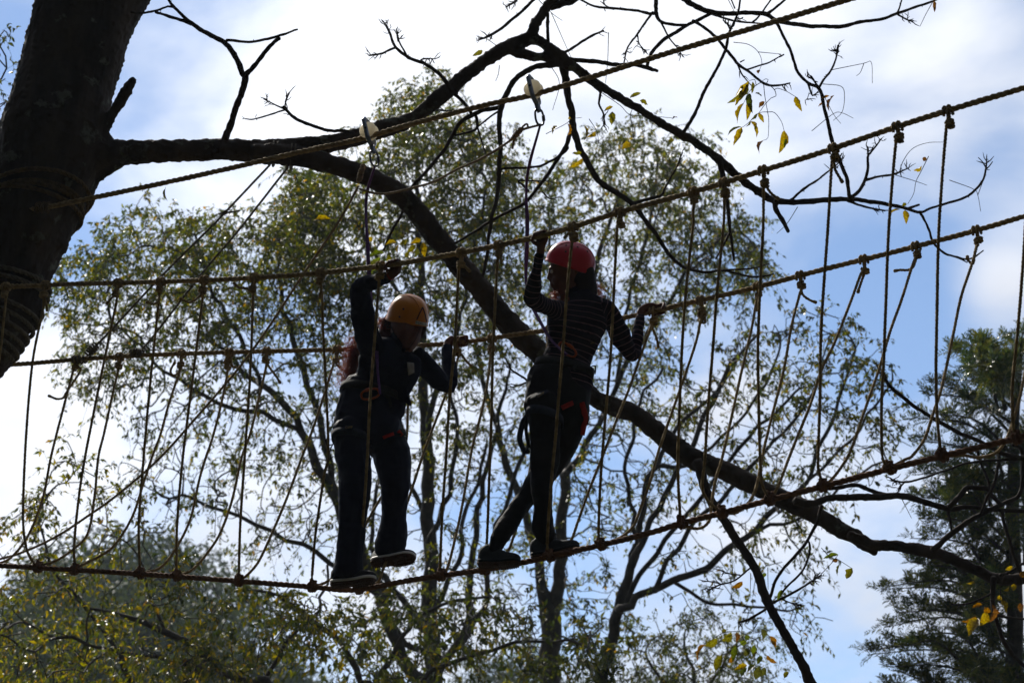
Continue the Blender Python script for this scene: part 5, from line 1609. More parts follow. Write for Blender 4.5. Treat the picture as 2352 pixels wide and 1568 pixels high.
# ================================================================== PULLEYS, KARABINERS, SLINGS
def basis(x):
    tx = tangent(OVER, dO, x)
    ty = np.cross([0, 0, 1.], tx); ty /= np.linalg.norm(ty)      # away from the camera
    tz = np.cross(tx, ty)
    return tx, ty, tz


def lathe(profile, c, ax, e1, seg=28):
    e2 = np.cross(ax, e1)
    a = np.linspace(0, 2 * np.pi, seg, endpoint=False)
    V = np.concatenate([c + ax * y + r * (np.cos(a)[:, None] * e1 + np.sin(a)[:, None] * e2) for r, y in profile])
    return V, grid_quads(len(profile), seg), []


def strap(path, width_dir, w, th):
    """flat bar following a path"""
    C = np.asarray(path); T = np.gradient(C, axis=0); T /= np.linalg.norm(T, axis=1, keepdims=True)
    wd = np.asarray(width_dir, float)
    if wd.ndim == 1: wd = np.broadcast_to(wd, C.shape).copy()
    wd = wd - T * (wd * T).sum(1, keepdims=True); wd /= np.linalg.norm(wd, axis=1, keepdims=True)
    nn_ = np.cross(T, wd)
    w = np.broadcast_to(np.asarray(w, float), (len(C),))[:, None]
    V = np.stack([C - wd * w / 2 - nn_ * th / 2, C + wd * w / 2 - nn_ * th / 2, C + wd * w / 2 + nn_ * th / 2, C - wd * w / 2 + nn_ * th / 2], 1).reshape(-1, 3)
    Q = grid_quads(len(C), 4)
    n = (len(C) - 1) * 4
    Q = np.vstack([Q, [[3, 2, 1, 0]], [[n, n + 1, n + 2, n + 3]]])
    return V, Q, []


def pulley(x, label, tilt):
    c0 = on(OVER, dO, x)
    tx, ty, tz = basis(x)
    # lean of the whole block
    lean = tz * math.cos(tilt) - tx * math.sin(tilt)
    lx = tx * math.cos(tilt) + tz * math.sin(tilt)
    c = c0 + tz * .034
    o = empty('rope_pulley', c, label, 'pulley', 'pulleys riding on the overhead rope')
    prof = [(r_ * 1.0, y_) for r_, y_ in [(.001, -.040), (.022, -.040), (.042, -.036), (.051, -.028), (.053, -.020), (.047, -.012), (.034, -.006), (.028, 0), (.034, .006), (.047, .012), (.053, .020), (.051, .028), (.042, .036), (.022, .040), (.001, .040)]]
    sv = MB(); sv.add(*lathe(prof, c, ty, tx)); sh = sv.build('sheave', M['nylon'], o)
    zc = c
    for sg in (-1, 1):
        p_ = [zc + lean * .078 + ty * .012 * sg, zc + lean * .078 + ty * .034 * sg, zc + lean * .072 + ty * .0455 * sg, zc + ty * .047 * sg, zc - lean * .058 + ty * .047 * sg, zc - lean * .068 + ty * .045 * sg, zc - lean * .095 + ty * .030 * sg, zc - lean * .104 + ty * .016 * sg, zc - lean * .112 + ty * .010 * sg, zc - lean * .160 + ty * .008 * sg]
        V, Q, T_ = strap(catmull(np.array(p_), .006), lx, .026, .004)
        MB().add(V, Q).build('side_plate', M['steel'], o, smooth=False)
        bt_ = MB(); bt_.add(*lathe([(.0005, .0555 * sg), (.006, .0555 * sg), (.0075, .053 * sg), (.0075, .048 * sg)], zc, ty, tx, 10)); bt_.build('bolt', M['dark_steel'], o)
    tp = MB(); tp.add(*strap(np.array([zc + lean * .0795 - ty * .0135, zc + lean * .081, zc + lean * .0795 + ty * .0135]), lx, .026, .004)); tp.build('top_bar', M['steel'], o, smooth=False)
    return zc - lean * .150, lean, lx, ty


def ring_tube(c, a1, a2, l1, l2, r, n=40, p=2.6):
    """rounded-oblong ring"""
    pts = []
    for k in range(n + 1):
        a = 2 * np.pi * k / n
        ca, sa = math.cos(a), math.sin(a)
        pts.append(c + a1 * l1 * math.copysign(abs(ca) ** (2 / p), ca) + a2 * l2 * math.copysign(abs(sa) ** (2 / p), sa))
    return np.array(pts)


def karabiner(c_top, axis, side, label, mat_, ln=.056, wd=.027, name='karabiner', parent=None, r=.0064):
    c = c_top - axis * ln * .86
    pts = ring_tube(c, axis, side, ln, wd, r)
    o = empty(name, c, label, 'karabiner') if parent is None else parent
    MB().add(*sweep(pts, r, 8)).build('ring' if parent is None else 'karabiner', mat_, o)
    g = np.array([c + side * wd - axis * .02, c + side * wd + axis * .014])
    sl = MB().add(*sweep(catmull(g, .004), r * 1.55, 10))
    sl.build('gate_sleeve', M['dark_steel'] if parent is None else mat_, o)
    return c - axis * ln * .95


ends = []
for x, lab in ((848, 'pulley with cream wheel on the overhead rope above the yellow helmet'), (1226, 'pulley with cream wheel on the overhead rope above the red helmet')):
    e, lean, lx, ty = pulley(x, lab, .17)
    side = lx * .6 + ty * .8
    low = karabiner(e, lean * .97 + lx * .1, side, 'dark steel karabiner hanging from the ' + ('left' if x < 1000 else 'right') + ' pulley', M['dark_steel'])
    ends.append(low)


def webbing(name, pts, label, w=.0135, swap=.0):
    c = catmull(np.array(pts), .02)
    n = len(c)
    a = .5 * np.sin(np.linspace(0, 11, n)) + .3 * np.sin(np.linspace(0, 27, n))
    wd = np.cos(a)[:, None] * RT + np.sin(a)[:, None] * FW
    o = empty(name, c[0], label, 'sling')
    V, Q, _ = strap(c, wd, w, .003)
    MB().add(V, Q).build('strap', M['webbing_purple'], o)
    off = .010 * np.sin(np.linspace(0, 3.14, n))[:, None] * (1 + .6 * np.sin(np.linspace(0, 19, n)))[:, None]
    V, Q, _ = strap(c + wd * off + FW * .006, wd[::-1], w * .9, .003)
    MB().add(V, Q).build('strap', M['webbing_purple'], o)
    return o


def bd(x, y, yf, xf):
    """upright figure standing on the foot rope: distance grows with height"""
    d0 = dF(xf)
    return d0 + (yf - y) * (d0 / FS) * math.tan(PITCH)


# slings run from each karabiner to the climber's harness
webbing('sling', [ends[0], P(841, 450, dO(841)), P(842, 540, 11.25), P(845, 620, 11.12), P(852, 690, 11.02), P(862, 790, 10.85), P(868, 860, 10.68), P(873, 905, 10.58)], 'purple webbing sling from the left pulley to the yellow helmeted climber')
webbing('sling', [ends[1], P(1211, 400, dO(1211)), P(1209, 520, 10.95), P(1207, 630, 10.80), P(1216, 690, 10.70), P(1240, 740, 10.58), P(1270, 785, 10.42), P(1302, 814, 10.30)], 'purple webbing sling from the right pulley to the red helmeted climber')

# ---- tan haul cord linking both karabiners and running down to the left
e0, e1 = ends
hc = empty('haul_cord', e0, 'thin tan cord looping between the two pulleys and slanting down to lower left', 'cord')
lk = [e1, P(1195, 300, dO(1195)), P(1178, 318, dO(1178)), P(1144, 342, dO(1144)), P(1100, 367, dO(1100) - .02), P(1048, 390, dO(1048)), P(997, 417, dO(997)), P(946, 432, dO(946)), P(894, 444, dO(894)), P(860, 444, dO(860)), P(826, 434, dO(826) - .02)]
mb = MB(); rope_geo(mb, np.array(lk), .0076, sides=5); fuzz(mb, np.array(lk), .006, 80, .008); mb.build('slack_loop', M['cord'], hc)
dl = [(822, 428), (819, 436), (773, 517), (701, 623), (575, 811), (445, 965), (360, 1058), (267, 1138), (205, 1182), (137, 1227), (68, 1261), (0, 1283), (-140, 1312), (-330, 1390)]
dlw = np.array([P(x, y, 11.42 + .12 * smooth01((800 - x) / 900)) for x, y in dl])
mb = MB(); rope_geo(mb, dlw, .0080, sides=5); fuzz(mb, dlw, .006, 60, .008); mb.build('down_line', M['cord'], hc)


def lump_knot(c, ax, L, R0, r, turns, parent, tail=None):
    ax = ax / np.linalg.norm(ax); s1 = np.cross(ax, FW); s1 /= np.linalg.norm(s1); s2 = np.cross(ax, s1)
    pts = np.array([c + ax * ((u - .5) * L) + R0 * (1 - .3 * abs(2 * u - 1)) * (np.cos(turns * 6.28 * u) * s1 + np.sin(turns * 6.28 * u) * s2) for u in np.linspace(0, 1, int(turns * 12))])
    kb = MB(); kb.add(*rope_sw(pts, r)); kb.add(*rope_sw(np.array([c - ax * L * .55, c, c + ax * L * .55]), r))
    pts2 = np.array([c + ax * ((u - .5) * L * .8) + R0 * .8 * (np.cos(-turns * 5 * u) * s1 + np.sin(-turns * 5 * u) * s2) for u in np.linspace(0, 1, int(turns * 10))])
    kb.add(*rope_sw(pts2, r))
    if tail is not None: kb.add(*rope_sw(catmull(np.array(tail), .01), r))
    kb.build('knot', M['cord'], parent)


k0 = P(828, 402, dO(828) - .02)
lump_knot(k0, P(822, 425, dO(822)) - P(832, 384, dO(832)), .085, .014, .0075, 3.5, hc)
MB().add(*rope_sw(catmull(np.array([k0, P(829, 385, dO(829) - .02), P(833, 378, dO(833) - .01), P(839, 383, dO(839)), P(833, 395, dO(833))]), .008), .0065)).build('loop', M['cord'], hc)
k1 = P(1189, 306, dO(1189) - .02)
lump_knot(k1, P(1180, 318, dO(1180)) - P(1202, 292, dO(1202)), .085, .013, .0075, 3.5, hc, [k1, P(1180, 325, dO(1180)), P(1178, 333, dO(1178)), P(1177, 342, dO(1177))])
MB().add(*rope_sw(catmull(np.array([k1, P(1202, 290, dO(1202) - .02), P(1210, 285, dO(1210) - .01), P(1212, 292, dO(1212)), P(1203, 298, dO(1203))]), .008), .0065)).build('loop', M['cord'], hc)

# ---- tree that carries the other end of the bridge, beyond the right edge
ex = 2830
eb = on(FOOT, dF, ex)
et = empty('anchor_tree', (eb[0], eb[1], 0), 'tree trunk beyond the right edge that carries the far end of the bridge', 'tree')
ch = np.array([[eb[0] + .05, eb[1], -.3, .45], [eb[0], eb[1], 1.0, .34], [eb[0], eb[1] + .1, 5, .28], [eb[0] - .05, eb[1] + .15, 9.5, .24], [eb[0] - .1, eb[1] + .3, 13, .12]])
c = catmull(ch, .15); MB().add(*sweep(c[:, :3], c[:, 3], 24, True, .02)).build('trunk', M['bark'], et)

# ================================================================== THE TWO CLIMBERS
class Figure:
    def __init__(s, label, xf, yf):
        s.xf, s.yf = xf, yf
        base = P(xf, yf, dF(xf))
        s.root = empty('person', base, label, 'person')
        s.mb = MB(); s.samples = []; s.chains = {}

    def w(s, zf, x, y, off=0.0):
        a = zf(x, y)
        return P(a[0], a[1], bd(a[0], a[1], s.yf, s.xf) + off)

    def chain(s, name, tagname, zf, sc, pts, ratio=.9, add=True):
        """pts: (x, y, half width, depth offset[, depth ratio]) on an enlarged grid"""
        rows = []
        for p in pts:
            c = s.w(zf, p[0], p[1], p[3])
            d = (c - CAM) @ FW
            r = p[2] / sc / 1.74149 * PX(d)
            rows.append([*c, r, r * (p[4] if len(p) > 4 else ratio)])
        rows = np.array(rows)
        c = catmull(rows, .02)
        s.chains[name] = c
        C, rx, ry = c[:, :3], c[:, 3], c[:, 4]
        T = np.gradient(C, axis=0); T /= np.linalg.norm(T, axis=1, keepdims=True)
        N = FW - T * (T @ FW)[:, None]; N /= np.maximum(np.linalg.norm(N, axis=1, keepdims=True), 1e-6)
        B = np.cross(T, N)
        s.chains[name + '_f'] = (T, N, B)
        if add:
            k = 20
            a = np.linspace(0, 2 * np.pi, k, endpoint=False)
            ring = lambda cc, x_, y_, n_, b_: cc + x_ * np.cos(a)[:, None] * b_ + y_ * np.sin(a)[:, None] * n_
            V = []
            for f in (.30, .70, .92):
                q = math.sqrt(1 - f * f) if False else f
                V.append(ring(C[0] - T[0] * rx[0] * math.sqrt(max(0, 1 - f * f)) * .6, rx[0] * f, ry[0] * f, N[0], B[0]))
            for i in range(len(C)): V.append(ring(C[i], rx[i], ry[i], N[i], B[i]))
            for f in (.92, .70, .30):
                V.append(ring(C[-1] + T[-1] * rx[-1] * math.sqrt(max(0, 1 - f * f)) * .6, rx[-1] * f, ry[-1] * f, N[-1], B[-1]))
            nr_ = len(V); V = np.concatenate(V)
            Q = grid_quads(nr_, k)
            n0 = len(V)
            V = np.vstack([V, V[:k].mean(0), V[-k:].mean(0)])
            j = np.arange(k); j2 = (j + 1) % k
            Tt_ = np.vstack([np.stack([j2, j, np.full(k, n0)], 1), np.stack([j + (nr_ - 1) * k, j2 + (nr_ - 1) * k, np.full(k, n0 + 1)], 1)])
            s.mb.add(V, Q, Tt_)
            al = np.concatenate([[0], np.cumsum(np.linalg.norm(np.diff(C, axis=0), axis=1))])
            s.samples.append((C, (rx + ry) / 2, al, tagname))

    def ball(s, c, r, tagname='skin', squash=None, axes=None):
        u = np.linspace(0, np.pi, 11); v = np.linspace(0, 2 * np.pi, 16, endpoint=False)
        pr = np.stack([np.outer(np.sin(u), np.cos(v)), np.outer(np.sin(u), np.sin(v)), np.outer(np.cos(u), np.ones(16))], -1).reshape(-1, 3)
        rr = np.asarray(r, float) * np.ones(3)
        pr = pr * rr
        if axes is not None: pr = pr @ np.asarray(axes)
        s.mb.add(pr + c, grid_quads(11, 16))
        s.samples.append((np.array([c]), np.array([rr.mean()]), np.array([0.0]), tagname))

    def tube(s, pts, r, tagname='skin'):
        c = catmull(np.array(pts), .006)
        s.mb.add(*sweep(c, np.interp(np.linspace(0, 1, len(c)), np.linspace(0, 1, len(np.atleast_1d(r))), np.atleast_1d(r)), 8))
        s.samples.append((c, np.full(len(c), np.mean(r)), np.zeros(len(c)), tagname))

    def hand(s, rail, df, x, wrist, side=1, R=RR, spread=.0185, drape=False):
        """palm and five fingers closed round a rail"""
        c = on(rail, df, x); t = tangent(rail, df, x)
        wv = wrist - c; wv -= t * (wv @ t); wv /= np.linalg.norm(wv)
        b = np.cross(t, wv) * side
        r = .0088
        # palm: slab between wrist and rail
        pc = c + wv * (R + .016)
        for k in (-1.5, -.5, .5, 1.5):
            s.tube([wrist + t * k * .009, wrist * .45 + (pc + t * k * spread) * .55 - b * .012, c + t * k * spread + wv * (R + .004) - b * (R + .002)], [.015, .0145, .0118])
        lens = (1.0, 1.1, 1.03, .84)
        for k, ln in zip((-1.5, -.5, .5, 1.5), lens):
            pts = []
            for a in np.linspace(-.35, 3.5 * ln if not drape else 2.5 * ln, 9):
                q = R + r * .9
                pts.append(c + t * (k * spread + .002 * math.sin(a)) + q * (-math.sin(a + .6) * b + math.cos(a + .6) * wv) * 1.0)
            s.tube(pts, [r * 1.12, r * 1.08, r, r * .88, r * .78])
        # thumb leaves the side of the palm and closes against the fingers
        th = [wrist * .5 + pc * .5 + t * .024 * side, c + wv * (R + .014) + t * .040 * side + b * .010, c + wv * .006 + t * .043 * side + b * (R + .010), c - wv * .012 + t * .030 * side + b * (R + .010)]
        s.tube(th, [.0125, .0112, .0098, .008])

    def finish(s, mats, voxel=.0065, wrinkle=.0055):
        V, Q, T = remesh(s.mb, voxel, 2, 'bodyraw')
        names = list(mats)
        C = np.concatenate([a[0] for a in s.samples]); R = np.concatenate([a[1] for a in s.samples])
        AL = np.concatenate([a[2] for a in s.samples]); TG = np.concatenate([np.full(len(a[0]), names.index(a[3])) for a in s.samples])
        TN = np.concatenate([np.zeros((1, 3)) if len(a[0]) < 2 else np.gradient(a[0], axis=0) for a in s.samples]); TN /= np.maximum(np.linalg.norm(TN, axis=1, keepdims=True), 1e-9)
        tagv = np.zeros(len(V), int); al = np.zeros(len(V))
        for i in range(0, len(V), 4000):
            D = np.linalg.norm(V[i:i + 4000, None] - C[None], axis=2) - R[None]
            m = D.argmin(1); tagv[i:i + 4000] = TG[m]; al[i:i + 4000] = AL[m] + np.clip(((V[i:i + 4000] - C[m]) * TN[m]).sum(1), -.03, .03)
        me = mkmesh('body_tmp', V, Q, T)
        nn_ = np.empty(len(V) * 3, dtype=np.float32); me.vertices.foreach_get('normal', nn_); nn_ = nn_.reshape(-1, 3)
        bpy.data.meshes.remove(me)
        cloth = (tagv != names.index('skin')) & (tagv != (names.index('face') if 'face' in names else -1))
        fold = 1 - 2 * np.abs(fbm3(V * np.array([1, 1, 1.7]), 7, 18)) ** .8
        fold2 = 1 - 2 * np.abs(fbm3(V * np.array([1.6, 1.6, .55]), 12, 28)) ** .8
        disp = (fbm3(V, 11, 8) * wrinkle + (fold - .4) * wrinkle * .9 + (fold2 - .4) * wrinkle * .7 + fbm3(V * np.array([1, 1, .5]), 34, 9) * wrinkle * .4) * cloth
        V = V + nn_ * disp[:, None]
        org = np.array(parent_world(s.root))
        # smoother stripe coordinate along the body
        me = mkmesh('body', V - org, Q, T, True, {'along': al})
        for nme in names: me.materials.append(mats[nme])
        lv = np.empty(len(me.loops), dtype=np.int32); me.loops.foreach_get('vertex_index', lv)
        ls = np.empty(len(me.polygons), dtype=np.int32); me.polygons.foreach_get('loop_start', ls)
        me.polygons.foreach_set('material_index', tagv[lv[ls]].astype(np.int32))
        o = bpy.data.objects.new('body', me); COL.objects.link(o); o.parent = s.root
        s.body = o
        polys = ([tuple(q) for q in Q] if Q is not None else []) + ([tuple(t) for t in T] if T is not None else [])
        s.bvh = BVHTree.FromPolygons([tuple(v) for v in V], polys)
        return o

    def cast(s, zf, x, y, lift=.004):
        a = zf(x, y); d = DIR(*a)
        h = s.bvh.ray_cast(Vector(tuple(CAM)), Vector(tuple(d)), 40)
        if h[0] is None: return s.w(zf, x, y, -.1)
        return np.array(h[0]) - d * lift

    def patch(s, name, zf, quad, mat_, parent=None, n=8, m=8, lift=.004):
        """cloth patch lying on the body between four surveyed corners"""
        (a, b, c, d) = [np.array(q, float) for q in quad]
        G = []
        for i in range(n + 1):
            for j in range(m + 1):
                u, v = i / n, j / m
                p = (a * (1 - u) + b * u) * (1 - v) + (d * (1 - u) + c * u) * v
                G.append(s.cast(zf, p[0], p[1], lift))
        G = np.array(G); i = np.arange(n)[:, None] * (m + 1); j = np.arange(m)[None]
        Q = np.stack([i + j, i + j + 1, i + m + 2 + j, i + m + 1 + j], -1).reshape(-1, 4)
        back = G + FW * .003
        k = len(G)
        Q2 = Q[:, ::-1] + k
        edge = [i_ * (m + 1) for i_ in range(n + 1)] + [n * (m + 1) + j_ for j_ in range(1, m + 1)] + [i_ * (m + 1) + m for i_ in range(n - 1, -1, -1)] + [j_ for j_ in range(m - 1, 0, -1)]
        E = [(edge[q], edge[(q + 1) % len(edge)], edge[(q + 1) % len(edge)] + k, edge[q] + k) for q in range(len(edge))]
        return MB().add(np.vstack([G, back]), np.vstack([Q, Q2, E])).build(name, mat_, parent or s.root)

    def ribbon(s, name, zf, line, w, mat_, parent=None, lift=.005):
        c = np.array([s.cast(zf, x, y, lift) for x, y in catmull(np.array([(x, y, 0) for x, y in line], float), 8)[:, :2]])
        nn_ = len(c)
        k = np.ones(5) / 5
        if nn_ > 6:
            sm = np.stack([np.convolve(np.pad(c[:, i], 2, 'edge'), k, 'valid') for i in range(3)], 1); c = sm
        T = np.gradient(c, axis=0)
        wd = np.cross(T, FW)
        V, Q, _ = strap(c, wd, w, .004)
        return MB().add(V, Q).build(name, mat_, parent or s.root)

    def ring(s, name, ch, u, w, mat_, parent=None, grow=.010, tilt=(0, 0), th=.004):
        c = s.chains[ch]; T, N, B = s.chains[ch + '_f']
        i = int(u * (len(c) - 1))
        a = np.linspace(0, 2 * np.pi, 49)
        t = T[i]
        pts = c[i, :3] + (c[i, 3] + grow) * np.cos(a)[:, None] * B[i] + (c[i, 4] + grow) * np.sin(a)[:, None] * N[i]
        pts = pts + t * (tilt[0] * np.cos(a) + tilt[1] * np.sin(a))[:, None]
        V, Q, _ = strap(pts, np.broadcast_to(t, pts.shape), w, th)
        return MB().add(V, Q[:-2]).build(name, mat_, parent or s.root)


def shoe(fig, heel, toe, upv, upper, mid_m, sole_m, label=None, width=.088, collar=.085):
    """trainer: moulded upper, midsole band and treaded sole"""
    f = toe - heel; L = np.linalg.norm(f); f /= L
    u = np.asarray(upv, float); u -= f * (u @ f); u /= np.linalg.norm(u)
    sd_ = np.cross(f, u)
    t = np.linspace(0, 1, 22)
    half = width / 2 * np.interp(t, [0, .04, .12, .3, .45, .62, .78, .9, .97, 1], [.30, .58, .72, .74, .78, .98, 1.0, .82, .48, .16])
    lean = .008 * np.sin(np.pi * t)
    o = bpy.data.objects.new('shoe', None); COL.objects.link(o); o.parent = fig.root; o.empty_display_size = .1
    o.location = tuple(heel - np.array(parent_world(fig.root)))
    if label: o['label'] = label
    spring = np.interp(t, [0, .1, .6, 1], [.006, 0, 0, .020])

    def slab(z0, z1, gr0, gr1, mat_, nm, tread=0):
        rows = []
        for z, g in ((z0, gr0), (z1, gr1)):
            rows.append([heel + f * (tt * L) + sd_ * (sg * (h + g) + ln) + u * (z + sp_) for tt, h, ln, sp_ in zip(t, half, lean, spring) for sg in (-1, 1)])
        V = np.array(rows[0] + rows[1])
        n = len(t)
        k = 2 * n
        Q = []
        for i in range(n - 1):
            a = 2 * i
            Q += [(a, a + 2, a + 3, a + 1), (k + a, k + a + 1, k + a + 3, k + a + 2), (a, k + a, k + a + 2, a + 2), (a + 1, a + 3, k + a + 3, k + a + 1)]
        Q += [(0, 1, k + 1, k), (k - 2, 2 * k - 2, 2 * k - 1, k - 1)]
        m_ = MB().add(V, np.array(Q))
        if tread:
            for i in range(1, n - 1):
                for q in (-.6, 0, .6):
                    if 8 < i < 11: continue
                    c = heel + f * (t[i] * L) + sd_ * (q * half[i] + lean[i]) + u * (z0 + spring[i] - .003)
                    e = [(sx * .0042 * f + sy * .009 * sd_ + sz * .004 * u) for sx in (-1, 1) for sy in (-1, 1) for sz in (-1, 1)]
                    m_.add(np.array([c + q_ for q_ in e]), np.array([(0, 1, 3, 2), (4, 6, 7, 5), (0, 4, 5, 1), (2, 3, 7, 6), (0, 2, 6, 4), (1, 5, 7, 3)]))
        return m_.build(nm, mat_, o, smooth=False)
    slab(0, .012, -.003, 0, sole_m, 'sole', 1)
    slab(.0122, .028, .002, .001, mid_m, 'midsole')
    # upper
    hgt = np.interp(t, [0, .05, .15, .3, .42, .55, .7, .85, .95, 1], [.055, .075, collar, collar, .080, .066, .050, .040, .028, .012])
    k = 14
    V = []
    for tt, h, ln, sp_, hh in zip(t, half, lean, spring, hgt):
        a = np.linspace(0, np.pi, k)
        cx = np.cos(a); sx = np.sin(a) ** .75
        taper = 1 - .35 * sx * np.clip(hh / .09, 0, 1)
        V.append(heel + f * (tt * L) + sd_[None] * ((h - .001) * cx * taper + ln)[:, None] + u[None] * (.0275 + sp_ + hh * sx)[:, None])
    V = np.concatenate(V)
    i = np.arange(len(t) - 1)[:, None] * k; j = np.arange(k - 1)[None]
    Q = np.stack([i + j, i + j + 1, i + k + j + 1, i + k + j], -1).reshape(-1, 4)
    n0 = len(V)
    V = np.vstack([V, V[:k].mean(0), V[-k:].mean(0)])
    T_ = [(j_ + 1, j_, n0) for j_ in range(k - 1)] + [((len(t) - 1) * k + j_, (len(t) - 1) * k + j_ + 1, n0 + 1) for j_ in range(k - 1)]
    MB().add(V, Q, np.array(T_)).build('upper', upper, o)
    lc = MB()
    for q in (.46, .53, .60, .67):
        hh = np.interp(q, t, hgt); hw = np.interp(q, t, half)
        c = heel + f * (q * L) + u * (.030 + hh)
        lc.add(*sweep(np.array([c - sd_ * hw * .45 - u * .006, c + u * .002, c + sd_ * hw * .45 - u * .006]), .0024, 6))
    c = heel + f * (.45 * L) + u * (.036 + np.interp(.45, t, hgt))
    for sg in (-1, 1):
        lc.add(*sweep(catmull(np.array([c, c + sd_ * .02 * sg + f * .015 + u * .012, c + sd_ * .03 * sg + f * .035 - u * .004]), .004), .0018, 5))
    lc.build('laces', M['shoe_dark'], o)
    return o


def helmet(fig, c, upv, fwd, a, b, h, mat_, lip=.010, front_raise=.0):
    """climbing helmet shell: c centre of the rim plane; a half width, b half length, h height"""
    u = np.asarray(upv, float); u /= np.linalg.norm(u)
    f = np.asarray(fwd, float); f -= u * (f @ u); f /= np.linalg.norm(f)
    s_ = np.cross(f, u)
    o = bpy.data.objects.new('helmet', None); COL.objects.link(o); o.parent = fig.root; o.empty_display_size = .1
    o.location = tuple(c - np.array(parent_world(fig.root)))
    nu, nv = 18, 48
    prof = []
    V = []
    th = np.linspace(0, 2 * np.pi, nv, endpoint=False)
    lowz = lambda t: -.018 - .022 * np.maximum(0, -np.cos(t)) + front_raise * np.maximum(0, np.cos(t)) - .012 * np.sin(t) ** 2
    for k in range(nu):
        p = k / (nu - 1) * np.pi / 2
        rr = np.cos(p) ** .88; z = np.sin(p) ** 1.0 * h
        V.append(c + (f[None] * (b * rr * np.cos(th))[:, None] + s_[None] * (a * rr * np.sin(th))[:, None]) + u * z)
    rim = []
    for (gr, t) in ((-.004, 1.06), (.000, 1.0), (.0045, .93), (.0045, .70), (.0015, .45)):
        z = lowz(th) * t
        rim.append(c + f[None] * ((b + gr) * np.cos(th))[:, None] + s_[None] * ((a + gr) * np.sin(th))[:, None] + u[None] * z[:, None])
    V = rim + V
    nr_ = len(V); V = np.concatenate(V)
    inner = c + (V - c) * .955
    Q = grid_quads(nr_, nv)
    Q2 = Q[:, ::-1] + len(V)
    j = np.arange(nv); j2 = (j + 1) % nv
    E = np.stack([j2, j, j + len(V), j2 + len(V)], 1)
    MB().add(np.vstack([V, inner]), np.vstack([Q, Q2, E])).build('shell', mat_, o)
    # ridge seams moulded in the shell
    for off in (-.42, .42):
        pts = []
        for p in np.linspace(-1.15, 1.15, 30):
            x = b * math.sin(p); z = h * math.cos(p)
            k = math.sqrt(max(0, 1 - off * off * .55))
            pts.append(c + f * x * k + s_ * a * off * 1.02 * math.cos(p * .55) + u * (z * k + .0005))
        MB().add(*sweep(np.array(pts), .0022, 6)).build('ridge', mat_, o)
    Mx = np.stack([f * b, s_ * a, u * h], 1)       # local unit sphere -> world
    inv = np.linalg.inv(Mx)

    def surf(zf, x, y, lift=1.012):
        d = DIR(*zf(x, y))
        oc = inv @ (CAM - c); dd = inv @ d
        R2 = lift * lift
        A = dd @ dd; B = oc @ dd; C = oc @ oc - R2
        q = B * B - A * C
        if q < 0: tq = -B / A
        else: tq = (-B - math.sqrt(q)) / A
        return CAM + d * tq
    return o, surf, (f, s_, u)


def decal_strip(surf, zf, pts, w, name, mat_, parent, lift=1.014):
    c = catmull(np.array([(x, y, 0) for x, y in pts], float), 6)[:, :2]
    C = np.array([surf(zf, x, y, lift) for x, y in c])
    V, Q, _ = strap(C, np.cross(np.gradient(C, axis=0), FW), w, .0016)
    MB().add(V, Q).build(name, mat_, parent)


def text_on(surf, zf, corners, txt, name, mat_, parent, lift=1.02):
    """letters laid on a curved surface between surveyed corners (tl, tr, br, bl)"""
    cu = bpy.data.curves.new('txt', 'FONT'); cu.body = txt; cu.resolution_u = 3
    ob = bpy.data.objects.new('txt', cu); COL.objects.link(ob)
    dg = bpy.context.evaluated_depsgraph_get()
    me = ob.evaluated_get(dg).to_mesh()
    V = np.array([v.co[:] for v in me.vertices]); F = [tuple(p.vertices) for p in me.polygons]
    ob.evaluated_get(dg).to_mesh_clear(); bpy.data.objects.remove(ob)
    V2 = V[:, :2]; lo, hi = V2.min(0), V2.max(0)
    U = (V2 - lo) / (hi - lo)
    tl, tr, br_, bl = [np.array(q, float) for q in corners]
    W = []
    for a, b in U:
        p = (bl * (1 - a) + br_ * a) * (1 - b) + (tl * (1 - a) + tr * a) * b
        W.append(surf(zf, p[0], p[1], lift))
    tris = []
    for f in F:
        for k in range(1, len(f) - 1): tris.append((f[0], f[k], f[k + 1]))
    MB().add(np.array(W), None, np.array(tris)).build(name, mat_, parent, smooth=False)


def strands(name, roots, ends_, n, mat_, parent, curl=.015, freq=6, r=.0009, seed=1, sag=.02, spread=.03, root_spread=.02):
    rng = np.random.default_rng(seed)
    mb = MB()
    roots = np.asarray(roots); ends_ = np.asarray(ends_)
    for i in range(n):
        a = roots[rng.integers(0, len(roots))] + rng.normal(0, root_spread, 3)
        b = ends_[rng.integers(0, len(ends_))] + rng.normal(0, spread, 3)
        m = 16
        t = np.linspace(0, 1, m)[:, None]
        mid = np.array([0, 0, -1.]) * sag
        ph = rng.uniform(0, 6.28, 2); fq = freq * rng.uniform(.6, 1.4)
        am = curl * rng.uniform(.3, 1.3)
        c = a * (1 - t) + b * t + mid * np.sin(np.pi * t)
        d = b - a; d /= np.linalg.norm(d)
        e1 = np.cross(d, FW); e1 /= max(1e-6, np.linalg.norm(e1)); e2 = np.cross(d, e1)
        c = c + am * np.sqrt(t) * (np.cos(fq * 6.28 * t * .5 + ph[0]) * e1 + np.sin(fq * 6.28 * t * .5 + ph[1]) * e2)
        mb.add(*sweep(c, np.linspace(r, r * .5, m), 3, False))
    return mb.build(name, mat_, parent)


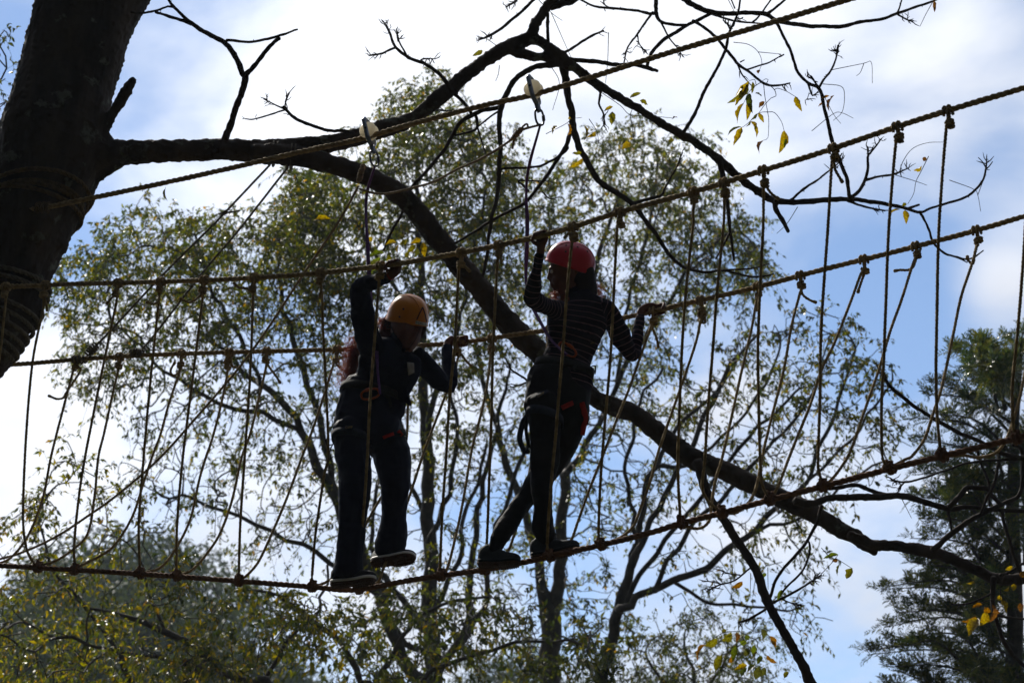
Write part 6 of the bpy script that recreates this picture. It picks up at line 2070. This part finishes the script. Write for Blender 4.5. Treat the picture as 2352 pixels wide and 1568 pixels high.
def face(fig, hc, f, u, s=1.0, extra_nose=0.0):
    """features set on the head: brow, nose, lips, chin, ears, eyes"""
    f = f / np.linalg.norm(f); u = u - f * (u @ f); u /= np.linalg.norm(u); sd_ = np.cross(f, u)
    fig.tube([hc + f * .088 * s + u * .020, hc + f * .098 * s - u * .002, hc + f * (.113 + extra_nose) * s - u * .020], [.009, .010, .0125], 'skin')
    for sg in (-1, 1):
        fig.ball(hc + f * (.104 + extra_nose * .8) * s - u * .024 + sd_ * .010 * sg, .0085)
        fig.tube([hc + f * .094 * s + u * .030 + sd_ * .012 * sg, hc + f * .090 * s + u * .033 + sd_ * .032 * sg, hc + f * .070 * s + u * .026 + sd_ * .055 * sg], [.009, .010, .008])
        fig.ball(hc + f * .068 * s - u * .020 + sd_ * .040 * sg, .026)
        fig.ball(hc - f * .005 - u * .012 + sd_ * .086 * sg * s, (.018, .010, .030), axes=np.stack([f, sd_, u]))
    fig.ball(hc + f * .086 * s - u * .088, .020)
    fig.tube([hc + f * .085 * s - u * .050 - sd_ * .022, hc + f * .102 * s - u * .047, hc + f * .085 * s - u * .050 + sd_ * .022], [.006, .0085, .006])
    fig.tube([hc + f * .083 * s - u * .062 - sd_ * .020, hc + f * .099 * s - u * .062, hc + f * .083 * s - u * .062 + sd_ * .020], [.006, .0090, .006])
    return f, u, sd_


def eyes(fig, hc, f, u, sd_, s=1.0):
    for sg in (-1, 1):
        c = hc + f * .080 * s + u * .008 + sd_ * .032 * sg
        o = MB()
        a = np.linspace(0, np.pi, 8)
        V, Q, _ = lathe([(max(.0004, .0118 * math.sin(t)), .0118 * math.cos(t)) for t in a], c, f, u, 14)
        e = o.add(V, Q).build('eye', M['eye'], fig.root)
        V, Q, _ = lathe([(.0003, .0124), (.0035, .0122), (.0058, .0111)], c, f, u, 12)
        MB().add(V, Q).build('iris', M['iris'], e)
    c0 = hc + f * .0995 * s - u * .055
    MB().add(*sweep(catmull(np.array([hc + f * .088 * s - u * .0555 - sd_ * .022, c0, hc + f * .088 * s - u * .0555 + sd_ * .022]), .004), .0032, 6)).build('lips', M['lips'], fig.root)


# ---------------------------------------------------------------- climber 1: yellow helmet
c1 = Figure('person in navy top, navy trousers and yellow helmet stepping along the foot rope', 850, 1345)
S1, S2 = 2.09, 1.803
c1.chain('torso', 'shirt', q1, S1, [(690, 900, 110, -.05), (660, 950, 225, -.06, .5), (645, 1040, 268, -.06, .52), (628, 1120, 258, -.05, .55), (605, 1200, 250, -.03, .56), (582, 1290, 234, 0, .6), (560, 1370, 226, 0, .64), (545, 1430, 232, 0, .66)], .62)
c1.chain('hips', 'trousers', q2, S2, [(440, 25, 222, 0), (412, 140, 240, 0), (395, 250, 250, 0), (392, 330, 240, 0)], .66)
c1.chain('leg_r', 'trousers', q2, S2, [(270, 290, 132, -.05), (288, 450, 128, -.07), (305, 600, 121, -.08), (302, 800, 114, -.08), (285, 1000, 109, -.07), (268, 1200, 108, -.05), (265, 1330, 112, -.03)], .9)
c1.chain('leg_l', 'trousers', q2, S2, [(530, 320, 125, .06), (562, 480, 138, .05), (588, 620, 122, .03), (598, 760, 105, .03), (592, 880, 96, .06), (578, 1030, 112, .10), (556, 1150, 113, .12), (552, 1180, 108, .12)], .88)
c1.chain('arm_r', 'shirt', q1, S1, [(500, 930, 120, -.12), (455, 830, 112, -.20), (432, 720, 104, -.27), (412, 600, 98, -.34), (402, 490, 92, -.41), (405, 430, 86, -.45), (450, 390, 76, -.51), (520, 368, 68, -.58), (580, 345, 58, -.64), (612, 335, 50, -.67)], .9)
c1.chain('wrist_r', 'skin', q1, S1, [(600, 335, 40, -.66), (650, 318, 38, -.70), (690, 290, 38, -.735)], .8)
c1.chain('arm_l', 'shirt', q1, S1, [(860, 990, 85, .02), (930, 1060, 92, .06), (1000, 1130, 90, .12), (1070, 1200, 80, .18), (1125, 1235, 62, .22), (1150, 1190, 62, .25), (1145, 1080, 62, .29), (1135, 980, 56, .32), (1128, 930, 50, .335)], .85)
c1.chain('elbow_l', 'shirt', q1, S1, [(1080, 1230, 60, .2), (1145, 1265, 40, .24), (1172, 1275, 26, .25)], .9)
c1.chain('hem', 'shirt', q1, S1, [(740, 1300, 60, -.06), (790, 1360, 36, -.07), (826, 1398, 16, -.07)], .5)
c1.chain('wrist_l', 'skin', q1, S1, [(1128, 925, 40, .335), (1135, 880, 38, .345), (1170, 850, 38, .35)], .75)
c1.chain('neck', 'skin', q1, S1, [(700, 930, 72, -.06), (730, 860, 66, -.07), (760, 800, 70, -.07)], .9)
hc = c1.w(q1, 788, 770, -.07)
c1.chain('head', 'skin', q1, S1, [(800, 630, 120, -.07), (795, 710, 140, -.07), (788, 780, 132, -.08), (790, 850, 108, -.11), (792, 905, 70, -.13), (792, 925, 46, -.14)], .98)
F1 = -FW * .80 + RT * .42 - UP * .42; U1 = UP * .85 + RT * .18 - FW * .35
f1, u1, sd1 = face(c1, hc, F1, U1)
wr = c1.w(q1, 690, 292, -.735)
c1.hand(NEAR, dN, 905, wr, side=-1)
wl = c1.w(q1, 1170, 850, .35)
c1.hand(FAR, dR, 1060, wl, side=1)
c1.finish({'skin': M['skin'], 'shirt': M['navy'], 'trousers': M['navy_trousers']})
eyes(c1, hc, f1, u1, sd1)
# shoes
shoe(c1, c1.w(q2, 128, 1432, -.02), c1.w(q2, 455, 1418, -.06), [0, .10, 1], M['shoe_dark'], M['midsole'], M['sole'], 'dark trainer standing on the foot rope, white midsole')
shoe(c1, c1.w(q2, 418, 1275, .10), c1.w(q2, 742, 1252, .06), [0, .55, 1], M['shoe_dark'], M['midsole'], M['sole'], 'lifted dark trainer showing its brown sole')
# helmet
hcen = c1.w(q1, 796, 672, -.07)
uph = UP * .93 + RT * .22 - FW * .10
helm1, surf1, ax1 = helmet(c1, hcen, uph, RT * .80 - FW * .55 - UP * .2, .108, .128, .138, M['helmet_yellow'])
helm1['label'] = 'yellow climbing helmet with a white maker label'
MB_lab = [(864, 694), (958, 714), (956, 740), (861, 722)]
G = []
for i in range(9):
    for j in range(4):
        u_, v_ = i / 8, j / 3
        a_, b_, c_, d_ = [np.array(q, float) for q in MB_lab]
        p_ = (a_ * (1 - u_) + b_ * u_) * (1 - v_) + (d_ * (1 - u_) + c_ * u_) * v_
        G.append(surf1(q1, p_[0], p_[1], 1.045))
i_ = np.arange(8)[:, None] * 4; j_ = np.arange(3)[None]
MB().add(np.array(G), np.stack([i_ + j_, i_ + j_ + 1, i_ + 5 + j_, i_ + 4 + j_], -1).reshape(-1, 4)).build('maker_label', M['label_white'], helm1)
text_on(surf1, q1, [(868, 698), (952, 716), (951, 736), (866, 719)], 'NALS', 'lettering', M['ink'], helm1, 1.06)
decal_strip(surf1, q1, [(872, 684), (896, 632), (921, 582)], .006, 'peak_mark', M['ink'], helm1, 1.03)
decal_strip(surf1, q1, [(921, 582), (942, 640), (955, 706)], .006, 'peak_mark', M['ink'], helm1, 1.03)
for (x, y, r) in ((760, 597, .0058), (727, 662, .005)):
    c = surf1(q1, x, y, 1.01); V, Q, _ = lathe([(.0002, .003), (r * .8, .003), (r, .0015), (r, -.002)], c, -FW, RT, 12)
    MB().add(V, Q).build('vent_hole', M['ink'] if y < 650 else M['dark_steel'], helm1)
for sg, xx in ((-1, 655), (1, 905)):
    a_ = c1.w(q1, xx, 740, -.12 if sg < 0 else -.15); b_ = c1.w(q1, 792, 948, -.16)
    V, Q, _ = strap(catmull(np.array([a_, (a_ + b_) / 2 + np.array([.01 * sg, -.015, -.01]), b_]), .01), FW, .012, .002)
    MB().add(V, Q).build('chin_strap', M['webbing_black'], helm1)
# hair
hm1 = MB()
fg = Figure.__new__(Figure); fg.mb = hm1; fg.samples = []; fg.chains = {}; fg.xf, fg.yf = 850, 1345
fg.chain('h', 'x', q1, S1, [(690, 690, 90, -.02), (655, 740, 85, .0), (620, 830, 80, .03), (580, 930, 75, .08), (520, 1050, 60, .12)], .8)
fg.chain('h2', 'x', q1, S1, [(760, 650, 140, .0), (730, 740, 120, .01), (700, 820, 90, .02)], .7)
fg.chain('h3', 'x', q1, S1, [(900, 700, 50, -.06), (915, 760, 42, -.06), (905, 810, 26, -.08)], .8)
Vh, Qh, Th = remesh(hm1, .009, 2, 'hair')
Vh = Vh + fbm3(Vh, 60, 2)[:, None] * .004
MB().add(Vh, Qh, Th).build('hair', M['hair'], c1.root)
e_ = [c1.w(q1, x, y, .12) for x, y in ((330, 850), (300, 900), (290, 970), (300, 1050), (330, 1120), (290, 1180), (275, 1240), (320, 1090), (345, 1000), (300, 1140))]
r_ = [c1.w(q1, x, y, .10) for x, y in ((430, 860), (420, 930), (430, 1000), (420, 1060))]
strands('hair', r_, e_, 320, M['hair_wisp'], c1.root, .022, 8, .0009, 3, .01, .028, .026)
e_ = [c1.w(q1, x, y, .13) for x, y in ((250, 1270), (275, 1200), (300, 1100), (255, 1150), (330, 1230), (310, 1260))]
r_ = [c1.w(q1, x, y, .12) for x, y in ((345, 880), (350, 960), (355, 1040))]
strands('hair', r_, e_, 220, M['hair_wisp'], c1.root, .024, 9, .0008, 4, .0, .030, .022)
e_ = [c1.w(q1, x, y, -.03) for x, y in ((560, 690), (550, 720), (575, 745), (600, 760), (600, 690))]
r_ = [c1.w(q1, x, y, -.03) for x, y in ((650, 690), (650, 730))]
strands('hair', r_, e_, 160, M['hair_wisp'], c1.root, .008, 8, .0009, 5, .0, .010, .012)
e_ = [c1.w(q1, x, y, -.08) for x, y in ((960, 770), (940, 810), (920, 840), (965, 790))]
r_ = [c1.w(q1, x, y, -.07) for x, y in ((905, 740), (915, 760))]
strands('hair', r_, e_, 60, M['hair'], c1.root, .006, 7, .0008, 6, .0, .008, .010)
# harness
h1 = bpy.data.objects.new('harness', None); COL.objects.link(h1); h1.parent = c1.root; h1.empty_display_size = .1
c1.ring('waist_belt', 'hips', .12, .050, M['webbing_black'], h1, .010)
c1.ring('leg_loop', 'leg_r', .10, .048, M['webbing_blue'], h1, .007, (.03, 0))
c1.ring('leg_loop', 'leg_l', .12, .040, M['webbing_black'], h1, .006, (-.03, 0))
o = c1.ribbon('leg_strap', q2, [(505, 362), (545, 345), (590, 330)], .018, M['webbing_red'], h1); o['label'] = 'red leg strap'
o = c1.ribbon('leg_strap', q2, [(612, 312), (628, 332), (645, 352)], .030, M['webbing_red'], h1); o['label'] = 'red leg strap'
c1.patch('hip_label', q2, [(232, 270), (292, 270), (296, 298), (228, 302)], M['webbing_blue'], h1, 4, 3, .016)
text_on(lambda zf, x, y, l: c1.cast(zf, x, y, .021), q2, [(238, 276), (288, 274), (288, 292), (236, 296)], 'CAMP', 'lettering', M['camp_yellow'], h1)
kc_ = c1.cast(q1, 560, 1335, .022)
karabiner(kc_ + UP * .03 - RT * .01, UP * .25 + RT * .95, UP * .95 - RT * .25, None, M['orange_metal'], .052, .027, parent=h1)
c1.ribbon('tie_in_loop', q1, [(600, 1300), (640, 1345), (655, 1420)], .018, M['webbing_black'], h1, .012)
o = c1.patch('chest_badge', q1, [(790, 1040), (848, 1048), (852, 1128), (800, 1152)], M['badge'], c1.root, 4, 6, .005); o['label'] = 'pale grey badge on the chest'
sb = np.array([c1.w(q2, 118, 360, .0), c1.w(q2, 100, 380, .0), c1.w(q2, 112, 412, -.01), c1.w(q2, 150, 408, -.02)])
MB().add(*strap(catmull(sb, .006), FW, .03, .006)[:2]).build('belt_end', M['webbing_black'], h1)
sb = np.array([c1.w(q2, 150, 400, -.01), c1.w(q2, 128, 450, 0), c1.w(q2, 120, 510, 0), c1.w(q2, 150, 495, -.01)])
MB().add(*strap(catmull(sb, .006), FW, .026, .005)[:2]).build('belt_end', M['webbing_black'], h1)
# red thread at the wrist
wb = c1.w(q1, 655, 316, -.70)
dv = c1.w(q1, 690, 290, -.735) - c1.w(q1, 610, 335, -.67); dv /= np.linalg.norm(dv); e1_ = np.cross(dv, FW); e1_ /= np.linalg.norm(e1_); e2_ = np.cross(dv, e1_)
MB().add(*sweep(np.array([wb + .0255 * (math.cos(a) * e1_ + math.sin(a) * .85 * e2_) for a in np.linspace(0, 6.28, 26)]), .003, 6)).build('wrist_thread', M['webbing_red'], c1.root)

# ---------------------------------------------------------------- climber 2: red helmet
c2 = Figure('person in thin striped dark top, black trousers and red helmet looking left', 1215, 1290)
S3, S4 = 2.0364, 1.6857
c2.chain('torso', 'shirt', q3, S3, [(730, 650, 130, -.02), (745, 700, 245, -.02, .45), (735, 790, 250, -.02, .5), (718, 900, 232, -.02, .56), (692, 1000, 212, -.01, .6), (668, 1090, 196, 0, .62), (640, 1160, 212, 0, .62), (622, 1240, 236, 0, .62), (615, 1320, 244, 0, .62)], .6)
c2.chain('hips', 'trousers', q4, S4, [(650, 190, 214, 0), (642, 290, 220, 0), (632, 380, 220, 0), (630, 430, 205, 0)], .64)
c2.chain('hip_bulge', 'shirt', q3, S3, [(440, 1150, 60, .02), (420, 1220, 62, .02), (410, 1290, 50, .02)], .9)
c2.chain('leg_f', 'trousers', q4, S4, [(545, 370, 135, -.06), (555, 500, 110, -.07), (556, 650, 102, -.07), (548, 800, 90, -.06), (536, 900, 77, -.05), (538, 1000, 71, -.04), (543, 1100, 70, -.02), (540, 1185, 80, 0), (556, 1230, 70, 0), (562, 1280, 64, 0), (560, 1335, 46, 0)], .95)
c2.chain('leg_b', 'trousers', q4, S4, [(735, 380, 128, .05), (705, 520, 122, .06), (650, 660, 112, .08), (580, 790, 96, .10), (500, 900, 80, .11), (425, 1000, 71, .10), (345, 1115, 67, .07), (268, 1228, 65, .04), (235, 1290, 60, .03), (212, 1345, 46, .02), (205, 1375, 40, .02)], .95)
c2.chain('arm_r', 'shirt', q3, S3, [(600, 740, 90, -.06), (530, 725, 82, -.14), (450, 695, 76, -.25), (385, 655, 68, -.35), (358, 625, 60, -.40), (368, 560, 60, -.45), (385, 470, 55, -.51), (405, 380, 50, -.57), (425, 295, 45, -.63)], .9)
c2.chain('wrist_r', 'skin', q3, S3, [(425, 295, 36, -.63), (434, 235, 35, -.66), (440, 190, 38, -.68)], .75)
c2.chain('arm_l', 'shirt', q3, S3, [(930, 720, 95, .0), (1000, 770, 90, .03), (1055, 880, 84, .08), (1105, 990, 78, .13), (1150, 1080, 64, .17), (1185, 1110, 54, .19), (1202, 1050, 54, .21), (1222, 950, 51, .23), (1238, 850, 45, .25), (1244, 790, 41, .26)], .88)
c2.chain('wrist_l', 'skin', q3, S3, [(1244, 785, 34, .26), (1256, 740, 36, .27), (1300, 712, 38, .27), (1350, 705, 36, .265)], .7)
c2.chain('neck', 'skin', q3, S3, [(720, 690, 100, .0), (690, 600, 92, .0), (670, 520, 95, .0)], .75)
hc2 = c2.w(q3, 640, 420, 0)
c2.chain('head', 'skin', q3, S3, [(690, 300, 150, 0), (668, 380, 165, 0, .82), (640, 450, 140, 0, .82), (606, 520, 98, 0, .85), (580, 565, 58, 0)], .8)
F2 = -RT * .97 - FW * .16 + UP * .02; U2 = UP * .98 + RT * .12
c2.tube([c2.w(q3, 515, 400, -.005), c2.w(q3, 504, 440, -.01), c2.w(q3, 496, 478, -.012)], [.010, .011, .013])
for sg in (-1, 1):
    c2.ball(c2.w(q3, 508, 487, -.012 + .010 * sg), .0085)
    c2.ball(c2.w(q3, 560, 490, .042 * sg), .026)
    c2.ball(c2.w(q3, 690, 440, .088 * sg), (.018, .010, .030))
    c2.tube([c2.w(q3, 506, 395, .012 * sg - .004), c2.w(q3, 514, 392, .034 * sg), c2.w(q3, 550, 402, .058 * sg)], [.009, .009, .008])
c2.tube([c2.w(q3, 538, 516, -.022), c2.w(q3, 517, 515, -.006), c2.w(q3, 538, 516, .020)], [.006, .009, .006])
c2.tube([c2.w(q3, 540, 538, -.020), c2.w(q3, 523, 538, -.006), c2.w(q3, 540, 538, .018)], [.006, .009, .006])
c2.ball(c2.w(q3, 558, 574, -.004), .018)
wr2 = c2.w(q3, 440, 190, -.68)
c2.hand(NEAR, dN, 1241, wr2, side=-1)
wl2 = c2.w(q3, 1350, 703, .265)
c2.hand(FAR, dR, 1512, wl2, side=1, drape=True)
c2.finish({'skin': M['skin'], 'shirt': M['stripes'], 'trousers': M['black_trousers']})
for sg in (-1, 1):
    c = c2.w(q3, 528, 420, .033 * sg - .004)
    V, Q, _ = lathe([(max(.0004, .0118 * math.sin(t)), .0118 * math.cos(t)) for t in np.linspace(0, np.pi, 8)], c, F2 / np.linalg.norm(F2), UP, 14)
    e = MB().add(V, Q).build('eye', M['eye'], c2.root)
    V, Q, _ = lathe([(.0003, .0124), (.0035, .0122), (.0058, .0111)], c, F2 / np.linalg.norm(F2), UP, 12)
    MB().add(V, Q).build('iris', M['iris'], e)
MB().add(*sweep(catmull(np.array([c2.w(q3, 540, 527, -.022), c2.w(q3, 516, 526, -.006), c2.w(q3, 540, 527, .02)]), .004), .0032, 6)).build('lips', M['lips'], c2.root)
shoe(c2, c2.w(q4, 98, 1452, .03), c2.w(q4, 386, 1468, .0), [-.12, .10, 1], M['shoe_teal'], M['shoe_teal'], M['sole'], 'dark slate trainer of the rear foot, heel raised', collar=.095)
shoe(c2, c2.w(q4, 462, 1412, .0), c2.w(q4, 796, 1368, -.03), [0, .10, 1], M['shoe_teal'], M['shoe_teal'], M['sole'], 'dark slate trainer of the front foot with loose laces', collar=.095)
hcen2 = c2.w(q3, 678, 348, 0)
helm2, surf2, ax2_ = helmet(c2, hcen2, UP * .95 + RT * .22 - FW * .05, -RT * .95 - FW * .12 + UP * .22, .116, .141, .122, M['helmet_red'], front_raise=-.002)
helm2['label'] = 'red climbing helmet with small vent holes'
for (x, y) in ((641, 207), (734, 222), (637, 257), (812, 257)):
    c = surf2(q3, x, y, 1.01); V, Q, _ = lathe([(.0002, .003), (.0048, .003), (.006, .0015), (.006, -.002)], c, -FW, RT, 12)
    MB().add(V, Q).build('vent_hole', M['ink'] if (x + y) % 2 == 0 else M['dark_steel'], helm2)
a_ = c2.w(q3, 868, 420, -.06); b_ = c2.w(q3, 590, 600, -.04)
V, Q, _ = strap(catmull(np.array([c2.w(q3, 880, 330, -.03), c2.w(q3, 884, 400, -.03), c2.w(q3, 872, 450, -.04)]), .01), FW, .012, .003)
MB().add(V, Q).build('chin_strap', M['webbing_black'], helm2)
hm2 = MB(); fg = Figure.__new__(Figure); fg.mb = hm2; fg.samples = []; fg.chains = {}; fg.xf, fg.yf = 1215, 1290
fg.chain('h', 'x', q3, S3, [(725, 350, 118, .0), (750, 410, 122, .0), (765, 500, 120, .01), (780, 590, 112, .02), (775, 680, 100, .03), (760, 760, 70, .04)], .85)
fg.chain('h2', 'x', q3, S3, [(610, 345, 90, .0), (560, 350, 56, .0)], 1.0)
Vh, Qh, Th = remesh(hm2, .009, 2, 'hair2')
Vh = Vh + fbm3(Vh, 60, 2)[:, None] * .004
MB().add(Vh, Qh, Th).build('hair', M['hair_black'], c2.root)
e_ = [c2.w(q3, x, y, .03) for x, y in ((940, 560), (950, 600), (930, 620), (900, 560), (920, 640), (880, 640))]
r_ = [c2.w(q3, x, y, .02) for x, y in ((840, 500), (860, 540), (850, 570))]
strands('hair', r_, e_, 110, M['hair_wisp'], c2.root, .010, 4, .0009, 8, -.01, .012, .014)
e_ = [c2.w(q3, x, y, -.06) for x, y in ((520, 600), (530, 640), (560, 680), (575, 695), (600, 660), (550, 610))]
r_ = [c2.w(q3, x, y, -.06) for x, y in ((600, 600), (620, 620), (625, 650))]
strands('hair', r_, e_, 130, M['hair_wisp'], c2.root, .010, 6, .0009, 9, -.005, .010, .014)
e_ = [c2.w(q3, x, y, -.02) for x, y in ((515, 570), (530, 585), (512, 545))]
r_ = [c2.w(q3, x, y, -.02) for x, y in ((560, 590), (575, 595))]
strands('hair', r_, e_, 14, M['hair'], c2.root, .006, 3, .0007, 10, -.005, .006, .006)
h2 = bpy.data.objects.new('harness', None); COL.objects.link(h2); h2.parent = c2.root; h2.empty_display_size = .1
c2.ring('waist_belt', 'torso', .86, .048, M['webbing_black'], h2, .010)
c2.ring('leg_loop', 'leg_f', .10, .048, M['webbing_blue'], h2, .007, (.035, 0))
c2.ring('leg_loop', 'leg_b', .10, .042, M['webbing_black'], h2, .006, (-.03, 0))
o = c2.ribbon('leg_strap', q4, [(665, 392), (705, 372), (750, 352)], .026, M['webbing_red'], h2); o['label'] = 'red leg strap'
o = c2.ribbon('leg_strap', q4, [(795, 350), (812, 400), (822, 450), (812, 510), (798, 575)], .040, M['webbing_red'], h2); o['label'] = 'broad red leg strap'
c2.patch('hip_label', q4, [(500, 300), (570, 262), (586, 278), (512, 325)], M['webbing_blue'], h2, 4, 3, .016)
text_on(lambda zf, x, y, l: c2.cast(zf, x, y, .021), q4, [(503, 304), (548, 278), (554, 290), (510, 317)], 'CAMP', 'lettering', M['camp_yellow'], h2)
kc_ = c2.cast(q3, 640, 1080, .022)
karabiner(kc_ + UP * .045 - RT * .03, (UP * .55 - RT * .75), (UP * .75 + RT * .55), None, M['orange_metal'], .058, .026, parent=h2)
c2.ribbon('tie_in_loop', q3, [(690, 1110), (710, 1160), (705, 1230)], .020, M['webbing_black'], h2, .012)
for (x, y) in ((670, 1003),):
    MB().add(*sweep(ring_tube(c2.cast(q3, x, y, .010), UP, RT, .013, .013, .003, 24, 2.0), .0028, 6)).build('belt_ring', M['dark_steel'], h2)
c2.patch('chest_print', q3, [(836, 996), (872, 988), (874, 1004), (838, 1012)], M['webbing_black'], h2, 3, 2, .006)
text_on(lambda zf, x, y, l: c2.cast(zf, x, y, .010), q3, [(840, 997), (870, 991), (871, 1002), (842, 1008)], 'CAMP', 'lettering', M['camp_yellow'], h2)
sb = np.array([c2.w(q3, 850, 1190, -.05), c2.w(q3, 876, 1188, -.05), c2.w(q3, 880, 1215, -.05), c2.w(q3, 878, 1246, -.05)])
MB().add(*strap(catmull(sb, .006), FW, .035, .006)[:2]).build('belt_end', M['webbing_black'], h2)
sb = np.array([c2.w(q4, 438, 440, -.03), c2.w(q4, 412, 480, -.03), c2.w(q4, 392, 545, -.03), c2.w(q4, 386, 600, -.03), c2.w(q4, 402, 650, -.03), c2.w(q4, 424, 690, -.03), c2.w(q4, 450, 672, -.03)])
MB().add(*strap(catmull(sb, .008), FW * .5 + RT * .7, .034, .004)[:2]).build('hanging_strap', M['webbing_blue'], h2)
sb = np.array([c2.w(q4, 440, 450, -.04), c2.w(q4, 428, 520, -.04), c2.w(q4, 436, 600, -.04), c2.w(q4, 452, 660, -.04)])
MB().add(*strap(catmull(sb, .008), FW * .5 + RT * .7, .02, .004)[:2]).build('hanging_strap', M['webbing_black'], h2)

# ------------------------------------------------------------------ haze in the air
hz_m = bpy.data.materials.new('haze_air'); hz_m.use_nodes = True
nt = hz_m.node_tree; nt.nodes.remove(nt.nodes['Principled BSDF'])
pv = nt.nodes.new('ShaderNodeVolumePrincipled')
pv.inputs['Color'].default_value = (.72, .85, 1.0, 1)
pv.inputs['Density'].default_value = HAZE
pv.inputs['Anisotropy'].default_value = 0.0
nt.links.new(pv.outputs[0], nt.nodes['Material Output'].inputs['Volume'])
hv = np.array([(x, y, z) for x in (-1510., 1510.) for y in (-1510., 1510.) for z in (-2.0, 42.0)])
hzo = obj_from('haze', mkmesh('haze', hv, [(0, 1, 3, 2), (4, 6, 7, 5), (0, 4, 5, 1), (2, 3, 7, 6), (0, 2, 6, 4), (1, 5, 7, 3)], None, False), hz_m)
tag(hzo, kind='stuff')
